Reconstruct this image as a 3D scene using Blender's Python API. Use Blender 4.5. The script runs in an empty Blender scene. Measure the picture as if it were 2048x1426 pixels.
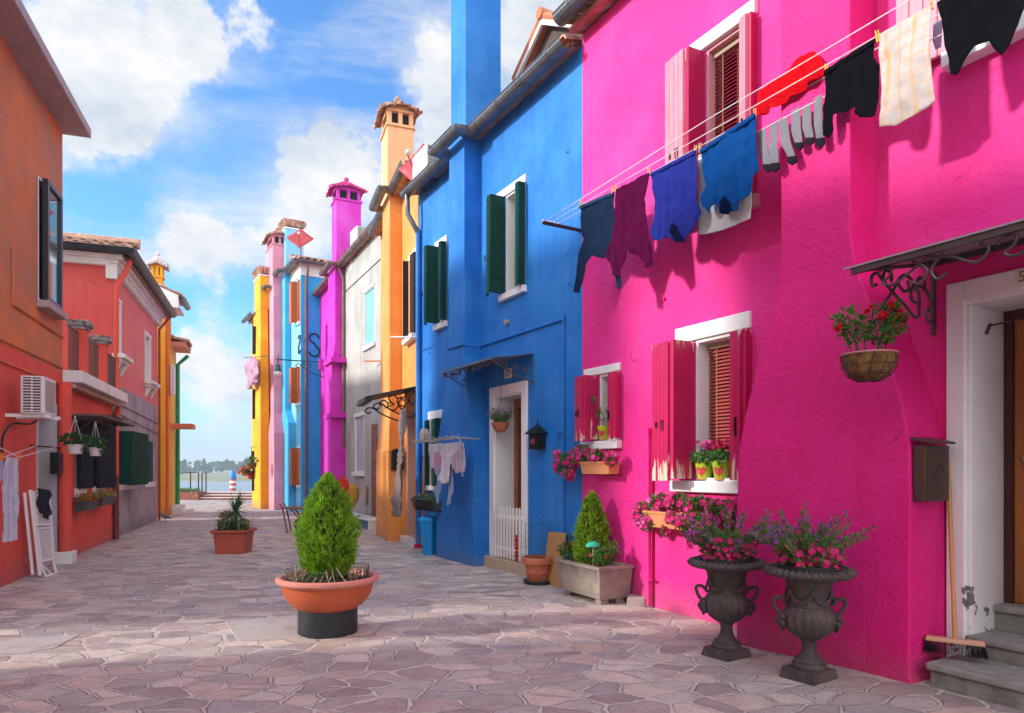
import bpy, bmesh, math, random
from mathutils import Vector, Matrix, noise
R = math.radians
random.seed(7)
SC = bpy.context.scene
# ---------------------------------------------------------------- camera, sky, sun, exposure
FPX = 1365.0; HC = 1.35; U0 = 1024.0; V0 = 940.0
cam_d = bpy.data.cameras.new('camera'); cam = bpy.data.objects.new('camera', cam_d); SC.collection.objects.link(cam)
cam.location = (0, 0, HC); cam.rotation_euler = (R(90), 0, 0)
cam_d.sensor_width = 36; cam_d.lens = 36 * FPX / 2048; cam_d.shift_y = (V0 - 713) / 2048
cam_d.clip_start = 0.05; cam_d.clip_end = 5000
SC.camera = cam
SUN_EL = 22.0
SD = Vector((-.973, -.23, 0)).normalized() * math.cos(R(SUN_EL)); SD.z = math.sin(R(SUN_EL))
W = bpy.data.worlds.new('World'); SC.world = W; W.use_nodes = True
CLOUD = 3.05; SKYTINT = (.46, .78, 1.05, 1)
def world():
    nt = W.node_tree; N = nt.nodes; L = nt.links; N.clear()
    out = N.new('ShaderNodeOutputWorld'); bg = N.new('ShaderNodeBackground'); L.new(bg.outputs[0], out.inputs[0])
    sky = N.new('ShaderNodeTexSky'); sky.sky_type = 'NISHITA'; sky.sun_disc = False
    sky.sun_elevation = R(SUN_EL); sky.sun_rotation = math.atan2(SD.x, SD.y); sky.air_density = 1.0; sky.dust_density = 0.6; sky.ozone_density = 2.5
    tc = N.new('ShaderNodeTexCoord'); nrm = N.new('ShaderNodeVectorMath'); nrm.operation = 'NORMALIZE'; L.new(tc.outputs['Generated'], nrm.inputs[0])
    D = nrm.outputs[0]
    def nz(scale, detail, rough, dist=0, off=(0, 0, 0), sc=(1, 1, 1)):
        mp = N.new('ShaderNodeMapping'); mp.inputs['Scale'].default_value = sc; mp.inputs['Location'].default_value = off; L.new(D, mp.inputs[0])
        n = N.new('ShaderNodeTexNoise'); n.inputs['Scale'].default_value = scale; n.inputs['Detail'].default_value = detail; n.inputs['Roughness'].default_value = rough; n.inputs['Distortion'].default_value = dist
        L.new(mp.outputs[0], n.inputs[0]); return n
    def M(op, a, b=None, c=None, clamp=False):
        m = N.new('ShaderNodeMath'); m.operation = op; m.use_clamp = clamp
        for i, x in enumerate((a, b, c)):
            if x is None: continue
            if isinstance(x, (int, float)): m.inputs[i].default_value = x
            else: L.new(x, m.inputs[i])
        return m.outputs[0]
    # wobbled direction so that blobs have ragged edges
    w1 = nz(7, 6, .62); sub = N.new('ShaderNodeVectorMath'); sub.operation = 'SUBTRACT'; L.new(w1.outputs['Color'], sub.inputs[0]); sub.inputs[1].default_value = (.5, .5, .5)
    scl = N.new('ShaderNodeVectorMath'); scl.operation = 'SCALE'; L.new(sub.outputs[0], scl.inputs[0]); scl.inputs['Scale'].default_value = .20
    add = N.new('ShaderNodeVectorMath'); L.new(D, add.inputs[0]); L.new(scl.outputs[0], add.inputs[1]); DW = add.outputs[0]
    blobs = [(130, 90, 150, 1.0), (300, 110, 130, 1.0), (230, 170, 90, .7), (410, 40, 80, .9), (520, 70, 40, .6), (120, 210, 80, .9),
             (860, 130, 90, .8), (1080, 40, 150, .9), (880, 250, 110, .7), (650, 280, 90, .75), (690, 350, 110, .7), (560, 330, 110, .2), (400, 465, 85, .85),
             (290, 500, 100, .45), (520, 560, 130, .25), (600, 470, 100, .45), (380, 700, 60, .8), (450, 760, 70, .5), (440, 640, 60, .35), (480, 830, 120, .3), (300, 640, 160, .1),
             (480, 230, 180, .15), (-500, 300, 400, .5), (2000, 100, 500, .5), (1500, -400, 400, .5),
             (250, 330, 110, -.7), (200, 400, 100, -.5), (420, 250, 120, -.35), (480, 400, 90, -.25), (560, 20, 100, -.5), (640, 170, 120, -.25), (20, 0, 70, -.5), (210, -20, 70, -.5), (700, 60, 110, -.4), (490, 610, 50, -.3), (370, 600, 40, -.3)]
    acc = None
    for (u, v, r, w) in blobs:
        c = Vector(((u - U0) / FPX, 1, (V0 - v) / FPX)); ln = c.length; c /= ln
        rr = r / FPX / ln * 1.05
        d = N.new('ShaderNodeVectorMath'); d.operation = 'DISTANCE'; L.new(DW, d.inputs[0]); d.inputs[1].default_value = c
        mr = N.new('ShaderNodeMapRange'); mr.interpolation_type = 'SMOOTHERSTEP'; L.new(d.outputs['Value'], mr.inputs[0])
        mr.inputs[1].default_value = rr * 1.5; mr.inputs[2].default_value = rr * .1; mr.inputs[3].default_value = 0; mr.inputs[4].default_value = w
        acc = mr.outputs[0] if acc is None else M('ADD', acc, mr.outputs[0])
    wisp = nz(3.2, 8, .66, .6, (3, 1, 0), (1, 1, 2.6)); fine = nz(11, 9, .68, .2, (9, 4, 2), (1, 1, 1.4))
    dens = M('ADD', acc, M('MULTIPLY_ADD', wisp.outputs['Fac'], 1.3, -.62))
    dens = M('ADD', dens, M('MULTIPLY_ADD', fine.outputs['Fac'], 1.0, -.5))
    sy = N.new('ShaderNodeSeparateXYZ'); L.new(D, sy.inputs[0]); bk = N.new('ShaderNodeMapRange'); L.new(sy.outputs['Y'], bk.inputs[0]); bk.inputs[1].default_value = .35; bk.inputs[2].default_value = -.4; bk.inputs[3].default_value = 0; bk.inputs[4].default_value = 1
    dens = M('ADD', dens, M('MULTIPLY', bk.outputs[0], .55))   # cloud added to the unseen sky behind the viewer as extra fill light
    mask = N.new('ShaderNodeMapRange'); mask.interpolation_type = 'SMOOTHSTEP'; L.new(dens, mask.inputs[0])
    mask.inputs[1].default_value = .12; mask.inputs[2].default_value = .82
    vn = nz(2.3, 9, .62, .8, (4, 2, 1), (1, 1, 3.2)); vm = N.new('ShaderNodeMapRange'); vm.interpolation_type = 'SMOOTHSTEP'; L.new(M('ADD', vn.outputs['Fac'], M('MULTIPLY', acc, .16)), vm.inputs[0])
    vm.inputs[1].default_value = .40; vm.inputs[2].default_value = .74; vm.inputs[3].default_value = 0; vm.inputs[4].default_value = .72
    # cloud brightness: bright billows, greyer in the thick undersides
    shade = nz(6.5, 9, .66, 0, (1.5, 7, .35), (1, 1, 1.5)); cr = N.new('ShaderNodeValToRGB'); L.new(shade.outputs['Fac'], cr.inputs[0])
    cr.color_ramp.elements[0].position = .34; cr.color_ramp.elements[0].color = (.60, .69, .80, 1)
    cr.color_ramp.elements[1].position = .60; cr.color_ramp.elements[1].color = (1.0, 1.0, 1.0, 1)
    cm = N.new('ShaderNodeMixRGB'); cm.blend_type = 'MULTIPLY'; cm.inputs[0].default_value = 1; L.new(cr.outputs[0], cm.inputs[1]); cl2 = N.new('ShaderNodeMixRGB'); L.new(bk.outputs[0], cl2.inputs[0]); cl2.inputs[1].default_value = (CLOUD, CLOUD, CLOUD, 1); cl2.inputs[2].default_value = (CLOUD * 3.6, CLOUD * 3.35, CLOUD * 3.15, 1); L.new(cl2.outputs[0], cm.inputs[2])  # cloud behind the viewer boosted and warmed to brighten the shade
    sz = N.new('ShaderNodeSeparateXYZ'); L.new(D, sz.inputs[0]); hz = N.new('ShaderNodeMapRange'); L.new(sz.outputs['Z'], hz.inputs[0]); hz.inputs[1].default_value = .16; hz.inputs[2].default_value = -.01; hz.inputs[3].default_value = 0; hz.inputs[4].default_value = .85
    mask2 = M('MAXIMUM', M('MULTIPLY', mask.outputs[0], .97), vm.outputs[0])
    skm = N.new('ShaderNodeMixRGB'); skm.blend_type = 'MULTIPLY'; skm.inputs[0].default_value = 1; L.new(sky.outputs[0], skm.inputs[1]); skm.inputs[2].default_value = SKYTINT
    vl = N.new('ShaderNodeMixRGB'); L.new(hz.outputs[0], vl.inputs[0]); L.new(skm.outputs[0], vl.inputs[1]); vl.inputs[2].default_value = (CLOUD * .52, CLOUD * .66, CLOUD * .80, 1)
    mx = N.new('ShaderNodeMixRGB'); L.new(mask2, mx.inputs[0]); L.new(vl.outputs[0], mx.inputs[1]); L.new(cm.outputs[0], mx.inputs[2])
    L.new(mx.outputs[0], bg.inputs[0]); bg.inputs[1].default_value = .15
CLOUD = 3.05; SKYTINT = (.46, .78, 1.05, 1)
world()
sl = bpy.data.lights.new('sun', 'SUN'); sl.energy = 2.05; sl.angle = R(4.5); sl.color = (1, .95, .87)
sun = bpy.data.objects.new('sun', sl); SC.collection.objects.link(sun); sun.rotation_euler = SD.to_track_quat('Z', 'Y').to_euler()
SC.view_settings.view_transform = 'Standard'; SC.view_settings.look = 'None'; SC.view_settings.gamma = 1; SC.view_settings.exposure = 1.15
SC.cycles.use_denoising = True; SC.cycles.max_bounces = 6; SC.cycles.diffuse_bounces = 3; SC.cycles.glossy_bounces = 3; SC.cycles.transmission_bounces = 4; SC.cycles.transparent_max_bounces = 8

# ---------------------------------------------------------------- materials
def lin(c):
    return tuple(((x / 255) / 12.92 if x <= 10 else ((x / 255 + .055) / 1.055) ** 2.4) for x in c)
MATS = {}
def mat(name, col, rough=.7, metal=0, var=.12, vs=3.0, bump=0, bs=40, spec=.4, col2=None, c2=(.5, .7), c2s=2.0, isl=0, trans=0, alpha=1, stretch=(1, 1, 1), bdist=.01):
    if name in MATS: return MATS[name]
    m = bpy.data.materials.new(name); m.use_nodes = True; MATS[name] = m
    nt = m.node_tree; N = nt.nodes; L = nt.links; b = N['Principled BSDF']
    b.inputs['Roughness'].default_value = rough; b.inputs['Metallic'].default_value = metal; b.inputs['Specular IOR Level'].default_value = spec
    if trans: b.inputs['Transmission Weight'].default_value = trans
    if alpha < 1: b.inputs['Alpha'].default_value = alpha
    tc = N.new('ShaderNodeTexCoord'); mp = N.new('ShaderNodeMapping'); mp.inputs['Scale'].default_value = stretch; L.new(tc.outputs['Object'], mp.inputs[0]); V = mp.outputs[0]
    def nz(s, d=5, r=.6):
        n = N.new('ShaderNodeTexNoise'); n.inputs['Scale'].default_value = s; n.inputs['Detail'].default_value = d; n.inputs['Roughness'].default_value = r; L.new(V, n.inputs[0]); return n.outputs['Fac']
    base = N.new('ShaderNodeMixRGB'); base.inputs[1].default_value = (*[x * (1 - var) for x in col], 1); base.inputs[2].default_value = (*[min(1, x * (1 + var)) for x in col], 1)
    mr = N.new('ShaderNodeMapRange'); L.new(nz(vs), mr.inputs[0]); mr.inputs[1].default_value = .3; mr.inputs[2].default_value = .7; L.new(mr.outputs[0], base.inputs[0]); C = base.outputs[0]
    if col2:
        mr2 = N.new('ShaderNodeMapRange'); L.new(nz(c2s, 7, .65), mr2.inputs[0]); mr2.inputs[1].default_value = c2[0]; mr2.inputs[2].default_value = c2[1]
        mx = N.new('ShaderNodeMixRGB'); L.new(mr2.outputs[0], mx.inputs[0]); L.new(C, mx.inputs[1]); mx.inputs[2].default_value = (*col2, 1); C = mx.outputs[0]
    if isl:
        g = N.new('ShaderNodeNewGeometry'); mi = N.new('ShaderNodeMapRange'); L.new(g.outputs['Random Per Island'], mi.inputs[0]); mi.inputs[3].default_value = 1 - isl; mi.inputs[4].default_value = 1 + isl
        mm = N.new('ShaderNodeVectorMath'); mm.operation = 'SCALE'; L.new(C, mm.inputs[0]); L.new(mi.outputs[0], mm.inputs['Scale']); C = mm.outputs[0]
    L.new(C, b.inputs['Base Color'])
    if bump:
        bp = N.new('ShaderNodeBump'); bp.inputs['Strength'].default_value = bump; bp.inputs['Distance'].default_value = bdist; L.new(nz(bs, 4, .6), bp.inputs['Height']); L.new(bp.outputs[0], b.inputs['Normal'])
    return m
def stucco(name, c, dirt=None, c2=None, bump=.7, bs=45, dz=(.0, .9), var=.10, c2r=(.5, .68), rough=.75, streak=.35):
    """painted render: mottled, faint vertical streaks, worn patches, dirt splashed up from the ground"""
    if name in MATS: return MATS[name]
    m = mat(name, c, rough=rough, var=var, vs=1.3, bump=bump, bs=bs, spec=.3, col2=c2, c2=c2r, c2s=.9)
    nt = m.node_tree; N = nt.nodes; L = nt.links; b = N['Principled BSDF']; src = b.inputs['Base Color'].links[0].from_socket
    tc = N.new('ShaderNodeTexCoord'); mp = N.new('ShaderNodeMapping'); mp.inputs['Scale'].default_value = (5, 5, .35); L.new(tc.outputs['Object'], mp.inputs[0])
    n = N.new('ShaderNodeTexNoise'); n.inputs['Scale'].default_value = 1.6; n.inputs['Detail'].default_value = 6; L.new(mp.outputs[0], n.inputs[0])
    mr = N.new('ShaderNodeMapRange'); L.new(n.outputs['Fac'], mr.inputs[0]); mr.inputs[1].default_value = .5; mr.inputs[2].default_value = .8; mr.inputs[3].default_value = 0; mr.inputs[4].default_value = streak
    mx = N.new('ShaderNodeMixRGB'); L.new(mr.outputs[0], mx.inputs[0]); L.new(src, mx.inputs[1]); d = dirt or tuple(x * .62 + .02 for x in c); mx.inputs[2].default_value = (*d, 1)
    # splash zone
    sx = N.new('ShaderNodeSeparateXYZ'); g = N.new('ShaderNodeNewGeometry'); L.new(g.outputs['Position'], sx.inputs[0])
    n2 = N.new('ShaderNodeTexNoise'); n2.inputs['Scale'].default_value = 2.5; n2.inputs['Detail'].default_value = 8; n2.inputs['Roughness'].default_value = .7; L.new(tc.outputs['Object'], n2.inputs[0])
    ad = N.new('ShaderNodeMath'); ad.operation = 'MULTIPLY_ADD'; L.new(n2.outputs['Fac'], ad.inputs[0]); ad.inputs[1].default_value = -.9; ad.inputs[2].default_value = .45
    a2 = N.new('ShaderNodeMath'); L.new(sx.outputs['Z'], a2.inputs[0]); L.new(ad.outputs[0], a2.inputs[1])
    m3 = N.new('ShaderNodeMapRange'); L.new(a2.outputs[0], m3.inputs[0]); m3.inputs[1].default_value = .32; m3.inputs[2].default_value = -.02; m3.inputs[3].default_value = 0; m3.inputs[4].default_value = .62
    mx2 = N.new('ShaderNodeMixRGB'); L.new(m3.outputs[0], mx2.inputs[0]); L.new(mx.outputs[0], mx2.inputs[1]); mx2.inputs[2].default_value = (*[x * .45 + .10 for x in d], 1)
    # hairline cracks, only in places
    wv = N.new('ShaderNodeTexNoise'); wv.inputs['Scale'].default_value = 3; wv.inputs['Detail'].default_value = 6; L.new(tc.outputs['Object'], wv.inputs[0]); wa = N.new('ShaderNodeVectorMath'); wa.operation = 'MULTIPLY_ADD'; L.new(wv.outputs['Color'], wa.inputs[0]); wa.inputs[1].default_value = (.5, .5, .5); L.new(tc.outputs['Object'], wa.inputs[2])
    vo = N.new('ShaderNodeTexVoronoi'); vo.feature = 'DISTANCE_TO_EDGE'; vo.inputs['Scale'].default_value = .55; L.new(wa.outputs[0], vo.inputs[0])
    c1 = N.new('ShaderNodeMapRange'); L.new(vo.outputs['Distance'], c1.inputs[0]); c1.inputs[1].default_value = .0; c1.inputs[2].default_value = .0045; c1.inputs[3].default_value = .7; c1.inputs[4].default_value = 0
    c2_ = N.new('ShaderNodeMapRange'); L.new(n2.outputs['Fac'], c2_.inputs[0]); c2_.inputs[1].default_value = .5; c2_.inputs[2].default_value = .6
    cm_ = N.new('ShaderNodeMath'); cm_.operation = 'MULTIPLY'; L.new(c1.outputs[0], cm_.inputs[0]); L.new(c2_.outputs[0], cm_.inputs[1])
    mx3 = N.new('ShaderNodeMixRGB'); L.new(cm_.outputs[0], mx3.inputs[0]); L.new(mx2.outputs[0], mx3.inputs[1]); mx3.inputs[2].default_value = (*[x * .35 for x in d], 1)
    # small chips down to the plaster
    n5 = N.new('ShaderNodeTexNoise'); n5.inputs['Scale'].default_value = 4.5; n5.inputs['Detail'].default_value = 5; n5.inputs['Roughness'].default_value = .55; L.new(wa.outputs[0], n5.inputs[0])
    lowz = N.new('ShaderNodeMapRange'); L.new(sx.outputs['Z'], lowz.inputs[0]); lowz.inputs[1].default_value = 2.2; lowz.inputs[2].default_value = 0; lowz.inputs[3].default_value = .78; lowz.inputs[4].default_value = .705
    cs = N.new('ShaderNodeMath'); cs.operation = 'SUBTRACT'; L.new(n5.outputs['Fac'], cs.inputs[0]); L.new(lowz.outputs[0], cs.inputs[1]); ck = N.new('ShaderNodeMapRange'); L.new(cs.outputs[0], ck.inputs[0]); ck.inputs[1].default_value = 0; ck.inputs[2].default_value = .012
    mx4 = N.new('ShaderNodeMixRGB'); L.new(ck.outputs[0], mx4.inputs[0]); L.new(mx3.outputs[0], mx4.inputs[1]); mx4.inputs[2].default_value = (*[x * .45 + .32 for x in c], 1)
    L.new(mx4.outputs[0], b.inputs['Base Color'])
    return m
def leafmat(name, col, isl=.35, rough=.5, var=.25, vs=9):
    m = mat(name, col, rough=rough, var=var, vs=vs, isl=isl, spec=.3)
    b = m.node_tree.nodes['Principled BSDF']
    nt = m.node_tree
    if not any(n.type == 'BSDF_TRANSLUCENT' for n in nt.nodes):
        tr = nt.nodes.new('ShaderNodeBsdfTranslucent'); mx = nt.nodes.new('ShaderNodeMixShader'); mx.inputs[0].default_value = .28
        nt.links.new(b.inputs['Base Color'].links[0].from_socket, tr.inputs[0]); nt.links.new(b.outputs[0], mx.inputs[1]); nt.links.new(tr.outputs[0], mx.inputs[2])
        nt.links.new(mx.outputs[0], nt.nodes['Material Output'].inputs[0])
    return m

# ---------------------------------------------------------------- geometry helpers
def gnd(u, v, z=0.0):
    y = (HC - z) * FPX / (v - V0); return Vector(((u - U0) / FPX * y, y, z))
def atY(u, v, y): return Vector(((u - U0) / FPX * y, y, HC + (V0 - v) / FPX * y))
class Fac:
    """a facade: s runs along the wall away from the viewer, n points out to the street, z is up"""
    def __init__(s, x0, y0, dx, side, org=None):
        l = math.hypot(dx, 1); s.t = Vector((dx / l, 1 / l, 0)); s.n = Vector((-1 / l, dx / l, 0)) if side == 'R' else Vector((1 / l, -dx / l, 0)); s.o = Vector((x0, y0, 0)); s.side = side
    def w(s, a, n, z): return s.o + s.t * a + s.n * n + Vector((0, 0, z))
    def s_(s, u, n=0):
        a = (u - U0) / FPX; x = s.o.x + s.n.x * n; y = s.o.y + s.n.y * n
        return (a * y - x) / (s.t.x - a * s.t.y)
    def y_(s, u, n=0): return s.w(s.s_(u, n), n, 0).y
    def z_(s, u, v, n=0): return HC + (V0 - v) / FPX * s.y_(u, n)
    def sz(s, u, v, n=0): return (s.s_(u, n), s.z_(u, v, n))
    def sub(s, a, n): f = Fac.__new__(Fac); f.t = s.t; f.n = s.n; f.o = s.w(a, n, 0); f.side = s.side; return f
class Loc:
    """plain local frame with a yaw, same interface as Fac.w"""
    def __init__(s, o, yaw=0): s.o = Vector(o); s.t = Vector((math.cos(yaw), math.sin(yaw), 0)); s.n = Vector((-math.sin(yaw), math.cos(yaw), 0))
    def w(s, a, n, z): return s.o + s.t * a + s.n * n + Vector((0, 0, z))
BASE = {}
def prop(o, label=None, cat=None, group=None, kind=None):
    if label: o['label'] = label
    if cat: o['category'] = cat
    if group: o['group'] = group
    if kind: o['kind'] = kind
    return o
def thing(name, label, cat, loc, group=None):
    o = bpy.data.objects.new(name, None); SC.collection.objects.link(o); o.location = loc; o.empty_display_size = .2; BASE[o.name] = Vector(loc); return prop(o, label, cat, group)
class MB:
    def __init__(s): s.v = []; s.f = []; s.mi = []; s.cur = 0
    def add(s, vs, fs):
        b = len(s.v); s.v += [Vector(x) for x in vs]; s.f += [tuple(i + b for i in f) for f in fs]; s.mi += [s.cur] * len(fs); return s
    def quad(s, a, b, c, d): return s.add([a, b, c, d], [(0, 1, 2, 3)])
    def hexa(s, p):  # 8 corners: bottom 4 (ccw), top 4
        return s.add(p, [(3, 2, 1, 0), (4, 5, 6, 7), (0, 1, 5, 4), (1, 2, 6, 5), (2, 3, 7, 6), (3, 0, 4, 7)])
    def box(s, fr, a0, a1, n0, n1, z0, z1):
        w = fr.w; return s.hexa([w(a0, n0, z0), w(a1, n0, z0), w(a1, n1, z0), w(a0, n1, z0), w(a0, n0, z1), w(a1, n0, z1), w(a1, n1, z1), w(a0, n1, z1)])
    def loft(s, rings, cap=True, closed=True):
        n = len(rings[0]); b = len(s.v); vs = [p for r in rings for p in r]; fs = []
        for i in range(len(rings) - 1):
            for j in range(n if closed else n - 1):
                k = (j + 1) % n; fs.append((i * n + j, i * n + k, (i + 1) * n + k, (i + 1) * n + j))
        if cap: fs.append(tuple(range(n))[::-1]); fs.append(tuple((len(rings) - 1) * n + j for j in range(n)))
        return s.add(vs, fs)
    def tube(s, pts, r, seg=8, cap=True):
        pts = [Vector(p) for p in pts]; rr = r if isinstance(r, (list, tuple)) else [r] * len(pts); rings = []
        up = None
        for i, p in enumerate(pts):
            d = (pts[min(i + 1, len(pts) - 1)] - pts[max(i - 1, 0)]); d = d.normalized() if d.length > 1e-9 else Vector((0, 0, 1))
            if up is None: a = Vector((0, 0, 1)) if abs(d.z) < .9 else Vector((1, 0, 0)); up = d.cross(a).normalized()
            else:
                up = up - d * up.dot(d); up = up.normalized() if up.length > 1e-6 else d.orthogonal().normalized()
            q = d.cross(up); rings.append([p + (up * math.cos(2 * math.pi * k / seg) + q * math.sin(2 * math.pi * k / seg)) * rr[i] for k in range(seg)])
        return s.loft(rings, cap)
    def lathe(s, c, prof, seg=24, sx=1, sy=1, cap=True, fl=None):
        rings = []
        for (r, z) in prof:
            ring = []
            for k in range(seg):
                a = 2 * math.pi * k / seg; q = r * (fl(a, z) if fl else 1); ring.append(Vector(c) + Vector((math.cos(a) * q * sx, math.sin(a) * q * sy, z)))
            rings.append(ring)
        return s.loft(rings, cap)
    def ball(s, c, r, seg=8, sq=(1, 1, 1)):
        prof = [(max(1e-4, math.sin(math.pi * i / (seg))) * r, -math.cos(math.pi * i / seg) * r * sq[2]) for i in range(seg + 1)]
        return s.lathe(c, prof, seg + 2, sq[0], sq[1], cap=False)
    def build(s, name, mats, parent=None, smooth=False, label=None, cat=None, group=None, kind=None, bev=0, loc=None, solid=0, base=None):
        me = bpy.data.meshes.new(name)
        if parent is not None:
            p = parent
            while p.parent is not None: p = p.parent
            org = BASE[p.name]
        elif loc is not None: org = Vector(loc)
        else:
            xs = [v.x for v in s.v]; ys = [v.y for v in s.v]; zs = [v.z for v in s.v]; org = Vector(((min(xs) + max(xs)) / 2, (min(ys) + max(ys)) / 2, min(zs)))
        me.from_pydata([tuple(v - org) for v in s.v], [], s.f); me.validate()
        for m in (mats if isinstance(mats, (list, tuple)) else [mats]): me.materials.append(m)
        if len(me.polygons) == len(s.mi) and any(s.mi): me.polygons.foreach_set('material_index', s.mi)
        if smooth:
            me.polygons.foreach_set('use_smooth', [True] * len(me.polygons)); me.set_sharp_from_angle(angle=R(smooth if smooth > 1 else 40))
        me.update()
        o = bpy.data.objects.new(name, me); SC.collection.objects.link(o)
        if parent is not None: o.parent = parent
        else: o.location = org; BASE[o.name] = org
        if bev:
            b = o.modifiers.new('bevel', 'BEVEL'); b.width = bev; b.segments = 2; b.limit_method = 'ANGLE'; b.angle_limit = R(40)
        if solid:
            b = o.modifiers.new('solid', 'SOLIDIFY'); b.thickness = solid; b.offset = 0
        return prop(o, label, cat, group, kind)
def fixn(o):
    bm = bmesh.new(); bm.from_mesh(o.data); bmesh.ops.recalc_face_normals(bm, faces=bm.faces); bm.to_mesh(o.data); bm.free(); return o
def copytree(o, loc, rz=None, label=None, parent=None):
    c = o.copy(); SC.collection.objects.link(c); c.location = loc if parent is None else o.location
    if rz is not None: c.rotation_euler.z = rz
    if label: c['label'] = label
    c.parent = parent
    for ch in o.children:
        d = ch.copy(); SC.collection.objects.link(d); d.parent = c
        for g in ch.children: e = g.copy(); SC.collection.objects.link(e); e.parent = d
    return c
def bez(p0, p1, p2, p3, n=10):
    return [p0 * (1 - t) ** 3 + p1 * 3 * t * (1 - t) ** 2 + p2 * 3 * t * t * (1 - t) + p3 * t ** 3 for t in [i / n for i in range(n + 1)]]
def catmull(P, k=6):
    P = [Vector(p) for p in P]; out = []
    for i in range(len(P) - 1):
        a = P[max(i - 1, 0)]; b = P[i]; c = P[i + 1]; d = P[min(i + 2, len(P) - 1)]
        for j in range(k):
            t = j / k; out.append(.5 * ((2 * b) + (c - a) * t + (2 * a - 5 * b + 4 * c - d) * t * t + (3 * b - a - 3 * c + d) * t ** 3))
    return out + [P[-1]]

# ---- palette
WHITE = mat('white_paint', (.78, .78, .76), .55, var=.05, bump=.15, bs=60, col2=(.62, .6, .55), c2=(.62, .8), c2s=3)
STONE = mat('istrian_stone', (.70, .69, .66), .7, var=.08, bump=.3, bs=50, col2=(.45, .43, .40), c2=(.58, .8), c2s=4)
GREYR = mat('grey_reveal', (.42, .40, .41), .8, var=.06, bump=.2)
METAL = mat('zinc_gutter', (.17, .175, .18), .42, .6, var=.25, vs=6, col2=(.10, .09, .08), c2=(.5, .75), c2s=5)
RUSTG = mat('brown_gutter', (.20, .12, .10), .5, .3, var=.25, vs=6, col2=(.28, .25, .22), c2=(.5, .75), c2s=5)
IRON = mat('wrought_iron', (.055, .045, .045), .5, .5, var=.2, vs=20)
IRONB = mat('black_iron', (.012, .012, .013), .45, .4, var=.2, vs=20)
TILE = mat('roof_tile', (.42, .19, .12), .85, var=.25, vs=3, bump=.4, bs=30, col2=(.55, .42, .32), c2=(.45, .65), c2s=6, isl=.35)
TILEP = mat('pink_roof_tile', (.55, .16, .18), .8, var=.2, vs=3, isl=.25)
SHUTRED = mat('crimson_paint', (.42, .003, .075), .5, var=.08, vs=5, spec=.3, bump=.1, bs=30)
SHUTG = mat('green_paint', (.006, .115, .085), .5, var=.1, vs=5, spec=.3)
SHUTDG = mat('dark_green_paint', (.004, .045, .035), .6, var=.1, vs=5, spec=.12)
SHUTN = mat('anthracite_paint', (.014, .018, .026), .7, var=.1, vs=5, spec=.06)
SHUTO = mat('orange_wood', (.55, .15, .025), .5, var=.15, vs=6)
SHUTB = mat('brown_shutter', (.035, .03, .028), .7, var=.1, spec=.06)
GLASS = mat('window_glass', (.02, .025, .03), .06, var=.1, spec=.9)
DARK = mat('dark_room', (.01, .01, .012), .9, var=.1)
WOODD = mat('door_wood', (.36, .125, .025), .42, var=.28, vs=3, stretch=(6, 6, .5), spec=.5)
WOODF = mat('door_wood_dark', (.06, .015, .008), .45, var=.2, stretch=(6, 6, .5))
WOODO = mat('door_wood_orange', (.30, .085, .018), .4, var=.2, vs=4, stretch=(6, 6, .5), spec=.5)
BROOM = mat('pine_stick', (.55, .27, .10), .55, var=.12, vs=8, stretch=(4, 4, .5))
TERRA = mat('terracotta', (.46, .13, .06), .72, var=.14, vs=7, bump=.15, bs=60, col2=(.5, .26, .18), c2=(.55, .8), c2s=6)
TERRAL = mat('terracotta_rim', (.60, .22, .17), .55, var=.08, vs=7)
PLAST_T = mat('terracotta_plastic', (.42, .085, .05), .5, var=.08, vs=5)
SOIL = mat('potting_soil', (.035, .02, .014), .95, var=.5, vs=30, bump=1, bs=60, bdist=.02)
PIPEP = mat('grey_plastic', (.018, .024, .028), .5, var=.12, vs=8, col2=(.04, .045, .05), c2=(.55, .8), c2s=9)
WPLAST = mat('white_plastic', (.66, .64, .63), .4, var=.06, vs=4)
CREAM = mat('cream_paint', (.60, .48, .30), .5, var=.06)
BARK = mat('twig', (.22, .14, .08), .8, var=.3, vs=20, isl=.3)
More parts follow.
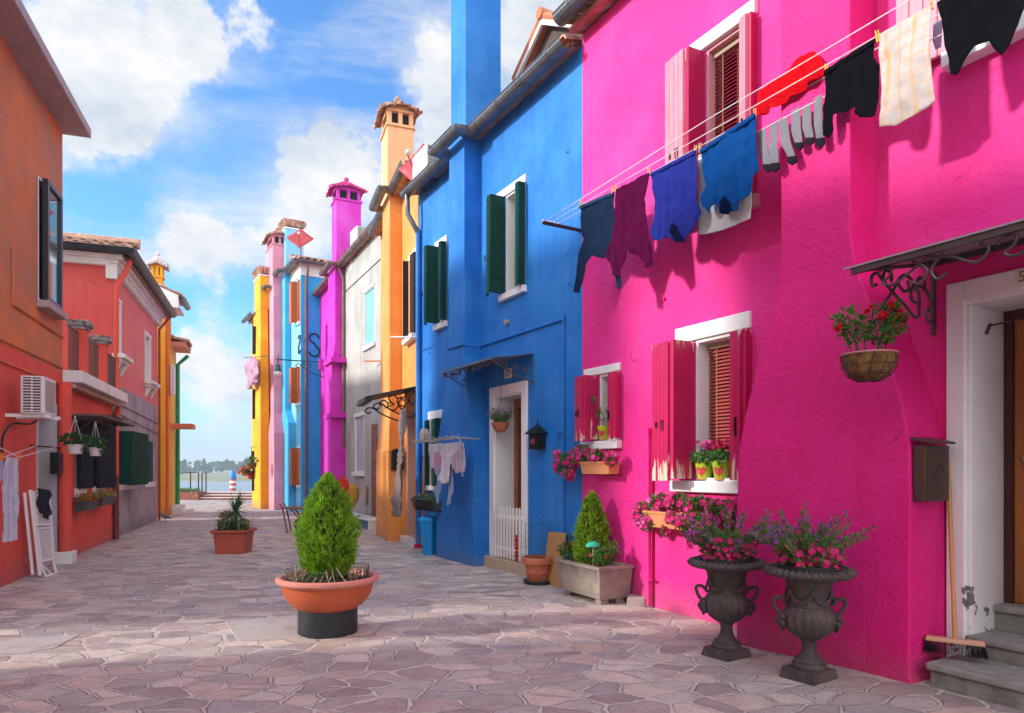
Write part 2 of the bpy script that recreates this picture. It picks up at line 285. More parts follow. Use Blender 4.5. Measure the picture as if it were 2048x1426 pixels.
# ================================================================ THE GROUND, WATER, FAR SHORE
def paving_mat():
    m = bpy.data.materials.new('crazy_paving'); m.use_nodes = True; nt = m.node_tree; N = nt.nodes; L = nt.links; b = N['Principled BSDF']
    g = N.new('ShaderNodeNewGeometry'); P = g.outputs['Position']
    def M(op, a, b_=None, c=None, clamp=False):
        q = N.new('ShaderNodeMath'); q.operation = op; q.use_clamp = clamp
        for i, x in enumerate((a, b_, c)):
            if x is None: continue
            if isinstance(x, (int, float)): q.inputs[i].default_value = x
            else: L.new(x, q.inputs[i])
        return q.outputs[0]
    def nz(s, d=4, r=.6, vec=P):
        n = N.new('ShaderNodeTexNoise'); n.inputs['Scale'].default_value = s; n.inputs['Detail'].default_value = d; n.inputs['Roughness'].default_value = r; L.new(vec, n.inputs[0]); return n
    w = nz(1.7, 4); sb = N.new('ShaderNodeVectorMath'); sb.operation = 'MULTIPLY_ADD'; L.new(w.outputs['Color'], sb.inputs[0]); sb.inputs[1].default_value = (.22, .22, 0); L.new(P, sb.inputs[2])
    w2 = nz(11, 5, .7); sb2 = N.new('ShaderNodeVectorMath'); sb2.operation = 'MULTIPLY_ADD'; L.new(w2.outputs['Color'], sb2.inputs[0]); sb2.inputs[1].default_value = (.06, .06, 0); L.new(sb.outputs[0], sb2.inputs[2])
    mp = N.new('ShaderNodeMapping'); mp.inputs['Rotation'].default_value = (0, 0, R(12)); mp.inputs['Scale'].default_value = (3.7, 5.3, 0); L.new(sb2.outputs[0], mp.inputs[0]); V = mp.outputs[0]
    ve = N.new('ShaderNodeTexVoronoi'); ve.feature = 'DISTANCE_TO_EDGE'; ve.inputs['Scale'].default_value = 1; L.new(V, ve.inputs[0]); ve.voronoi_dimensions = '2D'
    vc = N.new('ShaderNodeTexVoronoi'); vc.feature = 'F1'; vc.voronoi_dimensions = '2D'; vc.inputs['Scale'].default_value = 1; L.new(V, vc.inputs[0])
    sx = N.new('ShaderNodeSeparateColor'); L.new(vc.outputs['Color'], sx.inputs[0])
    jw = nz(2.2, 3); thr = M('MULTIPLY_ADD', jw.outputs['Fac'], .10, -.004)
    e = M('SUBTRACT', ve.outputs['Distance'], thr); e = M('MULTIPLY', e, 28); e = M('ADD', e, 0, clamp=True)   # 0 joint, 1 stone
    cr = N.new('ShaderNodeValToRGB'); L.new(sx.outputs[0], cr.inputs[0]); E = cr.color_ramp.elements
    E[0].position = 0; E[0].color = (.27, .205, .19, 1); E[1].position = 1; E[1].color = (.46, .33, .26, 1)
    for p, c in ((.2, (.36, .28, .26)), (.36, (.50, .43, .37)), (.52, (.29, .265, .265)), (.68, (.40, .31, .28)), (.82, (.50, .38, .31)), (.92, (.58, .50, .43))):
        x = E.new(p); x.color = (*c, 1)
    n1 = nz(6, 8, .7); n3 = nz(60, 3, .6)
    n7 = nz(22, 6, .75); v = M('MULTIPLY_ADD', n1.outputs['Fac'], 1.15, .53); v = M('MULTIPLY', v, M('MULTIPLY_ADD', n3.outputs['Fac'], .7, .65)); v = M('MULTIPLY', v, M('MULTIPLY_ADD', n7.outputs['Fac'], .8, .6))
    st = N.new('ShaderNodeVectorMath'); st.operation = 'SCALE'; L.new(cr.outputs[0], st.inputs[0]); L.new(v, st.inputs['Scale'])
    n4 = nz(9, 6, .7); mj = N.new('ShaderNodeMixRGB'); L.new(n4.outputs['Fac'], mj.inputs[0]); mj.inputs[1].default_value = (.40, .35, .30, 1); mj.inputs[2].default_value = (.80, .73, .63, 1)
    mx = N.new('ShaderNodeMixRGB'); L.new(e, mx.inputs[0]); L.new(mj.outputs[0], mx.inputs[1]); L.new(st.outputs[0], mx.inputs[2])
    # cement smeared over the stones in places, and grime patches
    n5 = nz(.8, 7, .7); sm = N.new('ShaderNodeMapRange'); L.new(n5.outputs['Fac'], sm.inputs[0]); sm.inputs[1].default_value = .48; sm.inputs[2].default_value = .72; sm.inputs[3].default_value = 0; sm.inputs[4].default_value = .55
    m2 = N.new('ShaderNodeMixRGB'); L.new(sm.outputs[0], m2.inputs[0]); L.new(mx.outputs[0], m2.inputs[1]); m2.inputs[2].default_value = (.55, .49, .43, 1)
    # thin dark cracks along some joints
    dk = M('ABSOLUTE', M('SUBTRACT', ve.outputs['Distance'], M('MULTIPLY', thr, .9))); dk = M('SUBTRACT', 1, M('MULTIPLY', dk, 90), clamp=True)
    n6 = nz(1.6, 5, .7); ms = N.new('ShaderNodeMapRange'); L.new(n6.outputs['Fac'], ms.inputs[0]); ms.inputs[1].default_value = .44; ms.inputs[2].default_value = .56
    dk = M('MULTIPLY', dk, ms.outputs[0]); dk = M('MULTIPLY', dk, .7)
    m3 = N.new('ShaderNodeMixRGB'); L.new(dk, m3.inputs[0]); L.new(m2.outputs[0], m3.inputs[1]); m3.inputs[2].default_value = (.10, .08, .06, 1)
    L.new(m3.outputs[0], b.inputs['Base Color']); b.inputs['Roughness'].default_value = .72; b.inputs['Specular IOR Level'].default_value = .35
    h = M('ADD', M('MULTIPLY', e, .5), M('MULTIPLY', n1.outputs['Fac'], .5)); h = M('ADD', h, M('MULTIPLY', n3.outputs['Fac'], .12)); h = M('SUBTRACT', h, M('MULTIPLY', dk, .8))
    bp = N.new('ShaderNodeBump'); bp.inputs['Strength'].default_value = 1; bp.inputs['Distance'].default_value = .022; L.new(h, bp.inputs['Height']); L.new(bp.outputs[0], b.inputs['Normal'])
    return m
def gz(x, y):  # gentle fall of the paving towards the middle, rising by the near steps
    a = min(1, max(0, (x - .9) / 1.5)) * min(1, max(0, (5.9 - y) / 1.5)); return .06 * a * a * (3 - 2 * a) + .006 * noise.noise(Vector((x * .8, y * .8, 0)))
mb = MB(); xs = [-30, -20, -14] + [-10 + .25 * i for i in range(64)] + [7, 10, 18]; ys = [-14, -8, -3] + [0 + .25 * i for i in range(72)] + [19, 21, 24, 27, 29, 30.7]
for y in ys:
    for x in xs: mb.v.append(Vector((x, y, gz(x, y))))
n = len(xs)
for j in range(len(ys) - 1):
    for i in range(n - 1): mb.f.append((j * n + i, j * n + i + 1, (j + 1) * n + i + 1, (j + 1) * n + i)); mb.mi.append(0)
PAV = paving_mat(); mb.build('ground', PAV, smooth=1, kind='structure', loc=(0, 0, 0))
W0 = Loc((0, 0, 0))
BRICK = mat('red_brick', (.24, .07, .045), .85, var=.35, vs=12, bump=.5, bs=30, col2=(.40, .26, .2), c2=(.5, .7), c2s=9)
mb = MB().box(W0, -30, 18, 31.6, 33.2, -1.2, .34); mb.build('quay', mat('quay_stone', (.42, .36, .33), .8, var=.15, bump=.4), kind='structure')
steps = thing('quay_steps', 'low flight of brick steps climbing to the quay at the end of the street', 'steps', (-13.2, 31.1, 0))
for k in range(3):
    mb = MB().box(W0, -14.0, -8.5, 30.72 + .3 * k, 31.6, .115 * k - (.05 if k == 0 else -.0), .115 * (k + 1) - .03); mb.build('riser', BRICK, steps)
    mb = MB().box(W0, -14.02, -8.48, 30.69 + .3 * k, 31.61, .115 * (k + 1) - .03, .115 * (k + 1)); mb.build('tread', STONE, steps)
pl = thing('brick_planter', 'low red brick planter with long grass, left of the quay steps', 'planter', (-15.2, 31.0, 0))
MB().box(W0, -16.6, -14.06, 30.6, 31.58, -.05, .36).build('brick_wall', BRICK, pl, bev=.01)
WATER = mat('lagoon_water', (.20, .24, .25), .25, var=.1, vs=.3, bump=.5, bs=1.5, spec=.6, bdist=.2)
MB().box(W0, -1500, 1500, 33.0, 3500, -1.5, -.5).build('water', WATER, kind='structure', loc=(0, 0, 0))
MARSH = mat('marsh_grass', (.20, .22, .10), .9, var=.3, vs=.05, col2=(.30, .27, .16), c2=(.4, .6), c2s=.04)
mb = MB(); ring = []
for i in range(80):
    x = -420 + i * 12; y0 = 112 + 10 * noise.noise(Vector((i * .2, 0, 3))); mb.v += [Vector((x, y0, -.52)), Vector((x, y0 + 4, -.1)), Vector((x, 600, .2))]
for i in range(79): a = i * 3; mb.f += [(a, a + 3, a + 4, a + 1), (a + 1, a + 4, a + 5, a + 2)]; mb.mi += [0, 0]
mb.build('far_shore', MARSH, kind='structure', loc=(0, 0, 0))
FARTREE = leafmat('far_foliage', (.045, .085, .045), isl=.4)
mb = MB()
for i in range(1500):
    x = random.uniform(-420, 40); k = noise.noise(Vector((x * .03, 7, 0))); h = 3.2 + 3.5 * k + random.uniform(-.8, .8)
    if k < -.28: h *= .4
    y = random.uniform(250, 300); c = Vector((x, y, max(.3, h) * random.uniform(.25, 1))); r = random.uniform(.8, 2.0)
    for q in range(4):
        d = Vector((random.gauss(0, 1), random.gauss(0, .6), random.gauss(0, 1))).normalized() * r; e = Vector((-d.z, random.uniform(-.3, .3), d.x)) * .6
        mb.quad(c - d, c - e, c + d, c + e)
mb.build('far_woodland', FARTREE, kind='stuff', label='hazy line of trees and bushes far across the lagoon', cat='trees', loc=(0, 0, 0))

# ================================================================ BUILDING TOOLS
def wall(fr, P, s0, s1, z1, holes, m, name='wall', D=4.0, z0=-.15, ridge=0, nf=0.0):
    """front with real openings, closed sides, back and gables"""
    mb = MB(); ss = sorted({s0, s1} | {h[0] for h in holes} | {h[1] for h in holes}); zz = sorted({z0, z1} | {h[2] for h in holes} | {h[3] for h in holes})
    ss = [x for x in ss if s0 <= x <= s1]; zz = [x for x in zz if z0 <= x <= z1]
    for i in range(len(ss) - 1):
        for j in range(len(zz) - 1):
            cs = (ss[i] + ss[i + 1]) / 2; cz = (zz[j] + zz[j + 1]) / 2
            if any(h[0] < cs < h[1] and h[2] < cz < h[3] for h in holes): continue
            mb.quad(fr.w(ss[i], nf, zz[j]), fr.w(ss[i + 1], nf, zz[j]), fr.w(ss[i + 1], nf, zz[j + 1]), fr.w(ss[i], nf, zz[j + 1]))
    for a in (s0, s1): mb.quad(fr.w(a, nf, z0), fr.w(a, nf - D, z0), fr.w(a, nf - D, z1), fr.w(a, nf, z1))
    mb.quad(fr.w(s0, nf - D, z0), fr.w(s1, nf - D, z0), fr.w(s1, nf - D, z1), fr.w(s0, nf - D, z1))
    if ridge:
        for a in (s0, s1): mb.add([fr.w(a, nf, z1), fr.w(a, nf - D, z1), fr.w(a, nf - D / 2, z1 + ridge)], [(0, 1, 2)])
    else: mb.quad(fr.w(s0, nf, z1), fr.w(s1, nf, z1), fr.w(s1, nf - D, z1), fr.w(s0, nf - D, z1))
    return mb.build(name, m, P)
def barrel_roof(fr, P, s0, s1, nf, zf, depth, rise, m=None, name='roof', both=True, over=None, pitch=.21):
    m = m or TILE; mb = MB(); cols = max(1, int((s1 - s0) / pitch)); dw = (s1 - s0) / cols; r = dw * .46
    L_ = math.hypot(depth, rise); courses = max(2, int(L_ / .42))
    def pt(a, l, h, back): # l along slope, h above slope
        n_ = nf - depth * l / L_; z = zf + rise * l / L_
        if back: n_ = nf - 2 * depth + depth * l / L_
        return fr.w(a, n_, z + h)
    for back in ([0, 1] if both else [0]):
        mb.quad(pt(s0, 0, -.02, back), pt(s1, 0, -.02, back), pt(s1, L_, -.02, back), pt(s0, L_, -.02, back))
        mb.quad(pt(s0, 0, -.06, back), pt(s1, 0, -.06, back), pt(s1, L_, -.06, back), pt(s0, L_, -.06, back))
        if back: # far slope: plain courses are enough
            continue
        for c in range(cols):
            a = s0 + dw * (c + .5)
            for k in range(courses):
                l0 = L_ * k / courses - .03 + random.uniform(-.012, .012); l1 = L_ * (k + 1) / courses + .03; ja = random.uniform(-.01, .01)
                ring = []
                for (l, rr, hh) in ((l0, r, .035), (l1, r * .82, .0)):
                    ring.append([pt(a + ja + math.cos(math.pi * q / 5) * rr, l, hh + math.sin(math.pi * q / 5) * rr * .85, 0) for q in range(6)])
                ring.insert(0, [pt(a + ja + math.cos(math.pi * q / 5) * r * .8, l0, .035 + math.sin(math.pi * q / 5) * r * .62, 0) for q in range(6)])
                mb.loft(ring, cap=False, closed=False)
        mb.tube([pt(s0, L_, .03, 0), pt(s1, L_, .03, 0)], .11, 8)
    # verge boards
    return mb.build(name, m, P)
def gutter(fr, P, path, z, r=.085, m=None, name='gutter', parent=None):
    m = m or METAL; mb = MB(); pts = [fr.w(a, n_, z) for a, n_ in path]; rings = []
    for i, p in enumerate(pts):
        d0 = (pts[i] - pts[i - 1]).normalized() if i else None; d1 = (pts[i + 1] - pts[i]).normalized() if i < len(pts) - 1 else None
        d = ((d0 or d1) + (d1 or d0)).normalized(); sd = Vector((0, 0, 1)).cross(d); k = 1 / max(.5, sd.dot(Vector((0, 0, 1)).cross(d0 or d1)))
        rings.append([p + sd * math.cos(math.pi * q / 8 + math.pi) * r * k + Vector((0, 0, math.sin(math.pi * q / 8 + math.pi) * r)) for q in range(9)] +
                     [p + sd * math.cos(-math.pi * q / 8) * (r - .006) * k + Vector((0, 0, math.sin(-math.pi * q / 8) * (r - .006))) for q in range(9)])
    mb.loft(rings)
    # rolled lip and brackets
    for i in range(len(pts) - 1):
        a, b_ = pts[i], pts[i + 1]; d = (b_ - a); ln = d.length; d.normalize(); sd = Vector((0, 0, 1)).cross(d)
        for sg in (1, -1): mb.tube([a + sd * r * sg, b_ + sd * r * sg], .009, 6)
        for q in range(1, max(1, int(ln / .55)) + 1):
            c = a + d * (ln * (q - .5) / max(1, int(ln / .55))); rr = r + .008
            mb.loft([[c + d * e + sd * math.cos(math.pi * k / 8 + math.pi) * rr + Vector((0, 0, math.sin(math.pi * k / 8 + math.pi) * rr)) for k in range(9)] for e in (-.012, .012)], cap=False, closed=False)
    return fixn(mb.build(name, m, parent or P))
def breast(fr, P, secs, m, name='chimney_breast'):
    """chimney breast: secs = (z, s_near, s_far, n) rings lofted upward"""
    mb = MB(); mb.loft([[fr.w(a, -.05, z), fr.w(b_, -.05, z), fr.w(b_, n_, z), fr.w(a, n_, z)] for z, a, b_, n_ in secs]); o = fixn(mb.build(name, m, P, bev=.012)); return o
def stack(fr, P, a, b_, n0, n1, z0, z1, m, cap='house', capm=None, ridge_m=None):
    o = MB().box(fr, a, b_, n0, n1, z0, z1).build('chimney', m, P, bev=.01); capm = capm or TILE
    ca, cn = (a + b_) / 2, (n0 + n1) / 2; wa, wn = (b_ - a) / 2, (n1 - n0) / 2
    if cap == 'house':
        h = .30; mb = MB()
        for sa in (-1, 1):
            for sn in (-1, 0, 1): mb.box(fr, ca + sa * wa * .82 - .04, ca + sa * wa * .82 + .04, cn + sn * wn * .82 - .04, cn + sn * wn * .82 + .04, z1 + .02, z1 + h)
        mb.box(fr, a - .03, b_ + .03, n0 - .03, n1 + .03, z1 - .0, z1 + .05).box(fr, a - .01, b_ + .01, n0 - .01, n1 + .01, z1 + h, z1 + h + .04)
        # small gables
        for sn in (n0 + .01, n1 - .01): mb.add([fr.w(a, sn, z1 + h + .04), fr.w(b_, sn, z1 + h + .04), fr.w(ca, sn, z1 + h + .24)], [(0, 1, 2)])
        for sa in (a + .01, b_ - .01): mb.add([fr.w(sa, n0, z1 + h + .04), fr.w(sa, n1, z1 + h + .04), fr.w(sa, cn, z1 + h + .24)], [(0, 1, 2)])
        mb.build('vent_posts', m, o)
        MB().box(fr, a + .09, b_ - .09, n0 + .09, n1 - .09, z1 + .05, z1 + h).build('flue_opening', DARK, o)
        mb = MB(); top = fr.w(ca, cn, z1 + h + .36); e = .13
        c4 = [fr.w(a - e, n0 - e, z1 + h + .0), fr.w(b_ + e, n0 - e, z1 + h), fr.w(b_ + e, n1 + e, z1 + h), fr.w(a - e, n1 + e, z1 + h)]
        for i in range(4):
            p, q = c4[i], c4[(i + 1) % 4]; mid = (p + q) / 2 + Vector((0, 0, .10)); mb.add([p, mid, top, q], [(0, 1, 2), (1, 3, 2)])
            for k in range(5):
                t = (k + .5) / 5; s_ = p * (1 - t) + q * t + Vector((0, 0, .10 * (1 - abs(2 * t - 1)))); e2 = s_ * .25 + top * .75 if .2 < t < .8 else s_ * .5 + (p * .5 + q * .5) * 0 + top * .5
                mb.tube([s_ + Vector((0, 0, .015)), e2], [.042, .03], 6)
            mb.tube([p, top], .035, 6)
        mb.ball(top + Vector((0, 0, .05)), .07, 6); mb.build('chimney_cap', capm, o, smooth=50)
    elif cap == 'flare':
        h = .16; mb = MB().box(fr, a - .02, b_ + .02, n0 - .02, n1 + .02, z1, z1 + .05); mb.build('cap_band', WHITE, o)
        MB().box(fr, a + .05, b_ - .05, n0 + .05, n1 - .05, z1 + .05, z1 + h).build('flue_opening', DARK, o)
        mb = MB(); rings = []
        for (e, z) in ((.0, z1 + h - .06), (.07, z1 + h + .12), (.07, z1 + h + .16)): rings.append([fr.w(a - e, n0 - e, z), fr.w(b_ + e, n0 - e, z), fr.w(b_ + e, n1 + e, z), fr.w(a - e, n1 + e, z)])
        mb.loft(rings)
        c = [(a, n0), (b_, n0), (b_, n1), (a, n1)]
        for i in range(4):
            (x0, y0), (x1, y1) = c[i], c[(i + 1) % 4]
            for k in range(4):
                t = (k + .5) / 4; x = x0 + (x1 - x0) * t; y = y0 + (y1 - y0) * t; dx = .09 * (1 if x > ca + wa * .9 else -1 if x < ca - wa * .9 else 0); dy = .09 * (1 if y > cn + wn * .9 else -1 if y < cn - wn * .9 else 0)
                mb.tube([fr.w(x - dx * .1, y - dy * .1, z1 + h - .05), fr.w(x + dx, y + dy, z1 + h + .14)], .05, 6)
        mb.build('chimney_cap', capm, o)
    return o
def lining(fr, a, b_, z0, z1, d, t=.03):
    mb = MB(); mb.box(fr, a, a + t, -d, .004, z0, z1).box(fr, b_ - t, b_, -d, .004, z0, z1).box(fr, a + t, b_ - t, -d, .003, z1 - t, z1).box(fr, a + t, b_ - t, -d, .003, z0, z0 + t); return mb
def shutter_leaf(fr, A, B, z0, z1, m, par, th=.035, planks=3, horiz=0, name='shutter', handle=False, worn=None):
    """leaf between two plan points A, B = (s, n), planked (or framed with bars)"""
    p, q = fr.w(A[0], A[1], 0), fr.w(B[0], B[1], 0); d = (q - p); w_ = d.length; d.normalize(); nn = Vector((0, 0, 1)).cross(d); lf = Loc(p); lf.t = d; lf.n = nn; mb = MB()
    if horiz:
        mb.box(lf, 0, w_, -th * .3, th * .3, z0, z1)
        for a in (0, w_ - .022): mb.box(lf, a, a + .022, -th / 2, th / 2, z0, z1)
        for k in range(horiz + 1): z = z0 + (z1 - z0) * k / horiz; mb.box(lf, .022, w_ - .022, -th / 2 + .001, th / 2 - .001, max(z0, z - .007), min(z1, z + .007))
    else:
        g = .006; pw = w_ / planks
        for k in range(planks): mb.box(lf, k * pw + g / 2, (k + 1) * pw - g / 2, -th / 2, th / 2, z0 + random.uniform(0, .004), z1 - random.uniform(0, .004))
        mb.box(lf, .01, w_ - .01, -th * .25, th * .25, z0 + .01, z1 - .01)
    o = mb.build(name, m, par, bev=.003)
    return o
def window(fr, P, a, b_, z0, z1, d=.2, jamb=None, lint=(.05, .05, .13), sill=(.05, .05, .09, .06), blind=None, inner=None, glass=None, bars=1, name='window', lintm=None):
    """a = near edge, b_ = far edge"""
    jamb = jamb or WHITE; mb = lining(fr, a, b_, z0, z1, d)
    if lint: mb.box(fr, a - lint[0], b_ + lint[1], -.02, .028, z1 - .004, z1 + lint[2])
    o = mb.build(name, jamb, P, bev=.004)
    if sill: MB().box(fr, a - sill[0], b_ + sill[1], -d, sill[3], z0 - sill[2], z0 + .012).build('sill', jamb, o, bev=.006)
    MB().box(fr, a + .03, b_ - .03, -d - .03, -d - .015, z0 + .03, z1 - .03).build('pane', glass or GLASS, o)
    mb = MB(); f = .045; a2, b2, y0, y1 = a + .03, b_ - .03, z0 + .03, z1 - .03
    mb.box(fr, a2, a2 + f, -d - .014, -d + .03, y0, y1).box(fr, b2 - f, b2, -d - .014, -d + .03, y0, y1).box(fr, a2 + f, b2 - f, -d - .014, -d + .03, y0, y0 + f).box(fr, a2 + f, b2 - f, -d - .014, -d + .03, y1 - f, y1)
    if bars: c = (a2 + b2) / 2; mb.box(fr, c - .02, c + .02, -d - .014, -d + .025, y0 + f, y1 - f)
    mb.build('frame', inner or WHITE, o, bev=.003)
    if blind:
        mb = MB(); k = int((y1 - y0) / .032); bn = -d + .05
        for i in range(k):
            z = y0 + (i + .5) * (y1 - y0) / k; mb.add([fr.w(a2, bn - .008, z + .012), fr.w(b2, bn - .008, z + .012), fr.w(b2, bn + .01, z - .008), fr.w(a2, bn + .01, z - .008), fr.w(a2, bn - .006, z + .014), fr.w(b2, bn - .006, z + .014), fr.w(b2, bn + .012, z - .006), fr.w(a2, bn + .012, z - .006)], [(0, 1, 2, 3), (4, 5, 6, 7), (0, 1, 5, 4), (3, 2, 6, 7)])
        mb.build('blind', blind, o)
        mb = MB(); mb.box(fr, a2, b2, bn - .02, bn + .03, y1 - .05, y1).box(fr, a2 + .1, a2 + .105, bn + .014, bn + .018, y0, y1).box(fr, b2 - .105, b2 - .1, bn + .014, bn + .018, y0, y1); mb.build('blind_rail', inner or WHITE, o)
    return o
def hinge_loop(fr, s, n_, z, par, h=.09, w_=.03):
    mb = MB(); mb.tube([fr.w(s - w_ / 2, n_, z), fr.w(s - w_ / 2, n_ + .004, z + h), fr.w(s + w_ / 2, n_ + .004, z + h), fr.w(s + w_ / 2, n_, z), fr.w(s - w_ / 2, n_, z)], .005, 6); return mb
def house(name, label, fr, s, n_=0): return thing(name, label, 'house', fr.w(s, n_, 0))
def pipe(fr, P, pts, r=.04, m=None, name='downpipe', seg=10, bands=()):
    mb = MB(); mb.tube([fr.w(*p) for p in pts], r, seg)
    for (a, n_, z) in bands: mb.tube([fr.w(a, n_, z - .02), fr.w(a, n_, z + .02)], r + .008, seg)
    return mb.build(name, m or METAL, P, smooth=50)
def scroll(c, r0, r1, a0, turns, ax, az, n=22):
    """spiral from radius r0 to r1 about centre c in the plane (ax, az)"""
    return [c + ax * (math.cos(a0 + turns * 2 * math.pi * i / n) * (r0 + (r1 - r0) * i / n)) + az * (math.sin(a0 + turns * 2 * math.pi * i / n) * (r0 + (r1 - r0) * i / n)) for i in range(n + 1)]
# ================================================================ RIGHT SIDE OF THE STREET
FP = Fac(.798, 7.73, -.578, 'R'); FO = Fac(-1.625, 11.92, -.373, 'R'); FG = Fac(-2.79, 15.5, -.52, 'R'); FM = Fac(-4.69, 19.16, -.5, 'R')
FB = Fac(-6.82, 22.05, -.6, 'R'); FR = Fac(-8.02, 23.7, -.6, 'R'); FY = Fac(-9.07, 24.7, -.6, 'R')
S, Z = FP.s_, FP.z_
# ---------------- pink house
PINK = stucco('pink_render', (.80, .020, .25), dirt=(.66, .012, .18), c2=(.86, .055, .34), bump=.75, bs=26, var=.07, c2r=(.45, .75), rough=.62)
PINKR = stucco('pink_rough_render', (.72, .008, .19), dirt=(.58, .005, .13), c2=(.80, .022, .25), bump=1.0, bs=32, var=.06, rough=.6)  # rough breast coat, its pink deepened to carry the shade there
H1 = house('pink_house', 'deep pink house with red shutters and two stone urns in front', FP, -2)
w1 = (S(1511), S(1413), 3.60, 5.10); w2 = (S(1500), S(1392), 1.25, 2.53); w3 = (S(1240), S(1200), 1.66, 2.39); w4 = (S(2140), S(1915), 3.95, 5.3)
dr = (S(2180), S(1933), .12, 2.40)
wall(FP, H1, -8.5, 0, 6.28, [w1, w2, w3, w4, dr], PINK, D=6, ridge=1.0)
RB = mat('red_blind', (.42, .03, .03), .4, var=.05); RBD = mat('crimson_blind', (.30, .003, .03), .4, var=.05)
WOODN = mat('window_wood', (.36, .27, .17), .5, var=.1)
PINKREV = mat('pink_reveal', (.62, .30, .33), .7, var=.06)  # pale reveal with pink light reflected off the wall put into its colour
def reds(w_, fr, a, b_, z0, z1, m, wing, near=.12, planks=4, prj=.27):
    # far shutter: one leaf stands out from the wall, the next folds back along it; near shutter folded tight
    l1 = shutter_leaf(fr, (b_ + .02, .02), (b_ + .03, prj), z0 + .02, z1 - .01, m, w_, planks=1)
    l2 = shutter_leaf(fr, (b_ + .05, prj + .01), (b_ + wing, prj - .02), z0, z1 - .02, m, w_, planks=planks)
    l3 = shutter_leaf(fr, (a - .015, .02), (a - .02, .10), z0 + .02, z1 - .01, m, w_, planks=1)
    l4 = shutter_leaf(fr, (a - .012, .115), (a + near, .09), z0 + .01, z1 - .02, m, w_, planks=2)
    mb = hinge_loop(fr, b_ + wing * .45, prj + .02, z0 + (z1 - z0) * .36, w_)
    mb.v += hinge_loop(fr, b_ + wing * .75, prj + .01, z0 + (z1 - z0) * .38, w_, .05, .02).v; k = len(mb.f); mb.f += [tuple(i + len(mb.v) // 2 for i in f) for f in mb.f]; mb.mi += [0] * k
    mb.box(fr, a + near * .3, a + near * .3 + .012, .125, .14, z0 + (z1 - z0) * .3, z0 + (z1 - z0) * .42)
    mb.build('shutter_latch', IRONB, w_)
wn = window(FP, H1, *w1, d=.13, jamb=PINKREV, lint=None, sill=(.05, .05, .09, .06), blind=RBD, inner=WOODN)
MB().box(FP, w1[0] - .03, S(1368), -.02, .05, 5.10, 5.22).build('lintel', WHITE, wn, bev=.01)
PALEP = mat('sunlit_pink_paint', (.66, .25, .32), .5, var=.1, vs=6, col2=(.62, .18, .2), c2=(.5, .75), c2s=5, stretch=(3, 3, .6))  # street-facing leaves: crimson made pale to carry the sunlight on them
reds(wn, FP, *w1, SHUTRED, .31, near=.075, prj=.21)
for o in list(wn.children):
    if o.name.startswith('shutter') and 'latch' not in o.name:
        xs_ = [v.co for v in o.data.vertices]
sh = [o for o in wn.children if o.name.split('.')[0] == 'shutter']; sh[1].data.materials[0] = PALEP; sh[3].data.materials[0] = PALEP
WORN = mat('worn_crimson_paint', (.56, .005, .085), .4, var=.08, vs=5)
def worn_mat(z0, z1, base):
    """crimson paint flaked to bare pale wood at the foot and head of the boards"""
    m = mat(base + '_%d' % int(z0 * 100), (.48, .004, .085), .42, var=.08, vs=5, spec=.5); nt = m.node_tree; N = nt.nodes; L = nt.links; b = N['Principled BSDF']; src = b.inputs['Base Color'].links[0].from_socket
    g = N.new('ShaderNodeNewGeometry'); sx = N.new('ShaderNodeSeparateXYZ'); L.new(g.outputs['Position'], sx.inputs[0])
    mp = N.new('ShaderNodeMapping'); mp.inputs['Scale'].default_value = (26, 26, 2.6); L.new(g.outputs['Position'], mp.inputs[0]); n = N.new('ShaderNodeTexNoise'); n.inputs['Scale'].default_value = 1; n.inputs['Detail'].default_value = 6; L.new(mp.outputs[0], n.inputs[0])
    def M(op, a, c):
        q = N.new('ShaderNodeMath'); q.operation = op
        for i, x in enumerate((a, c)):
            if isinstance(x, (int, float)): q.inputs[i].default_value = x
            else: L.new(x, q.inputs[i])
        return q.outputs[0]
    lo = M('SUBTRACT', M('MULTIPLY', M('SUBTRACT', n.outputs['Fac'], .44), 1.15), M('SUBTRACT', sx.outputs['Z'], z0)); hi = M('SUBTRACT', M('MULTIPLY', M('SUBTRACT', n.outputs['Fac'], .50), .6), M('SUBTRACT', z1, sx.outputs['Z']))
    mr = N.new('ShaderNodeMapRange'); L.new(M('MAXIMUM', lo, hi), mr.inputs[0]); mr.inputs[1].default_value = -.01; mr.inputs[2].default_value = .02
    mx = N.new('ShaderNodeMixRGB'); L.new(mr.outputs[0], mx.inputs[0]); L.new(src, mx.inputs[1]); mx.inputs[2].default_value = (.66, .52, .40, 1); L.new(mx.outputs[0], b.inputs['Base Color']); return m
wn = window(FP, H1, *w2, d=.19, lint=None, sill=None, blind=mat('red_slat_blind', (.40, .07, .06), .35, var=.05), inner=WOODN)
MB().box(FP, w2[0] - .02, S(1354), -.02, .03, 2.53, 2.672).build('lintel', WHITE, wn, bev=.008)
MB().box(FP, w2[0] - .3, S(1350), -.25, .07, 1.15, 1.252).build('sill', WHITE, wn, bev=.008)
reds(wn, FP, *w2, worn_mat(1.25, 2.53, 'flaked_crimson_paint'), .29)
wn = window(FP, H1, *w3, d=.2, lint=None, sill=None, inner=WOODN)
MB().box(FP, w3[0] - .02, S(1171), -.02, .03, 2.39, 2.475).build('lintel', WHITE, wn, bev=.008)
MB().box(FP, w3[0] - .03, S(1170), -.2, .07, 1.575, 1.662).build('sill', WHITE, wn, bev=.008)
reds(wn, FP, *w3, worn_mat(1.57, 2.44, 'flaked_crimson_boards'), .20, near=.07, planks=2, prj=.20)
wn = window(FP, H1, *w4, d=.22, lint=(.05, .3, .12), sill=None, blind=RBD, inner=WOODN)
MB().box(FP, w4[0] - .05, S(1898), -.22, .10, 3.86, 3.96).build('sill', WHITE, wn, bev=.008)
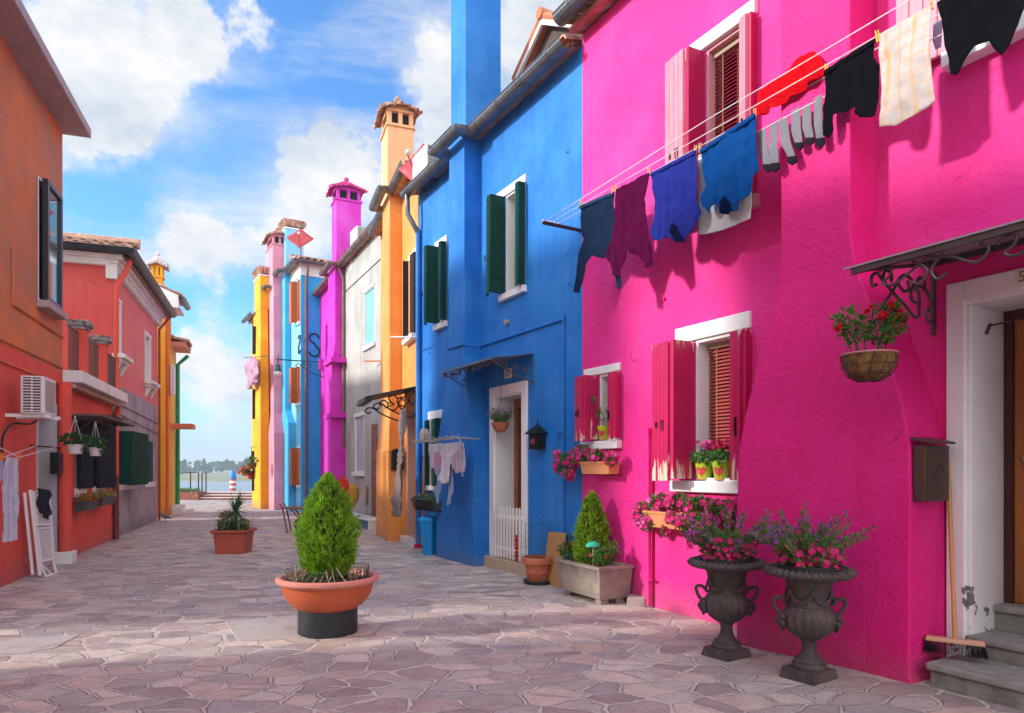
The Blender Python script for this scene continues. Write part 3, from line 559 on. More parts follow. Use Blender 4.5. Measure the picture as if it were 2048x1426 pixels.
shutter_leaf(FP, (w4[1] + .01, .03), (w4[1] + .34, .08), 3.97, 5.28, PALEP, wn, planks=4)
# door of the pink house
do = MB(); t = .03; a, b_, z0, z1 = dr
do.box(FP, a, b_, -.39, .004, z1 - t, z1).box(FP, b_ - t, b_, -.40, .004, z0, z1 - t).box(FP, a, a + t, -.40, .004, z0, z1 - t)
do.box(FP, b_ - .002, S(1897), -.02, .03, .15, 2.52).box(FP, a - .1, b_ - .002, -.02, .03, z1 - .002, 2.52).box(FP, a - .1, a + .002, -.02, .03, .15, z1 - .002)
PEEL = mat('peeling_white_paint', (.80, .78, .78), .6, var=.05, vs=3, bump=.3, bs=30)
nt = PEEL.node_tree; N_ = nt.nodes; L_ = nt.links; b0 = N_['Principled BSDF']; src = b0.inputs['Base Color'].links[0].from_socket
g_ = N_.new('ShaderNodeNewGeometry'); sx_ = N_.new('ShaderNodeSeparateXYZ'); L_.new(g_.outputs['Position'], sx_.inputs[0]); nn_ = N_.new('ShaderNodeTexNoise'); nn_.inputs['Scale'].default_value = 7; nn_.inputs['Detail'].default_value = 5; L_.new(g_.outputs['Position'], nn_.inputs[0])
q1 = N_.new('ShaderNodeMath'); q1.operation = 'MULTIPLY_ADD'; L_.new(sx_.outputs['Z'], q1.inputs[0]); q1.inputs[1].default_value = -.22; L_.new(nn_.outputs['Fac'], q1.inputs[2])
q2 = N_.new('ShaderNodeMapRange'); L_.new(q1.outputs[0], q2.inputs[0]); q2.inputs[1].default_value = .50; q2.inputs[2].default_value = .515
q3 = N_.new('ShaderNodeMixRGB'); L_.new(q2.outputs[0], q3.inputs[0]); L_.new(src, q3.inputs[1]); q3.inputs[2].default_value = (.17, .165, .16, 1); L_.new(q3.outputs[0], b0.inputs['Base Color'])
dd = do.build('door', PEEL, H1, bev=.006)
mb = MB(); mb.box(FP, b_ - t - .05, b_ - t, -.44, -.385, .5, z1 - t).box(FP, a + t, a + t + .05, -.44, -.385, .5, z1 - t).box(FP, a + t + .05, b_ - t - .05, -.44, -.385, z1 - t - .05, z1 - t); mb.build('door_frame', WOODF, dd, bev=.004)
mb = MB(); x0, x1, y0, y1 = a + t + .05, b_ - t - .05, .5, z1 - t - .05; mb.box(FP, x0, x1, -.46, -.43, y0, y1)
for (p0, p1) in ((y0, y0 + .22), (.99, 1.13), (1.73, 1.83), (y1 - .14, y1)): mb.box(FP, x0, x1, -.43, -.412, p0, p1)
for xx in (x1 - .13, x0): mb.box(FP, xx, xx + .13, -.431, -.411, y0, y1)
mb.box(FP, x0 + .2, x1 - .2, -.43, -.418, .80, .95).build('door_leaf', WOODD, dd, bev=.005)
MB().lathe(FP.w(x1 - .065, -.40, 1.42), [(.001, -.026), (.02, -.02), (.027, 0), (.02, .02), (.001, .026)], 14).build('knob', mat('brass', (.35, .25, .12), .35, .8), dd, smooth=1)
mb = MB(); mb.tube([FP.w(b_ - t, -.20, 2.26), FP.w(a + t, -.20, 2.28)], .006, 6).tube([FP.w(b_ - t - .01, -.2, 2.27), FP.w(b_ - t - .02, -.14, 2.2)], .008, 6); mb.build('curtain_rod', IRON, dd)
# three worn stone steps
STEP = mat('mossy_step_stone', (.19, .19, .165), .85, var=.3, vs=9, bump=.7, bs=25, col2=(.30, .29, .25), c2=(.45, .65), c2s=7)
st = thing('stone_steps', 'three worn grey stone steps climbing to the brown door of the pink house', 'steps', FP.w(-4.2, .2, 0))
f0 = FP.s_(1850, .385)
for k, (sa, n1, z0, z1) in enumerate(((f0, .385, .0, .205), (S(1936) , .03, .20, .335), (S(1936), -.25, .33, .497))):
    an = -6.2
    MB().box(FP, an, sa - .015, -.42, n1 - .02, z0, z1 - .045).build('riser', STEP, st, bev=.012); MB().box(FP, an, sa, -.43, n1, z1 - .045, z1).build('tread', mat('grey_tread', (.27, .265, .24), .8, var=.25, vs=10, bump=.5, bs=30), st, bev=.012)
# chimney breast that flares to the ground
zt = 2.82; zb = 1.52
na = .30
def sn(u, n_): return FP.s_(u, n_)
secs = [(-.1, sn(1840, .40), sn(1472, .42), .42), (.1, sn(1822, .40), sn(1472, .42), .42), (1.05, sn(1822, .39), sn(1471, .41), .40), (1.5, sn(1820, .38), sn(1476, .39), .385), (1.75, sn(1806, .36), sn(1488, .37), .365), (2.3, sn(1757, .33), sn(1523, .33), .33), (2.7, sn(1712, na), sn(1555, na), na), (2.95, sn(1700, na), sn(1561, na), na), (6.35, sn(1700, na), sn(1561, na), na)]
breast(FP, H1, secs, PINKR)
MB().box(FP, sn(1700, na), sn(1561, na), -.2, na, 6.35, 8.6).build('chimney', PINKR, H1)
barrel_roof(FP, H1, -8.5, .02, .20, 6.30, 3.4, 1.05)
gutter(FP, H1, [(.06, .27), (-8.4, .27)], 6.42, .10)
px = FP.s_(1297, .05)
pipe(FP, H1, [(px, .05, 1.75), (px, .05, .02)], .026, PINK, 'drainpipe', bands=[(px, .05, .28), (px, .05, 1.74)])
mb = MB().tube([FP.w(px - .03, .05, .28), FP.w(px - .07, .07, .28)], .014, 6); mb.build('tap', PINK, H1)
mb = MB()
for u, v in ((1330, 598), (1447, 1090)): p = FP.w(S(u), .015, Z(u, v)); mb.ball(p, .018, 5)
mb.build('wall_plug', PINKR, H1)
# ---------------- blue house
BLUE = stucco('blue_render', (.003, .145, .51), dirt=(.002, .10, .40), c2=(.045, .27, .66), bump=.4, bs=20, var=.08, c2r=(.38, .78), rough=.6, streak=.5)
H2 = house('blue_house', 'bright blue house with green shutters, tall chimney and a white picket gate in its doorway', FP, 2)
sE = S(838); b1 = (S(1051), S(1012), 3.72, 5.06); b2 = (S(894), S(880), 3.72, 5.0); b3 = (S(884), S(857) - .05, 1.08, 2.20); bd = (S(1046), S(990), .12, 2.375)
wall(FP, H2, .0, sE, 6.2, [b1, b2, b3, bd], BLUE, D=6, ridge=1.0)
def greens(w_, fr, a, b_, z0, z1, wing=.18, prj=.24, near=.07, rows=7):  # leaves standing out take a darker green that carries their shade
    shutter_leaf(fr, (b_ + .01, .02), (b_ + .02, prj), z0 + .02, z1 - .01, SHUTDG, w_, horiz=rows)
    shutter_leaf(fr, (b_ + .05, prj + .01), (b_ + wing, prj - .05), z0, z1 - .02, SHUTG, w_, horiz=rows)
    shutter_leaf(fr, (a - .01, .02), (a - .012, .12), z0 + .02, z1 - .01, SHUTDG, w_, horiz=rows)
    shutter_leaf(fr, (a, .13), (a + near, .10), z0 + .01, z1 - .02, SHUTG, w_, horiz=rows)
    hinge_loop(fr, b_ + .1, prj + .03, z0 + .45, w_, .07).build('shutter_latch', IRONB, w_)
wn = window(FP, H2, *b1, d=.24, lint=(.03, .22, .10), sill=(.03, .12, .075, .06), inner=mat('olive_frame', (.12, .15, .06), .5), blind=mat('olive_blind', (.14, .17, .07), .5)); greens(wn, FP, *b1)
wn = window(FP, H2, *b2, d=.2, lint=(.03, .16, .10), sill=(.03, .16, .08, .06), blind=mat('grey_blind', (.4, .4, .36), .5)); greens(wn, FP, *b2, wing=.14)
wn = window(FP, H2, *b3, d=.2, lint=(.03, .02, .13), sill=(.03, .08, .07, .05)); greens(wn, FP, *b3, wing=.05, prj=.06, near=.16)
# door
do = MB(); a, b_, z0, z1 = bd
do.box(FP, a, b_, -.29, .004, z1 - t, z1).box(FP, b_ - t, b_, -.30, .004, z0, z1 - t).box(FP, a, a + t, -.30, .004, z0, z1 - t)
do.box(FP, b_ - .002, S(982), -.02, .03, .15, 2.50).box(FP, a + .002, b_ - .002, -.02, .03, z1 - .002, 2.50).box(FP, S(1056), a + .002, -.02, .03, .15, 2.50)
dd = do.build('door', WHITE, H2, bev=.006)
mb = MB(); mb.box(FP, b_ - t - .10, b_ - t, -.34, -.29, .15, z1 - t).box(FP, a + t, a + t + .1, -.34, -.29, .15, z1 - t).box(FP, a + t + .1, b_ - t - .1, -.34, -.29, z1 - t - .12, z1 - t).box(FP, a + t + .1, b_ - t - .1, -.34, -.29, .15, .75); mb.build('door_leaf', WOODO, dd, bev=.004)
MB().box(FP, a + t + .1, b_ - t - .1, -.335, -.325, .75, z1 - t - .12).build('pane', GLASS, dd)
MB().lathe(FP.w(b_ - t - .05, -.27, 1.05), [(.001, -.02), (.02, 0), (.001, .02)], 10).build('knob', mat('brass', (.35, .25, .12)), dd, smooth=1)
MB().box(FP, S(1100), S(980), -.3, .10, -.02, .15).build('threshold', mat('beige_threshold', (.45, .35, .25), .8, var=.1, bump=.3), H2, bev=.01)
n2 = .255
secs = [(-.1, sn(948, n2), sn(872, n2), n2), (1.5, sn(948, n2), sn(872, n2), n2), (1.9, sn(944, n2), sn(877, n2), n2), (2.8, sn(930, n2), sn(896, n2), n2), (3.0, sn(928, n2), sn(898, n2), n2), (6.22, sn(928, n2), sn(898, n2), n2)]
breast(FP, H2, secs, BLUE)
MB().box(FP, sn(932, n2), sn(903, n2), -.316, n2 + .01, 6.22, 9.2).build('chimney', BLUE, H2, bev=.01)
barrel_roof(FP, H2, .02, sE, .18, 6.16, 3.4, 1.05)
b_a, b_b = sn(928, n2), sn(898, n2); gutter(FP, H2, [(.0, .22), (b_a - .14, .22), (b_a - .14, .42), (b_b + .12, .42), (b_b + .12, .22), (sE + .10, .22)], 6.16, .10)
so = S(842)
pipe(FP, H2, [(sE - .05, .24, 6.08), (sE - .08, .24, 5.75), (so, .05, 5.45)], .045, METAL, 'swan_neck'); pipe(FP, H2, [(so, .05, 5.5), (so, .05, .0)], .045, BLUE, 'downpipe', bands=[(so, .05, 3.6), (so, .05, 1.4)])
c0 = b_b - .01; zc = FP.z_(960, 700)
mb = MB(); zv = Z(1130, 638); cs = S(1130)
mb.tube([FP.w(sn(890, .28) , .02 , 3.18), FP.w(b_b + .03, .02, 3.17), FP.w(b_b + .02, n2 + .02, 3.17), FP.w(b_a - .02, n2 + .02, 3.15), FP.w(b_a - .03, .02, 3.14), FP.w(cs, .02, zv)], .014, 6); mb.tube([FP.w(cs, .022, zv + .05), FP.w(cs, .022, .02)], .014, 6)
zz = Z(1120, 865); mb.tube([FP.w(cs, .022, zz), FP.w(S(1117), .022, zz), FP.w(S(1117), .022, zz - .1)], .012, 6); mb.build('conduit', BLUE, H2)
p = FP.w(S(1016), .0, Z(1016, 645)); mb = MB(); mb.tube([p - FP.n * .0, p + FP.n * .05], .035, 12); mb.build('vent_pipe', mat('vent_beige', (.4, .28, .2), .7), H2)
mb = MB()
for u, v in ((1056, 637), (1046, 661), (860, 706), (1136, 305), (1136, 508), (1140, 570)): mb.tube([FP.w(S(u), 0, Z(u, v)), FP.w(S(u), .03, Z(u, v)), FP.w(S(u), .03, Z(u, v) + .03)], .007, 5)
mb.build('wall_hook', BLUE, H2)
# dormer on the blue roof, seen over the gutter
nd = -.8; e1 = FP.sz(1043, 168, nd); ap = FP.sz(1101, 42, nd); e2 = (2 * ap[0] - e1[0], e1[1]); mb = MB()
mb.loft([[FP.w(e2[0] + .05, n_, 6.3), FP.w(e1[0] - .05, n_, 6.3), FP.w(e1[0] - .05, n_, e1[1]), FP.w(ap[0], n_, ap[1] - .04), FP.w(e2[0] + .05, n_, e2[1])] for n_ in (nd, nd - 1.6)]); dm = mb.build('dormer', mat('dormer_brown', (.10, .06, .045), .8), H2)
mb = MB(); 
for a_, b_2 in ((e1, ap), (e2, ap)):
    mb.hexa([FP.w(a_[0], nd + .16, a_[1] - .10), FP.w(b_2[0], nd + .16, b_2[1] - .10), FP.w(b_2[0], nd + .12, b_2[1] - .10), FP.w(a_[0], nd + .12, a_[1] - .10), FP.w(a_[0], nd + .16, a_[1] + .0), FP.w(b_2[0], nd + .16, b_2[1] + .0), FP.w(b_2[0], nd + .12, b_2[1] + .0), FP.w(a_[0], nd + .12, a_[1] + .0)])
mb.build('barge_board', STONE, dm)
mb = MB()
for a_, b_2 in ((e1, ap), (e2, ap)):
    mb.add([FP.w(a_[0], nd + .16, a_[1] + .01), FP.w(b_2[0], nd + .16, b_2[1] + .01), FP.w(b_2[0], nd - 1.6, b_2[1] + .01), FP.w(a_[0], nd - 1.6, a_[1] + .01)], [(0, 1, 2, 3)])
    for k in range(6): nn9 = nd + .12 - .3 * k; mb.tube([FP.w(a_[0], nn9, a_[1] + .03), FP.w(b_2[0], nn9, b_2[1] + .03)], .06, 8)
mb.tube([FP.w(ap[0], nd + .2, ap[1] + .05), FP.w(ap[0], nd - 1.6, ap[1] + .05)], .08, 8); mb.build('dormer_tiles', mat('orange_tile', (.50, .17, .08), .8, var=.2, isl=.2), dm)
# ---------------- orange house (right)
ORA = stucco('apricot_render', (.80, .30, .055), dirt=(.66, .20, .02), c2=(.84, .42, .14), bump=.25, bs=18, var=.06, c2r=(.45, .7), rough=.6)
ORP = stucco('pale_apricot_render', (.84, .45, .22), dirt=(.76, .36, .14), c2=(.85, .52, .30), bump=.2, bs=18, var=.05)
H3 = house('orange_house', 'apricot house with a flared chimney breast and dark awning, right after the blue house', FO, 1)
so_, zo_ = FO.s_, FO.z_; s_end = 3.95
o1 = (so_(835), so_(821), 3.75, 5.2); od = (so_(836), so_(815), .1, 2.45)
wall(FO, H3, .06, s_end, 6.72, [o1, od], ORA, D=6, ridge=1.0)
wn = window(FO, H3, *o1, lint=(.03, .05, .09), sill=(.02, .22, .08, .12)); shutter_leaf(FO, (o1[1] + .02, .03), (o1[1] + .03, .14), 3.76, 5.2, SHUTB, wn, planks=1); shutter_leaf(FO, (o1[0], .05), (o1[0] + .25, .07), 3.76, 5.2, SHUTB, wn, planks=3)
mb = lining(FO, od[0], od[1], .1, 2.45, .35, .03); mb.box(FO, od[1], od[1] + .04, -.02, .02, .1, 2.5); dd = mb.build('door', mat('beige_jamb', (.50, .33, .26), .75, var=.1), H3)
MB().box(FO, od[0] + .03, od[1] - .03, -.38, -.34, .12, 2.42).build('door_leaf', WOODD, dd)
MB().box(FO, .1, od[1] + .1, -.3, .12, -.02, .12).build('threshold', STONE, H3, bev=.01)
nb = .243; q = FO.s_
secs = [(-.1, q(776, .343), q(752, .343), .343), (1.72, q(776, .343), q(752, .343), .343), (1.76, q(777, .33), q(754, .33), .33), (2.5, q(779, nb), q(764, nb), nb), (6.74, q(779, nb), q(765, nb), nb)]
breast(FO, H3, secs, ORA)
stack(FO, H3, q(776, nb), q(764, nb), -.27, nb + .01, 6.75, 8.12, ORP, 'house')
barrel_roof(FO, H3, .06, s_end, .18, 6.72, 3.4, 1.0)
ga, gb = q(779, nb), q(765, nb); gutter(FO, H3, [(.12, .2), (ga - .12, .2), (ga - .12, .40), (gb + .12, .40), (gb + .12, .2), (s_end, .2)], 6.76, .095)
# ---------------- grey house
GREY = stucco('weathered_plaster', (.40, .39, .35), dirt=(.24, .22, .19), c2=(.52, .50, .46), bump=.5, bs=14, var=.16, c2r=(.42, .62), streak=.8)
H4 = house('grey_house', 'unpainted weathered grey plaster house between the apricot and the magenta house', FG, 1.5)
sg, zg = FG.s_, FG.z_; ge = (Vector((-4.69, 19.16, 0)) - FG.o).length
g1 = (sg(750), sg(729), zg(740, 690), zg(740, 577)); g2 = (sg(728), sg(710), zg(719, 945), zg(719, 832)); 
wall(FG, H4, .05, ge, 7.05, [g1, g2], GREY, D=6, ridge=1.0)
TURQ = mat('turquoise_sheeting', (.22, .50, .56), .5, var=.2, vs=4, bump=.6, bs=6, bdist=.05)
wn = window(FG, H4, *g1, d=.12, lint=(.03, .03, .05), sill=(.05, .05, .09, .06)); MB().box(FG, g1[0] + .03, g1[1] - .03, -.09, -.03, g1[2] + .03, g1[3] - .03).build('sheeting', TURQ, wn)
wn = window(FG, H4, *g2, d=.12, lint=(.04, .04, .08), sill=(.06, .06, .09, .08)); shutter_leaf(FG, (g2[0] + .03, -.05), (g2[1] - .03, -.05), g2[2] + .03, g2[3] - .03, mat('lilac_grey_board', (.42, .40, .47), .6, var=.1), wn, planks=2)
mb = MB(); zb0, zb1 = zg(748, 1035), zg(748, 848); mb.box(FG, sg(756), sg(743), 0, .006, zb0, zb1).box(FG, sg(737), sg(732), 0, .006, zg(735, 1010), zg(735, 973)); mb.build('brick_patch', BRICK, H4)
MB().box(FG, .1, sg(706), .0, .45, -.05, .22).build('doorstep', STONE, H4, bev=.01)
MB().box(FG, .15, sg(745), .45, .47, 0, .2).build('step_tile', mat('blue_tile', (.06, .16, .28), .4, var=.6, vs=12), H4)
gutter(FG, H4, [(.0, .18), (ge, .18)], 7.1, .09, RUSTG); barrel_roof(FG, H4, .05, ge, .15, 7.08, 3.4, 1.0)
gp = ge - .06; pipe(FG, H4, [(gp, .18, 7.0), (gp, .05, 6.7), (gp, .05, 2.0)], .045, RUSTG)
mb = MB().tube([FG.w(.05, .01, zg(760, 520)), FG.w(ge, .01, zg(695, 580))], .01, 5); mb.build('cable', IRON, H4)
# ---------------- magenta house
MAG = stucco('magenta_render', (.60, .012, .42), dirt=(.48, .008, .34), c2=(.70, .06, .52), bump=.3, bs=16, var=.08, c2r=(.45, .7))
H5 = house('magenta_house', 'violet magenta house with a tall square chimney and tiny slit window', FM, 1.5)
sm_, zm = FM.s_, FM.z_; me_ = 3.55
m1 = (sm_(655), sm_(651), zm(653, 742), zm(653, 648))
wall(FM, H5, .03, me_, 7.05, [m1], MAG, D=5, ridge=.9)
wn = window(FM, H5, *m1, d=.15, jamb=MAG, lint=None, sill=None, glass=DARK, bars=0, inner=SHUTB)
nm = .27; q = FM.s_
secs = [(-.1, q(662, .40), q(648, .40), .40), (2.75, q(662, .40), q(648, .40), .40), (2.8, q(662, .40), q(648, .40), .40), (2.9, q(663, .36), q(649, .36), .36), (4.35, q(663, .36), q(649, .36), .36), (4.6, q(667, .32), q(653, .32), .32), (5.0, q(670, nm), q(656, nm), nm), (7.1, q(670, nm), q(656, nm), nm)]
breast(FM, H5, secs, MAG)
for z in (2.8, 4.33): MB().box(FM, q(662, .42) - .03, q(648, .42) + .03, -.01, .43, z, z + .14).build('string_course', MAG, H5, bev=.01)
MAGT = mat('pink_cap_tile', (.55, .05, .22), .7, var=.15, isl=.2)
stack(FM, H5, q(673, nm), q(664, nm), -.42, nm + .01, 7.1, 8.85, stucco('magenta_light_render', (.62, .03, .45), c2=(.7, .1, .55), bump=.2), 'house', MAGT)
barrel_roof(FM, H5, .03, me_, .15, 7.08, 2.6, .9, TILEP)
ga, gb = q(670, nm), q(656, nm); gutter(FM, H5, [(.1, .18), (ga - .12, .18), (ga - .12, .42), (gb + .1, .42), (gb + .1, .18), (me_, .18)], 7.1, .09, RUSTG)
mb = MB(); 
# ---------------- light blue house
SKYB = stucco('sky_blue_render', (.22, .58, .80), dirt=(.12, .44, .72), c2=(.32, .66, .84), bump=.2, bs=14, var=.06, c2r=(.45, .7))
SKYD = stucco('shaded_blue_render', (.03, .36, .72), dirt=(.02, .30, .66), c2=(.05, .42, .78), bump=.2, bs=14, var=.08)
H6 = house('light_blue_house', 'three storey light blue house with orange shutters and iron wall anchors', FB, 1)
sb_, zb_ = FB.s_, FB.z_; be = 1.9; ez = 8.05
bw = [(sb_(600), sb_(588), zb_(594, 648), zb_(594, 566)), (sb_(599), sb_(588), zb_(593, 808), zb_(593, 737)), (sb_(598), sb_(586), zb_(592, 970), zb_(592, 897))]
bw = [(.07, .36, x[2], x[3]) for x in bw]
wall(FB, H6, 0, be, ez, bw, SKYB, D=5)
for k, x in enumerate(bw):
    wn = window(FB, H6, *x, d=.12, lint=(.03, .05, .08), sill=(.03, .05, .08, .06)); shutter_leaf(FB, (x[1] + .01, .02), (x[1] + .02, .20), x[2], x[3], mat('shaded_orange_wood', (.36, .09, .015), .5), wn, planks=1); shutter_leaf(FB, (x[1] + .04, .21), (x[1] + .42, .17), x[2], x[3], SHUTO, wn, planks=2)  # standing leaf in a darker orange, its shade put into the colour
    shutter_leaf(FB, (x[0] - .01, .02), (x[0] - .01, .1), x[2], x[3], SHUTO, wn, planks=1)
ns = .2; q = FB.s_
secs = [(-.1, q(577, .24), q(563, .24), .24), (2.9, q(577, .24), q(563, .24), .24), (3.4, q(570, ns), q(562, ns), ns), (ez, q(570, ns), q(562, ns), ns)]
breast(FB, H6, secs, stucco('part_shaded_blue_render', (.06, .42, .74), c2=(.1, .5, .8), bump=.2))  # breast blue between wall and flank, part of its side's shade mixed in
# darker flank facing down the street, a thin proud coat whose deeper blue carries the shade
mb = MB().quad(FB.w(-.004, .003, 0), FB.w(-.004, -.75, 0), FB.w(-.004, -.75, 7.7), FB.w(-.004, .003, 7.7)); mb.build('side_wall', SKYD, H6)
mb = MB(); mb.box(FB, -.02, be, .0, .02, 7.65, ez).box(FB, -.03, -.006, -5, .02, 7.65, ez); mb.build('cornice', WHITE, H6)
stack(FB, H6, q(572, .1), q(562, .1) , -.50, .12, ez, 9.65, SKYB, 'flare')
# hipped tiled roof: the flank slope and the street slope
f2 = Fac.__new__(Fac); f2.t = -FB.n; f2.n = -FB.t; f2.o = FB.w(0, 0, 0); f2.side = 'R'
barrel_roof(f2, H6, -.15, 5.0, .22, ez + .03, 1.0, .3, both=False); barrel_roof(FB, H6, .1, be, .18, ez + .02, 2.5, .35, both=False)
gutter(FB, H6, [(-.28, -4.5), (-.28, .24), (be * .62, .24), (be * .62, .42), (be, .42)], ez + .02, .09)
pipe(f2, H6, [(.16, .26, ez - .05), (.16, .20, ez - .35), (.16, .05, ez - .6), (.16, .05, .0)], .045, RUSTG, bands=[(.16, .05, 2.6)])
def anchor(fr, s, z, h, m, P):
    ax, az = fr.t, Vector((0, 0, 1)); c1 = fr.w(s, .03, z + h * .28); c2 = fr.w(s, .03, z - h * .28)
    pts = scroll(c1, h * .04, h * .22, 0, .1, ax, az, 3)[:0] + [c1 + ax * (h * .2 * math.cos(x)) + az * (h * .2 * math.sin(x)) for x in [R(d) for d in range(10, 271, 20)]] + [c2 + ax * (h * .22 * math.cos(x)) + az * (h * .22 * math.sin(x)) for x in [R(d) for d in range(70, -190, -20)]]
    MB().tube(catmull(pts, 2), .022, 6).build('wall_anchor', m, P, smooth=1)
anchor(f2, .42, atY(628, 690, 22.3).z, .75, IRONB, H6); anchor(FB, .1, zb_(598, 690), .6, IRONB, H6)
# ---------------- rose house
ROSE = stucco('rose_render', (.72, .26, .34), dirt=(.62, .20, .27), c2=(.78, .36, .42), bump=.2, bs=14, var=.06)
H7 = house('rose_house', 'dusty rose house with orange and dark shutters, between light blue and yellow houses', FR, .8)
q = FR.s_; zr = FR.z_; re_ = 1.15
rw = [(q(561), q(552), zr(556, 672), zr(556, 612)), (q(560), q(550), zr(555, 820), zr(555, 762))]; rd = (q(557), q(550), .1, zr(553, 905))
wall(FR, H7, .0, re_, 7.7, rw + [rd], ROSE, D=5, ridge=.8)
for x in rw: wn = window(FR, H7, *x, d=.12, lint=(.02, .02, .06), sill=(.03, .03, .06, .08)); shutter_leaf(FR, (x[1] + .01, .02), (x[1] + .02, .25), x[2], x[3], SHUTN, wn, planks=1); shutter_leaf(FR, (x[0] - .01, .05), (x[0] + .12, .07), x[2], x[3], SHUTO, wn, planks=2)
mb = lining(FR, *rd, .25, .03); mb.box(FR, rd[0] - .1, rd[1] + .08, -.02, .02, rd[3], rd[3] + .1); dd = mb.build('door', WHITE, H7); MB().box(FR, rd[0] + .03, rd[1] - .03, -.27, -.24, .1, rd[3]).build('door_leaf', GREYR, dd)
MB().box(FR, rd[0] - .2, rd[1] + .1, .0, .25, -.03, .12).build('doorstep', STONE, H7)
secs = [(-.1, q(548, .38), q(529, .38), .38), (2.6, q(548, .38), q(530, .38), .38), (3.3, q(547, .3), q(532, .3), .3), (7.7, q(547, .3), q(532, .3), .3)]
breast(FR, H7, secs, ROSE)
stack(FR, H7, q(546, .3), q(533, .3) + .0, -.2, .31, 7.7, 9.1, ROSE, 'house'); barrel_roof(FR, H7, .02, re_, .15, 7.7, 2.6, .8); gutter(FR, H7, [(.0, .3), (.15, .48), (re_, .48)], 7.72, .08)
mb = MB().box(FR, -.0, re_, 0, .02, 7.4, 7.7); mb.build('cornice', WHITE, H7)
# ---------------- yellow house
YEL = stucco('yolk_yellow_render', (.78, .36, .012), dirt=(.66, .24, .01), c2=(.84, .52, .02), bump=.25, bs=14, var=.1)
H8 = house('yellow_house', 'golden yellow house with dark shutters, last in the right hand row', FY, .8)
q = FY.s_; zy = FY.z_; ye = q(504)
yw = [(q(529), q(524), zy(526, 708), zy(526, 652)), (q(529), q(524), zy(526, 838), zy(526, 778)), (q(529), q(523), zy(526, 982), zy(526, 902))]
yw = [(max(.03, a), max(a + .3, b_), z0, z1) for a, b_, z0, z1 in yw]
wall(FY, H8, 0, ye, 7.0, yw, YEL, D=5, ridge=.8)
for x in yw: wn = window(FY, H8, *x, d=.1, lint=(.02, .02, .06), sill=(.02, .03, .06, .1)); shutter_leaf(FY, (x[1] + .01, .02), (x[1] + .02, .33), x[2], x[3], SHUTB, wn, planks=1)
secs = [(-.1, q(521, .25), q(506, .25), .25), (2.2, q(521, .25), q(506, .25), .25), (7.0, q(521, .2), q(507, .2), .2)]
breast(FY, H8, secs, YEL); stack(FY, H8, q(521, .2), q(509, .2), -.2, .21, 7.0, 8.15, YEL, 'flare'); barrel_roof(FY, H8, .02, ye, .15, 7.0, 2.6, .8); gutter(FY, H8, [(.0, .3), (ye + .1, .3)], 7.05, .08)
# ================================================================ LEFT SIDE OF THE STREET
FL = Fac(-5.277, 6.1, -.347, 'L'); q = FL.s_; zl = FL.z_
def sY(y): return (y - FL.o.y) / FL.t.y
OR1 = stucco('rust_orange_render', (.68, .165, .04), dirt=(.50, .12, .045), c2=(.46, .17, .09), bump=.35, bs=14, var=.14, c2r=(.42, .62), streak=.6)
RED = stucco('coral_red_render', (.72, .085, .055), dirt=(.50, .06, .045), c2=(.72, .11, .07), bump=.3, bs=14, var=.08, streak=.4)
L1 = house('rust_orange_house', 'rust orange house with coral red ground floor, nearest on the left', FL, 2)
e1 = q(125); l1w = (q(76), q(110), 3.62, 5.28); l1d = (q(75), q(112), .02, 2.25)
mb = MB()
def split_wall(fr, P, s0, s1, zs, z1, holes, mlow, mup, D):
    lo = [(a, b_, c, min(d, zs)) for a, b_, c, d in holes if c < zs]; up = [(a, b_, max(c, zs), d) for a, b_, c, d in holes if d > zs]
    wall(fr, P, s0, s1, zs, lo, mlow, 'lower_wall', D); wall(fr, P, s0, s1, z1, up, mup, 'upper_wall', D, z0=zs)
split_wall(FL, L1, 0, e1, 2.80, 6.36, [l1w, l1d], RED, OR1, 5)
# concrete eaves slab and low roof
CONC = mat('pinkish_concrete', (.40, .29, .28), .85, var=.12, vs=5, bump=.3, bs=30)
MB().box(FL, -.3, e1 + .06, -5.2, .36, 6.36, 6.50).build('eaves_slab', CONC, L1, bev=.01); 
mb = MB(); mb.add([FL.w(-.3, .3, 6.5), FL.w(e1, .3, 6.5), FL.w(e1, -2.4, 7.2), FL.w(-.3, -2.4, 7.2), FL.w(e1, -5.1, 6.5), FL.w(-.3, -5.1, 6.5)], [(0, 1, 2, 3), (3, 2, 4, 5), (1, 4, 2), (0, 3, 5)]); mb.build('roof', TILE, L1)
wn = window(FL, L1, *l1w, d=.10, lint=None, sill=None, jamb=WHITE, inner=SHUTN, bars=0)
DKF = mat('dark_frame', (.02, .022, .03), .35)
a, b_, z0, z1 = l1w; mb = MB(); mb.box(FL, a + .06, b_, .03, .10, z0 - .0, z0 + .07).box(FL, a + .06, b_, .03, .10, z1 - .07, z1 - .01).box(FL, a + .06, a + .13, .03, .10, z0 + .07, z1 - .07).box(FL, b_ - .07, b_, .03, .10, z0 + .07, z1 - .07); mb.build('casement', DKF, wn, bev=.004)
MB().box(FL, a + .13, b_ - .07, .05, .07, z0 + .07, z1 - .07).build('outer_pane', mat('sky_reflecting_glass', (.10, .12, .16), .03, metal=.6, var=.02, spec=1), wn)
MB().box(FL, a - .04, b_ + .08, -.1, .14, z0 - .10, z0 - .005).build('sill', CONC, wn, bev=.006)
a, b_, z0, z1 = l1d; mb = lining(FL, a, b_, z0, z1, .55, .03); mb.box(FL, a - .05, a + .001, -.02, .012, z0, z1 + .05).box(FL, b_, b_ + .05, -.02, .012, z0, z1 + .05); dd = mb.build('door', mat('grey_lilac_jamb', (.48, .45, .47), .7, var=.05), L1)
MB().box(FL, a + .03, b_ - .03, -.6, -.53, .03, z1 - .03).build('door_leaf', WOODD, dd)
mb = MB(); r = .013
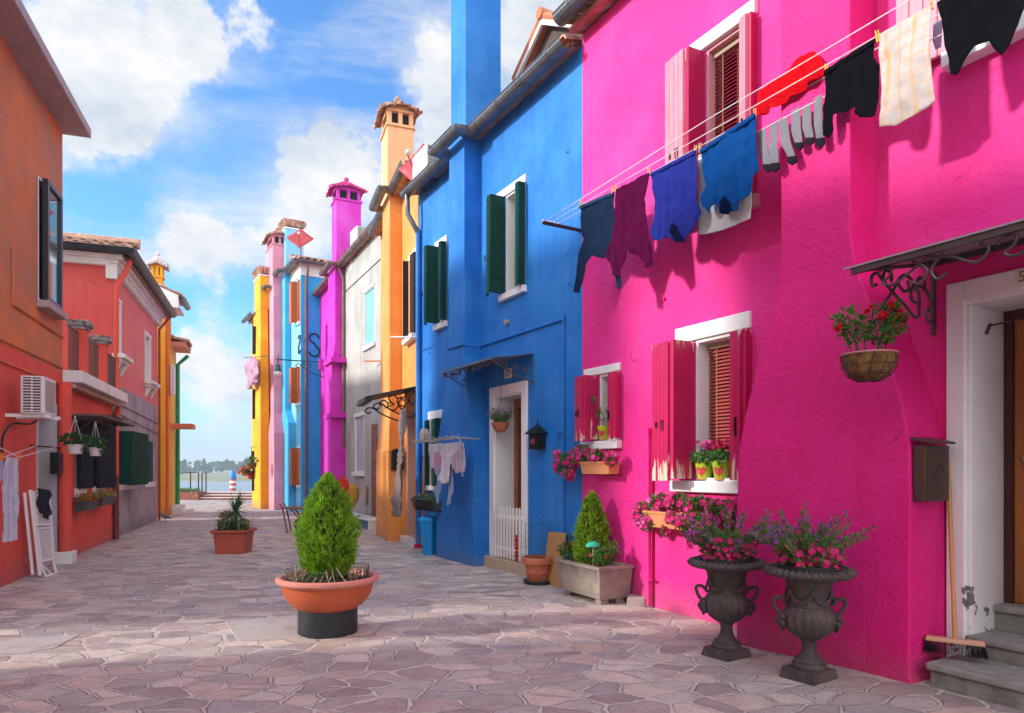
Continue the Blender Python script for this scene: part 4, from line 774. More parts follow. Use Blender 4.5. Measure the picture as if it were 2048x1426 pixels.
z28 = 2.84; mb.tube([FL.w(0, .02, 2.84), FL.w(e1 + .02, .02, 2.86)], r, 6); mb.tube([FL.w(0, .02, 2.60), FL.w(e1, .02, 2.60)], r, 6)
xa = q(22); mb.tube([FL.w(xa, .02, zl(22, 497)), FL.w(xa, .02, zl(25, 610)), FL.w(e1 + .02, .02, zl(124, 675))], r, 6); mb.build('conduit', OR1, L1)
mb = MB(); mb.tube([FL.w(q(70), .03, 1.05 * k + .0) for k in (2.3, 1.9)], .02, 6); mb.build('drain_stub', RED, L1)
# ---------------- red house with terrace
L2 = house('coral_house', 'coral red house with a grey lower wall and a roof terrace on its near end', FL, sY(15))
m0, m1 = sY(13.26), sY(18.27)
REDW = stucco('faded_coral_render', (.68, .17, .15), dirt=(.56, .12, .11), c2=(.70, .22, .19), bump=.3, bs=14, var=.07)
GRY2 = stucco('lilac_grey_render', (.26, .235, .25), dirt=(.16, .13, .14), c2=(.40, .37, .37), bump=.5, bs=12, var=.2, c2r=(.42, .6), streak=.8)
uw = [(q(227), q(240), zl(233, 712), zl(233, 600)), (q(290), q(300), zl(295, 765), zl(295, 672))]
lw = [(q(231), q(262), zl(250, 968), zl(250, 866)), (q(292), q(303), zl(297, 965), zl(297, 882))]
zs = 3.05
split_wall(FL, L2, m0, m1, zs, 5.38, uw + lw, GRY2, REDW, 5)
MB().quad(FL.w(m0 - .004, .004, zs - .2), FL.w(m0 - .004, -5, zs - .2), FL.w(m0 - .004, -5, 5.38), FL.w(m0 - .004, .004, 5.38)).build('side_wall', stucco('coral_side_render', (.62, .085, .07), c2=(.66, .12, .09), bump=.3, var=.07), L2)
for k, x in enumerate(uw):
    wn = window(FL, L2, *x, d=.15, lint=(.06, .06, .06), sill=None, bars=1); mb = MB(); mb.box(FL, x[0] - .06, x[0], -.02, .02, x[2], x[3]).box(FL, x[1], x[1] + .06, -.02, .02, x[2], x[3]).build('frame_trim', STONE, wn)
    mb = MB(); mb.box(FL, x[0] - .12, x[1] + .15, 0, .22, x[2] - .08, x[2]).box(FL, x[0] - .08, x[1] + .11, 0, .15, x[2] - .14, x[2] - .08)
    for s_ in (x[0], x[1] - .08): mb.add([FL.w(s_, 0, x[2] - .14), FL.w(s_ + .1, 0, x[2] - .14), FL.w(s_ + .1, .14, x[2] - .14), FL.w(s_, .14, x[2] - .14), FL.w(s_, 0, x[2] - .38), FL.w(s_ + .1, 0, x[2] - .38), FL.w(s_ + .1, .03, x[2] - .38), FL.w(s_, .03, x[2] - .38)], [(0, 1, 2, 3), (4, 5, 6, 7), (0, 1, 5, 4), (1, 2, 6, 5), (2, 3, 7, 6), (3, 0, 4, 7)])
    mb.build('sill', STONE, wn, bev=.01)
for k, x in enumerate(lw):
    wn = window(FL, L2, *x, d=.12, lint=None, sill=(.06, .06, .11, .08), jamb=STONE)
    if k == 0:
        shutter_leaf(FL, (x[0] + .02, .03), (x[0] + .03, .30), x[2], x[3], SHUTDG, wn, planks=1); shutter_leaf(FL, (x[0] + .35, .22), (x[1] + .15, .30), x[2] - .02, x[3] + .02, mat('bottle_green_paint', (.005, .045, .028), .7, spec=.06), wn, planks=4)
        shutter_leaf(FL, (x[1] + .16, .02), (x[1] + .16, .28), x[2], x[3], SHUTDG, wn, planks=1)
    else: shutter_leaf(FL, (x[0] + .02, .02), (x[1] - .02, .02), x[2], x[3], mat('teal_paint', (.004, .055, .05), .7, spec=.06), wn, planks=3)
mb = MB()
mb.tube([FL.w(m0, .02, zs - .35), FL.w(m1, .02, zs - .45)], .013, 6); mb.tube([FL.w(m0, .02, zs - .55), FL.w(m1, .02, zs - .72)], .013, 6); mb.build('conduit', GRY2, L2)
# dentilled cornice, gutter on two sides, tiles
mb = MB(); mb.box(FL, m0 - .12, m1 + .05, -.02, .12, 5.34, 5.42).box(FL, m0 - .2, m1 + .08, -.02, .2, 5.42, 5.50)
k = 0; s_ = m0
while s_ < m1: mb.box(FL, s_, s_ + .09, 0, .11, 5.18, 5.34); s_ += .20
mb.box(FL, m0 - .12, m0 - .005, -5, -.02, 5.30, 5.42).box(FL, m0 - .2, m0 - .005, -5, -.02, 5.42, 5.50); mb.box(FL, m0 - .1, m0 - .008, -.1, .1, 5.05, 5.34); mb.build('cornice', STONE, L2, bev=.008)
fs = Fac.__new__(Fac); fs.t = -FL.n; fs.n = -FL.t; fs.o = FL.w(m0, 0, 0); fs.side = 'L'
TILEL = mat('old_pale_tile', (.50, .30, .20), .85, var=.25, vs=4, bump=.4, bs=30, col2=(.30, .16, .11), c2=(.5, .7), c2s=6, isl=.3)
barrel_roof(FL, L2, m0, m1 + .1, .28, 5.52, 2.5, .28, TILEL); barrel_roof(fs, L2, -.28, 5, .25, 5.54, 1.4, .55, TILEL, both=False)
gutter(FL, L2, [(m0 - .33, -5), (m0 - .33, .36), (m1 + .18, .36)], 5.58, .10, mat('dark_zinc', (.035, .045, .05), .4, .6))
sp = q(225, .06)
BRN = mat('brown_downpipe', (.16, .03, .022), .45, var=.2)
pipe(FL, L2, [(m0 + .02, .30, 5.45), (m0 - .0, .22, 5.2), (m0 + .0, .06, 4.9), (m0 + .0, .06, 2.95), (m0 + .02, .10, 2.6), (m0, .06, 2.3), (m0, .06, .0)], .05, RED); 
pipe(FL, L2, [(m0, .061, 1.25), (m0, .061, .0)], .054, BRN, 'pipe_shoe', bands=[(m0, .061, .5), (m0, .061, 1.22)])
pipe(FL, L2, [(m1 - .05, .35, 5.5), (m1 - .05, .2, 5.3), (m1 - .05, .06, 5.1), (m1 - .05, .06, .0)], .032, mat('red_downpipe', (.33, .05, .045), .5, var=.1))
# ground floor wing under the terrace
lwn = [(q(150), q(166), 1.05, 2.10), (q(186), q(203), 1.05, 2.10)]
wall(FL, L2, e1 + .003, m0, 2.66, lwn, RED, 'terrace_wall', 5)
DKB = SHUTN
for k, x in enumerate(lwn):
    wn = window(FL, L2, *x, d=.12, lint=(.04, .04, .12), sill=(.05, .05, .13, .05), jamb=WHITE)
    shutter_leaf(FL, (x[0] + .0, .05), (x[0] - .04, .07), x[2], x[3], DKB, wn, planks=1)
    if k == 0: shutter_leaf(FL, (x[0] + .02, .06), (x[1] + .18, .10), x[2] - .0, x[3] + .05, DKB, wn, planks=4)
    else: shutter_leaf(FL, (x[0] - .02, .08), (x[1] + .42, .14), x[2] - .02, x[3] + .1, DKB, wn, planks=4)
MB().box(FL, e1 + .02, m0 + .02, -4.9, .26, 2.66, 2.84).build('terrace_slab', STONE, L2, bev=.012); MB().box(FL, e1 + .06, m0 - .02, .02, .16, 2.58, 2.66).build('slab_moulding', mat('buff_stone', (.50, .33, .24), .8, var=.1), L2, bev=.01)
for uu in (164, 204):
    s_ = q(uu, .1); o = MB().box(FL, s_ - .10, s_ + .10, -.02, .17, 2.84, 3.56).build('terrace_pillar', RED, L2, bev=.01)
    mb = MB(); mb.box(FL, s_ - .13, s_ + .13, -.05, .20, 3.56, 3.61).box(FL, s_ - .16, s_ + .16, -.08, .23, 3.61, 3.70); mb.build('pillar_cap', mat('mossy_cap_stone', (.30, .28, .26), .85, var=.4, vs=14, bump=.6, bs=30, col2=(.06, .05, .04), c2=(.5, .6), c2s=12), o, bev=.01)
mb = MB(); s_ = e1 + .04
while s_ < m0 - .05: mb.tube([FL.w(s_, .07, 2.84), FL.w(s_, .07, 3.50)], .008, 5); s_ += .085
mb.tube([FL.w(e1 + .02, .07, 3.5), FL.w(m0, .07, 3.5)], .012, 6).tube([FL.w(e1 + .02, .07, 2.92), FL.w(m0, .07, 2.92)], .009, 6); mb.build('railing', IRON, L2)
# round flue on the wall with its block
sf = q(133, .12); pipe(FL, L2, [(sf, .10, 2.62), (sf, .10, .17)], .085, RED, 'flue', 14, bands=[(sf, .10, 2.45), (sf, .10, .55)])
MB().box(FL, sf - .14, sf + .14, .0, .22, -.03, .17).build('flue_block', WHITE, L2, bev=.01)
mb = MB(); mb.tube([FL.w(q(186), -.6, 2.84), FL.w(q(186), -.6, 4.9)], .015, 6); mb.build('terrace_post', mat('bamboo', (.28, .16, .06), .6), L2)
mb = MB(); mb.tube([FL.w(e1 + .1, -.06, 3.4), FL.w(e1 + .1, -.06, 5.0)], .03, 8); mb.build('white_pipe', WPLAST, L2)
# ---------------- orange-yellow house beyond
YO = stucco('marigold_render', (.88, .38, .012), dirt=(.70, .22, .01), c2=(.84, .40, .02), bump=.2, bs=12, var=.07)
OO = stucco('tangerine_render', (.86, .30, .012), dirt=(.70, .20, .01), c2=(.82, .32, .02), bump=.2, bs=12, var=.08)
L3 = house('marigold_house', 'marigold orange house with white eaves and square chimney beyond the coral house', FL, sY(20))
a3, b3 = sY(19.6), sY(20.75)
wall(FL, L3, a3, b3, 6.3, [], OO, D=6, ridge=1.3)
mb = MB(); mb.quad(FL.w(a3 - .004, .004, .9), FL.w(a3 - .004, -6, .9), FL.w(a3 - .004, -6, 6.3), FL.w(a3 - .004, .004, 6.3)); mb.add([FL.w(a3 - .004, 0, 6.3), FL.w(a3 - .004, -6, 6.3), FL.w(a3 - .004, -3, 7.6)], [(0, 1, 2)]); mb.build('gable_wall', YO, L3)
mb = MB(); 
for (n0, n1, z0, z1) in ((.35, -3, 6.15, 7.6), (-6.3, -3, 6.15, 7.6)):
    mb.hexa([FL.w(a3 - .15, n0, z0), FL.w(a3 + .0, n0, z0), FL.w(a3 + .0, n1, z1), FL.w(a3 - .15, n1, z1), FL.w(a3 - .15, n0, z0 + .22), FL.w(a3 + .0, n0, z0 + .22), FL.w(a3 + .0, n1, z1 + .22), FL.w(a3 - .15, n1, z1 + .22)])
mb.box(FL, a3 - .16, b3 + .02, .0, .36, 6.05, 6.13).box(FL, a3 - .17, a3 - .01, -.25, .37, 6.0, 6.36); mb.build('eaves_board', WHITE, L3, bev=.01)
barrel_roof(FL, L3, a3 - .1, b3, .42, 6.36, 3.4, 1.45)
gutter(FL, L3, [(a3 - .2, .45), (b3, .45)], 6.32, .09)
fq = Fac.__new__(Fac); fq.t = FL.t; fq.n = FL.n; fq.o = FL.o; fq.side = 'L'
stack(FL, L3, a3 + .35, a3 + .62, -.40, -.12, 6.4, 6.95, YO, 'house', mat('white_cap', (.62, .55, .5), .7))
pipe(FL, L3, [(a3 + .05, .4, 6.2), (a3 + .05, .05, 5.8), (a3 + .05, .05, 0)], .035, mat('orange_downpipe', (.60, .14, .02), .5))
MB().box(FL, a3 - .05, a3 + .02, -.55, -.25, 1.1, 2.3).build('gate_post', BRICK, L3)
MB().box(FL, a3 + .8, a3 + 1.05, .02, .14, 3.6, 4.5).build('white_box', WPLAST, L3, bev=.01)
L4 = house('tangerine_house', 'small yellow-green rendered house with a green drainpipe and jutting balcony, last on the left', FL, sY(21.2))
a4, b4 = b3 + .01, sY(21.75)
wall(FL, L4, a4, b4, 5.2, [], stucco('lime_yellow_render', (.62, .50, .10), c2=(.70, .56, .2), bump=.2), D=5, ridge=.8)
MB().box(FL, a4 - .2, a4 + .55, .0, .62, 2.62, 2.76).build('balcony_slab', mat('salmon_slab', (.60, .17, .08), .7), L4, bev=.01)
pipe(FL, L4, [(b4 - .06, .36, 5.0), (b4 - .06, .06, 4.7), (b4 - .06, .06, .0)], .06, mat('green_pipe', (.02, .30, .10), .5))
MB().box(FL, a4 - .1, b4 + .1, .0, .42, 5.1, 5.25).build('eaves_board', mat('salmon_board', (.60, .25, .15), .7), L4); barrel_roof(FL, L4, a4, b4, .45, 5.25, 2.9, .8)
mb = MB(); mb.box(FL, a4 + .1, a4 + 1.3, .0, .5, -.03, .12).box(FL, a4 + .1, a4 + 1.0, .0, .28, .12, .26); mb.build('doorstep', STONE, L4, bev=.01)
# ---------------- house just outside the left edge; it shades the near end of the street
L0 = house('corner_house', 'terracotta coloured house standing just outside the left edge of the view', FL, sY(1))
wall(FL, L0, sY(-7), sY(4.35), 5.9, [], OR1, D=5, ridge=.9); barrel_roof(FL, L0, sY(-7), sY(4.35), .25, 5.9, 2.75, .95, pitch=.3)
# ================================================================ PLANTS
LF1 = leafmat('petunia_leaf', (.075, .19, .03)); LF2 = leafmat('dark_leaf', (.03, .11, .03)); LF3 = leafmat('blue_green_leaf', (.09, .23, .055)); CYP = leafmat('cypress_spray', (.21, .42, .02), isl=.5, vs=14, var=.35); CYP2 = leafmat('lime_cypress_spray', (.26, .46, .02), isl=.45, vs=12, var=.3)
PET = leafmat('magenta_petal', (.72, .008, .20), isl=.3); PET2 = leafmat('pink_petal', (.80, .10, .45), isl=.25); REDP = leafmat('red_petal', (.55, .008, .008), isl=.3); PUR = leafmat('purple_petal', (.42, .05, .50), isl=.3); WHP = leafmat('white_petal', (.7, .66, .62), isl=.1); YLF = leafmat('variegated_leaf', (.30, .30, .07), isl=.5); LAV = leafmat('lavender_petal', (.22, .12, .30), isl=.3)
RG = random.Random(11)
def rv(): return Vector((RG.gauss(0, 1), RG.gauss(0, 1), RG.gauss(0, 1))).normalized()
def leaf(mb, p, d, l, w, fold=.25):
    d = d.normalized(); s = d.cross(rv()).normalized() * w * .5; up = s.cross(d).normalized() * w * fold; m = p + d * l * .45
    mb.add([p, m + s + up, p + d * l, m - s + up], [(0, 1, 2), (0, 2, 3)])
def flower(mb, p, n, r, k=5):
    n = n.normalized(); a = n.orthogonal().normalized(); b_ = n.cross(a); ph = RG.random() * 6
    for i in range(k):
        t = ph + 2 * math.pi * i / k; d = a * math.cos(t) + b_ * math.sin(t); s = n.cross(d) * r * .62; c = p - n * r * .15
        mb.add([c, p + d * r * .75 + s + n * r * .15, p + d * r + n * r * .05, p + d * r * .75 - s + n * r * .15], [(0, 1, 2), (0, 2, 3)])
def inell(c, rad, surf=.55):
    d = rv(); k = surf + (1 - surf) * RG.random() ** .5 if RG.random() < .75 else RG.random(); return c + Vector((d.x * rad[0], d.y * rad[1], d.z * rad[2])) * k, d
def bush(mb, c, rad, n, l, w, up=.3, surf=.5):
    for _ in range(n):
        p, d = inell(c, rad, surf); leaf(mb, p, d * .7 + rv() * .8 + Vector((0, 0, up)), l * RG.uniform(.6, 1.2), w * RG.uniform(.7, 1.2))
def blooms(mb, c, rad, n, r, bias=Vector((-.5, -.7, .3))):
    for _ in range(n):
        p, d = inell(c, rad, .95); p = c + Vector((d.x * rad[0], d.y * rad[1], d.z * rad[2])) * RG.uniform(.85, 1.12); flower(mb, p, d + bias * .8 + rv() * .4, r * RG.uniform(.7, 1.2))
def cypress(parent, base, h, r, prof, n, m, name='foliage', lean=0):
    mb = MB()
    def R_(t):
        for i in range(len(prof) - 1):
            if prof[i][0] <= t <= prof[i + 1][0]:
                k = (t - prof[i][0]) / (prof[i + 1][0] - prof[i][0]); return prof[i][1] * (1 - k) + prof[i + 1][1] * k
        return 0
    for _ in range(n):
        t = RG.random() ** 1.15; a = RG.random() * 6.283; rr = R_(t) * r
        lump = 1 + .30 * noise.noise(Vector((math.cos(a) * 2.9, math.sin(a) * 2.9, t * 8 + base.x))) + .20 * noise.noise(Vector((math.cos(a) * 6, math.sin(a) * 6, t * 16)))
        k = 1 - .42 * RG.random() ** 2.0 + (.10 * RG.random() if RG.random() < .06 else 0); p = base + Vector((math.cos(a) * rr * k * lump, math.sin(a) * rr * k * lump, t * h)); out = Vector((math.cos(a), math.sin(a), 0))
        d = out * (.75 - .3 * t) + Vector((0, 0, .75 + t)) + rv() * .42; d.normalize(); L_ = RG.uniform(.028, .06) * (1 - .3 * t)
        for j in range(4):
            dd = (d + rv() * .55).normalized(); leaf(mb, p + d * L_ * .15 * j, dd, L_ * RG.uniform(.5, .9), .0055, .1)
        leaf(mb, p, d, L_ * 1.1, .007, .1)
    mb.build(name, m, parent)
    MB().tube([base, base + Vector((0, 0, h * .8))], [.014, .004], 6).build('stem', BARK, parent)
    # inner twigs darkened to carry the shade of the gaps, so that the sky does not show through the heart
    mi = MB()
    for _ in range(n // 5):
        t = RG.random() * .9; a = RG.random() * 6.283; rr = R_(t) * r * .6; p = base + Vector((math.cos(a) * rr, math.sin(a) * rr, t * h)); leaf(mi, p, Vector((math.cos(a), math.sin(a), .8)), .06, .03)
    mi.build('inner_foliage', leafmat('inner_shade_growth', (.06, .075, .02)), parent)
# ---- big bowl planter in the middle of the street
c = gnd(656, 1264); c.z = 0; pb = thing('bowl_planter', 'big terracotta coloured bowl planter on a dark drum with a bright green cone shrub', 'planter', c)
MB().lathe(c, [(.238, 0), (.242, .01), (.242, .21), (.23, .212), (.1, .21)], 40).build('drum', PIPEP, pb, smooth=1)
MB().lathe(c, [(.10, .19), (.22, .195), (.285, .235), (.335, .29), (.362, .35), (.372, .41), (.376, .425), (.33, .43), (.1, .42)], 48).build('bowl', mat('terracotta_bowl', (.50, .10, .032), .5, var=.08, vs=4), pb, smooth=1)
mb = MB(); mb.lathe(c, [(.36, .415), (.40, .42), (.418, .44), (.416, .462), (.398, .474), (.375, .470), (.365, .455), (.36, .415)], 48, cap=False); mb.build('rim', TERRAL, pb, smooth=1)
mb = MB(); n_ = 26
for i in range(n_):
    for j in range(n_):
        x = (i / (n_ - 1) * 2 - 1) * .37; y = (j / (n_ - 1) * 2 - 1) * .37; mb.v.append(c + Vector((x, y, .425 + .05 * (1 - (x * x + y * y) / .14) * .6 + .022 * noise.noise(Vector((x * 22, y * 22, 0))) + .01 * noise.noise(Vector((x * 60, y * 60, 4))))))
for i in range(n_ - 1):
    for j in range(n_ - 1):
        vs = (i * n_ + j, (i + 1) * n_ + j, (i + 1) * n_ + j + 1, i * n_ + j + 1)
        if all((mb.v[k] - c).to_2d().length < .375 for k in vs): mb.f.append(vs); mb.mi.append(0)
mb.build('soil', SOIL, pb, smooth=60)
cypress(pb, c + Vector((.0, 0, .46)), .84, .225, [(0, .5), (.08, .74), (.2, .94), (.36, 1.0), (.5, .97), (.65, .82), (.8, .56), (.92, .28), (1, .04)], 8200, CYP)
mb = MB()
for i in range(46):
    a = 2 * math.pi * i / 46; p = c + Vector((math.cos(a) * .325, math.sin(a) * .325, .45)); mb.tube([p, p + Vector((math.cos(a) * .01, math.sin(a) * .01, .095 + .015 * math.sin(a * 3)))], .0022, 4)
for z in (.49, .53): mb.tube([c + Vector((math.cos(a) * .328, math.sin(a) * .328, z + .01 * math.sin(a * 2))) for a in [2 * math.pi * i / 40 for i in range(41)]], .0022, 4)
mb.build('wire_guard', mat('green_wire', (.02, .07, .05), .5), pb)
mb = MB()
for _ in range(34):
    a = RG.choice((-.35, .1, 3.4, 3.7, -1.2, -1.9)) + RG.gauss(0, .25); p = c + Vector((math.cos(a), math.sin(a), 0)) * RG.uniform(.2, .31) + Vector((0, 0, .44)); mb.tube([p, p + Vector((RG.gauss(0, .05), RG.gauss(0, .03), RG.uniform(.05, .13)))], RG.uniform(.003, .006), 5)
mb.build('dry_twigs', mat('dry_straw', (.40, .27, .17), .8, isl=.3), pb)
# ---- square planter with yucca
c = gnd(468, 1105); c.z = 0; pb = thing('square_planter', 'square terracotta plastic planter with a spiky yucca and variegated shrub mid street', 'planter', c); lf = Loc(c, R(4))
mb = MB(); mb.loft([[lf.w(-a, -a, z), lf.w(a, -a, z), lf.w(a, a, z), lf.w(-a, a, z)] for a, z in ((.215, 0), (.25, .34), (.285, .342), (.287, .385), (.262, .385), (.255, .34), (.02, .335))]); mb.build('pot', PLAST_T, pb, bev=.006)
MB().box(lf, -.25, .25, -.25, .25, .33, .35).build('soil', SOIL, pb)
mb = MB(); top = c + Vector((.03, 0, .68)); mb.tube([c + Vector((.03, 0, .35)), top], .022, 8); mb.build('yucca_stem', BARK, pb)
mb = MB()
for i in range(95):
    a = RG.random() * 6.283; el = RG.uniform(-.35, 1.35); d = Vector((math.cos(a) * math.cos(el), math.sin(a) * math.cos(el), math.sin(el))); L_ = RG.uniform(.28, .42); w_ = .03
    s_ = d.cross(Vector((0, 0, 1))).normalized(); pts = []; droop = .12 * math.cos(el) + (.14 if el < 0 else 0)
    for k in range(6):
        t = k / 5; p = top + d * L_ * t - Vector((0, 0, droop * t * t)); ww = w_ * (1 - t ** 1.6) * .5 + .0008; pts += [p - s_ * ww, p + s_ * ww + Vector((0, 0, .002))]
    mb.add(pts, [(2 * k, 2 * k + 1, 2 * k + 3, 2 * k + 2) for k in range(5)])
mb.build('yucca_leaves', leafmat('yucca_leaf', (.07, .16, .07), isl=.4), pb)
mb = MB(); bush(mb, c + Vector((-.11, -.02, .50)), (.13, .13, .17), 420, .06, .028); bush(mb, c + Vector((.15, 0, .44)), (.10, .12, .10), 240, .055, .025); mb.build('shrub', YLF, pb)
mb = MB(); bush(mb, c + Vector((0, -.02, .40)), (.22, .2, .08), 500, .06, .03); mb.build('low_leaves', LF2, pb)
mb = MB()
for sx_ in (-1, 1):
    for sy_ in (-1, 1): mb.tube([lf.w(.22 * sx_, .22 * sy_, .36), lf.w(.23 * sx_, .23 * sy_, .62)], .003, 4)
mb.build('wire_guard', mat('green_wire', (.02, .07, .05)), pb)
# ---- concrete trough with cypress and red flowers
TROUGH = mat('ribbed_concrete', (.32, .26, .215), .85, var=.2, vs=6, bump=.6, bs=40, col2=(.22, .17, .16), c2=(.45, .7), c2s=4)
A_ = gnd(1200, 1212); A_.z = 0; B_ = gnd(1121, 1188); B_.z = 0; tt = (B_ - A_).normalized(); tn = Vector((tt.y, -tt.x, 0)); tr = Loc(A_); tr.t = tt; tr.n = tn
if tn.x < 0: tr.n = -tn
Lg = (B_ - A_).length; Dp = .35; pb = thing('stone_trough', 'ribbed weathered stone trough with a lime green cone shrub and red flowers', 'planter', A_ + tt * Lg / 2 + tr.n * Dp / 2)
mb = MB(); rings = []
for (e, z) in ((.02, .05), (0, .06), (-.012, .12), (-.03, .352), (-.045, .355), (-.045, .385), (-.0, .385), (.02, .36)): rings.append([tr.w(e, e, z), tr.w(Lg - e, e, z), tr.w(Lg - e, Dp - e, z), tr.w(e, Dp - e, z)])
mb.loft(rings); 
for k in range(46): s_ = .02 + (Lg - .04) * k / 45; mb.hexa([tr.w(s_ - .004, -.004, .09), tr.w(s_ + .004, -.004, .09), tr.w(s_ + .004, .012, .09), tr.w(s_ - .004, .012, .09), tr.w(s_ - .004, -.036, .35), tr.w(s_ + .004, -.036, .35), tr.w(s_ + .004, -.02, .35), tr.w(s_ - .004, -.02, .35)])
for k in range(20): s_ = .02 + (Dp - .04) * k / 19; mb.hexa([tr.w(-.004, s_ - .004, .09), tr.w(.012, s_ - .004, .09), tr.w(.012, s_ + .004, .09), tr.w(-.004, s_ + .004, .09), tr.w(-.036, s_ - .004, .35), tr.w(-.02, s_ - .004, .35), tr.w(-.02, s_ + .004, .35), tr.w(-.036, s_ + .004, .35)])
fixn(mb.build('trough', TROUGH, pb))
for e in ((.03, .03), (Lg - .13, .03), (.03, Dp - .13), (Lg - .13, Dp - .13)): MB().box(tr, e[0], e[0] + .1, e[1], e[1] + .1, .0, .055).build('foot', TROUGH, pb, bev=.008)
MB().box(tr, -.02, Lg + .02, -.02, Dp + .02, .33, .355).build('soil', SOIL, pb)
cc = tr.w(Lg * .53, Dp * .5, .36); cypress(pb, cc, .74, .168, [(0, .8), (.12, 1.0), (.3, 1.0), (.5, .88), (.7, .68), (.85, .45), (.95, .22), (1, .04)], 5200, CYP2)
mb = MB(); mf = MB(); mw = MB()
for s_, z, r_ in ((.10, .46, .09), (.25, .44, .08), (.62, .47, .10), (.75, .46, .09), (.42, .43, .07), (.04, .5, .07)):
    cx = tr.w(s_, .08, z); bush(mb, cx, (r_, r_, r_ * .9), 190, .045, .02, .6); blooms(mf, cx, (r_, r_, r_), 5, .02)
bush(mb, tr.w(Lg - .02, .12, .52), (.05, .05, .12), 120, .04, .018, .7); bush(mb, tr.w(.05, .2, .52), (.05, .05, .14), 120, .04, .018, .7)
mb.build('bedding_plants', LF1, pb); mf.build('red_flowers', REDP, pb)
mb = MB(); p = tr.w(.18, .04, .36); q_ = tr.w(.18, .04, .57); mb.tube([p, q_], .004, 5); mb.build('label_stick', WPLAST, pb)
mb = MB(); mb.lathe(q_, [(.075, 0), (.07, .02), (.045, .045), (.01, .055)], 12, 1, .5); mb.build('green_mushroom_cap', mat('jade_plastic', (.02, .45, .28), .4), pb, smooth=1)
# ---- terracotta pot with saucer and wire frame
c = gnd(1076, 1166); c.z = 0; pb = thing('terracotta_pot', 'round terracotta pot in a dark saucer with a bare wire frame, beside the picket gate', 'pot', c)
MB().lathe(c, [(.12, 0), (.17, .005), (.18, .04), (.17, .04), (.13, .02)], 32).build('saucer', mat('dark_green_saucer', (.02, .035, .025), .5), pb, smooth=1)
MB().lathe(c, [(.11, .02), (.122, .03), (.14, .12), (.146, .13), (.142, .14), (.16, .23), (.178, .235), (.190, .24), (.192, .29), (.185, .315), (.172, .315), (.168, .27), (.05, .265)], 36).build('pot_body', TERRA, pb, smooth=1)
MB().lathe(c, [(.02, .27), (.165, .27), (.165, .28), (.02, .29)], 24).build('soil', SOIL, pb)
mb = MB(); 
for i in range(9): p = c + Vector((-.15 + .0375 * i, .1, .27)); mb.tube([p, p + Vector((0, 0, .46))], .0025, 4)
for k in range(5): z = .33 + .09 * k; mb.tube([c + Vector((-.15, .1, z)), c + Vector((.15, .1, z))], .0022, 4)
for i in range(5):
    p = c + Vector((-.15, .1 - .04 * i, .27)); mb.tube([p, p + Vector((0, 0, .44))], .0025, 4)
for k in range(5): z = .33 + .09 * k; mb.tube([c + Vector((-.15, .1, z)), c + Vector((-.15, -.08, z))], .0022, 4)
for i in range(6): p = c + Vector((RG.uniform(-.1, .1), RG.uniform(-.1, .1), .27)); mb.tube([p, p + Vector((RG.uniform(-.02, .02), 0, RG.uniform(.05, .12)))], .002, 4)
mb.build('wire_frame', mat('green_wire', (.02, .07, .05)), pb)
p = gnd(1100, 1172); fr_ = FP; s0 = S(1104); mb = MB(); s1 = S(1140)
mb.hexa([FP.w(s0 + .02, .13, .0), FP.w(s1, .13, .0), FP.w(s1, .15, .0), FP.w(s0 + .02, .15, .0), FP.w(s0 + .0, .03, .60), FP.w(s1 + .02, .03, .62), FP.w(s1 + .02, .05, .62), FP.w(s0, .05, .60)]); mb.build('board', mat('tan_board', (.42, .22, .08), .6, var=.08), label='tan board leaning on the blue wall behind the terracotta pot', cat='board', bev=.004)
mb = MB(); 
for k in range(7): mb.ball(FP.w(S(1052), .14, .20 + .05 * k), .022 + .006 * (k % 2), 6)
mb.build('flower_garland', REDP, label='string of red artificial blooms hanging at the picket gate post', cat='garland', group=None)
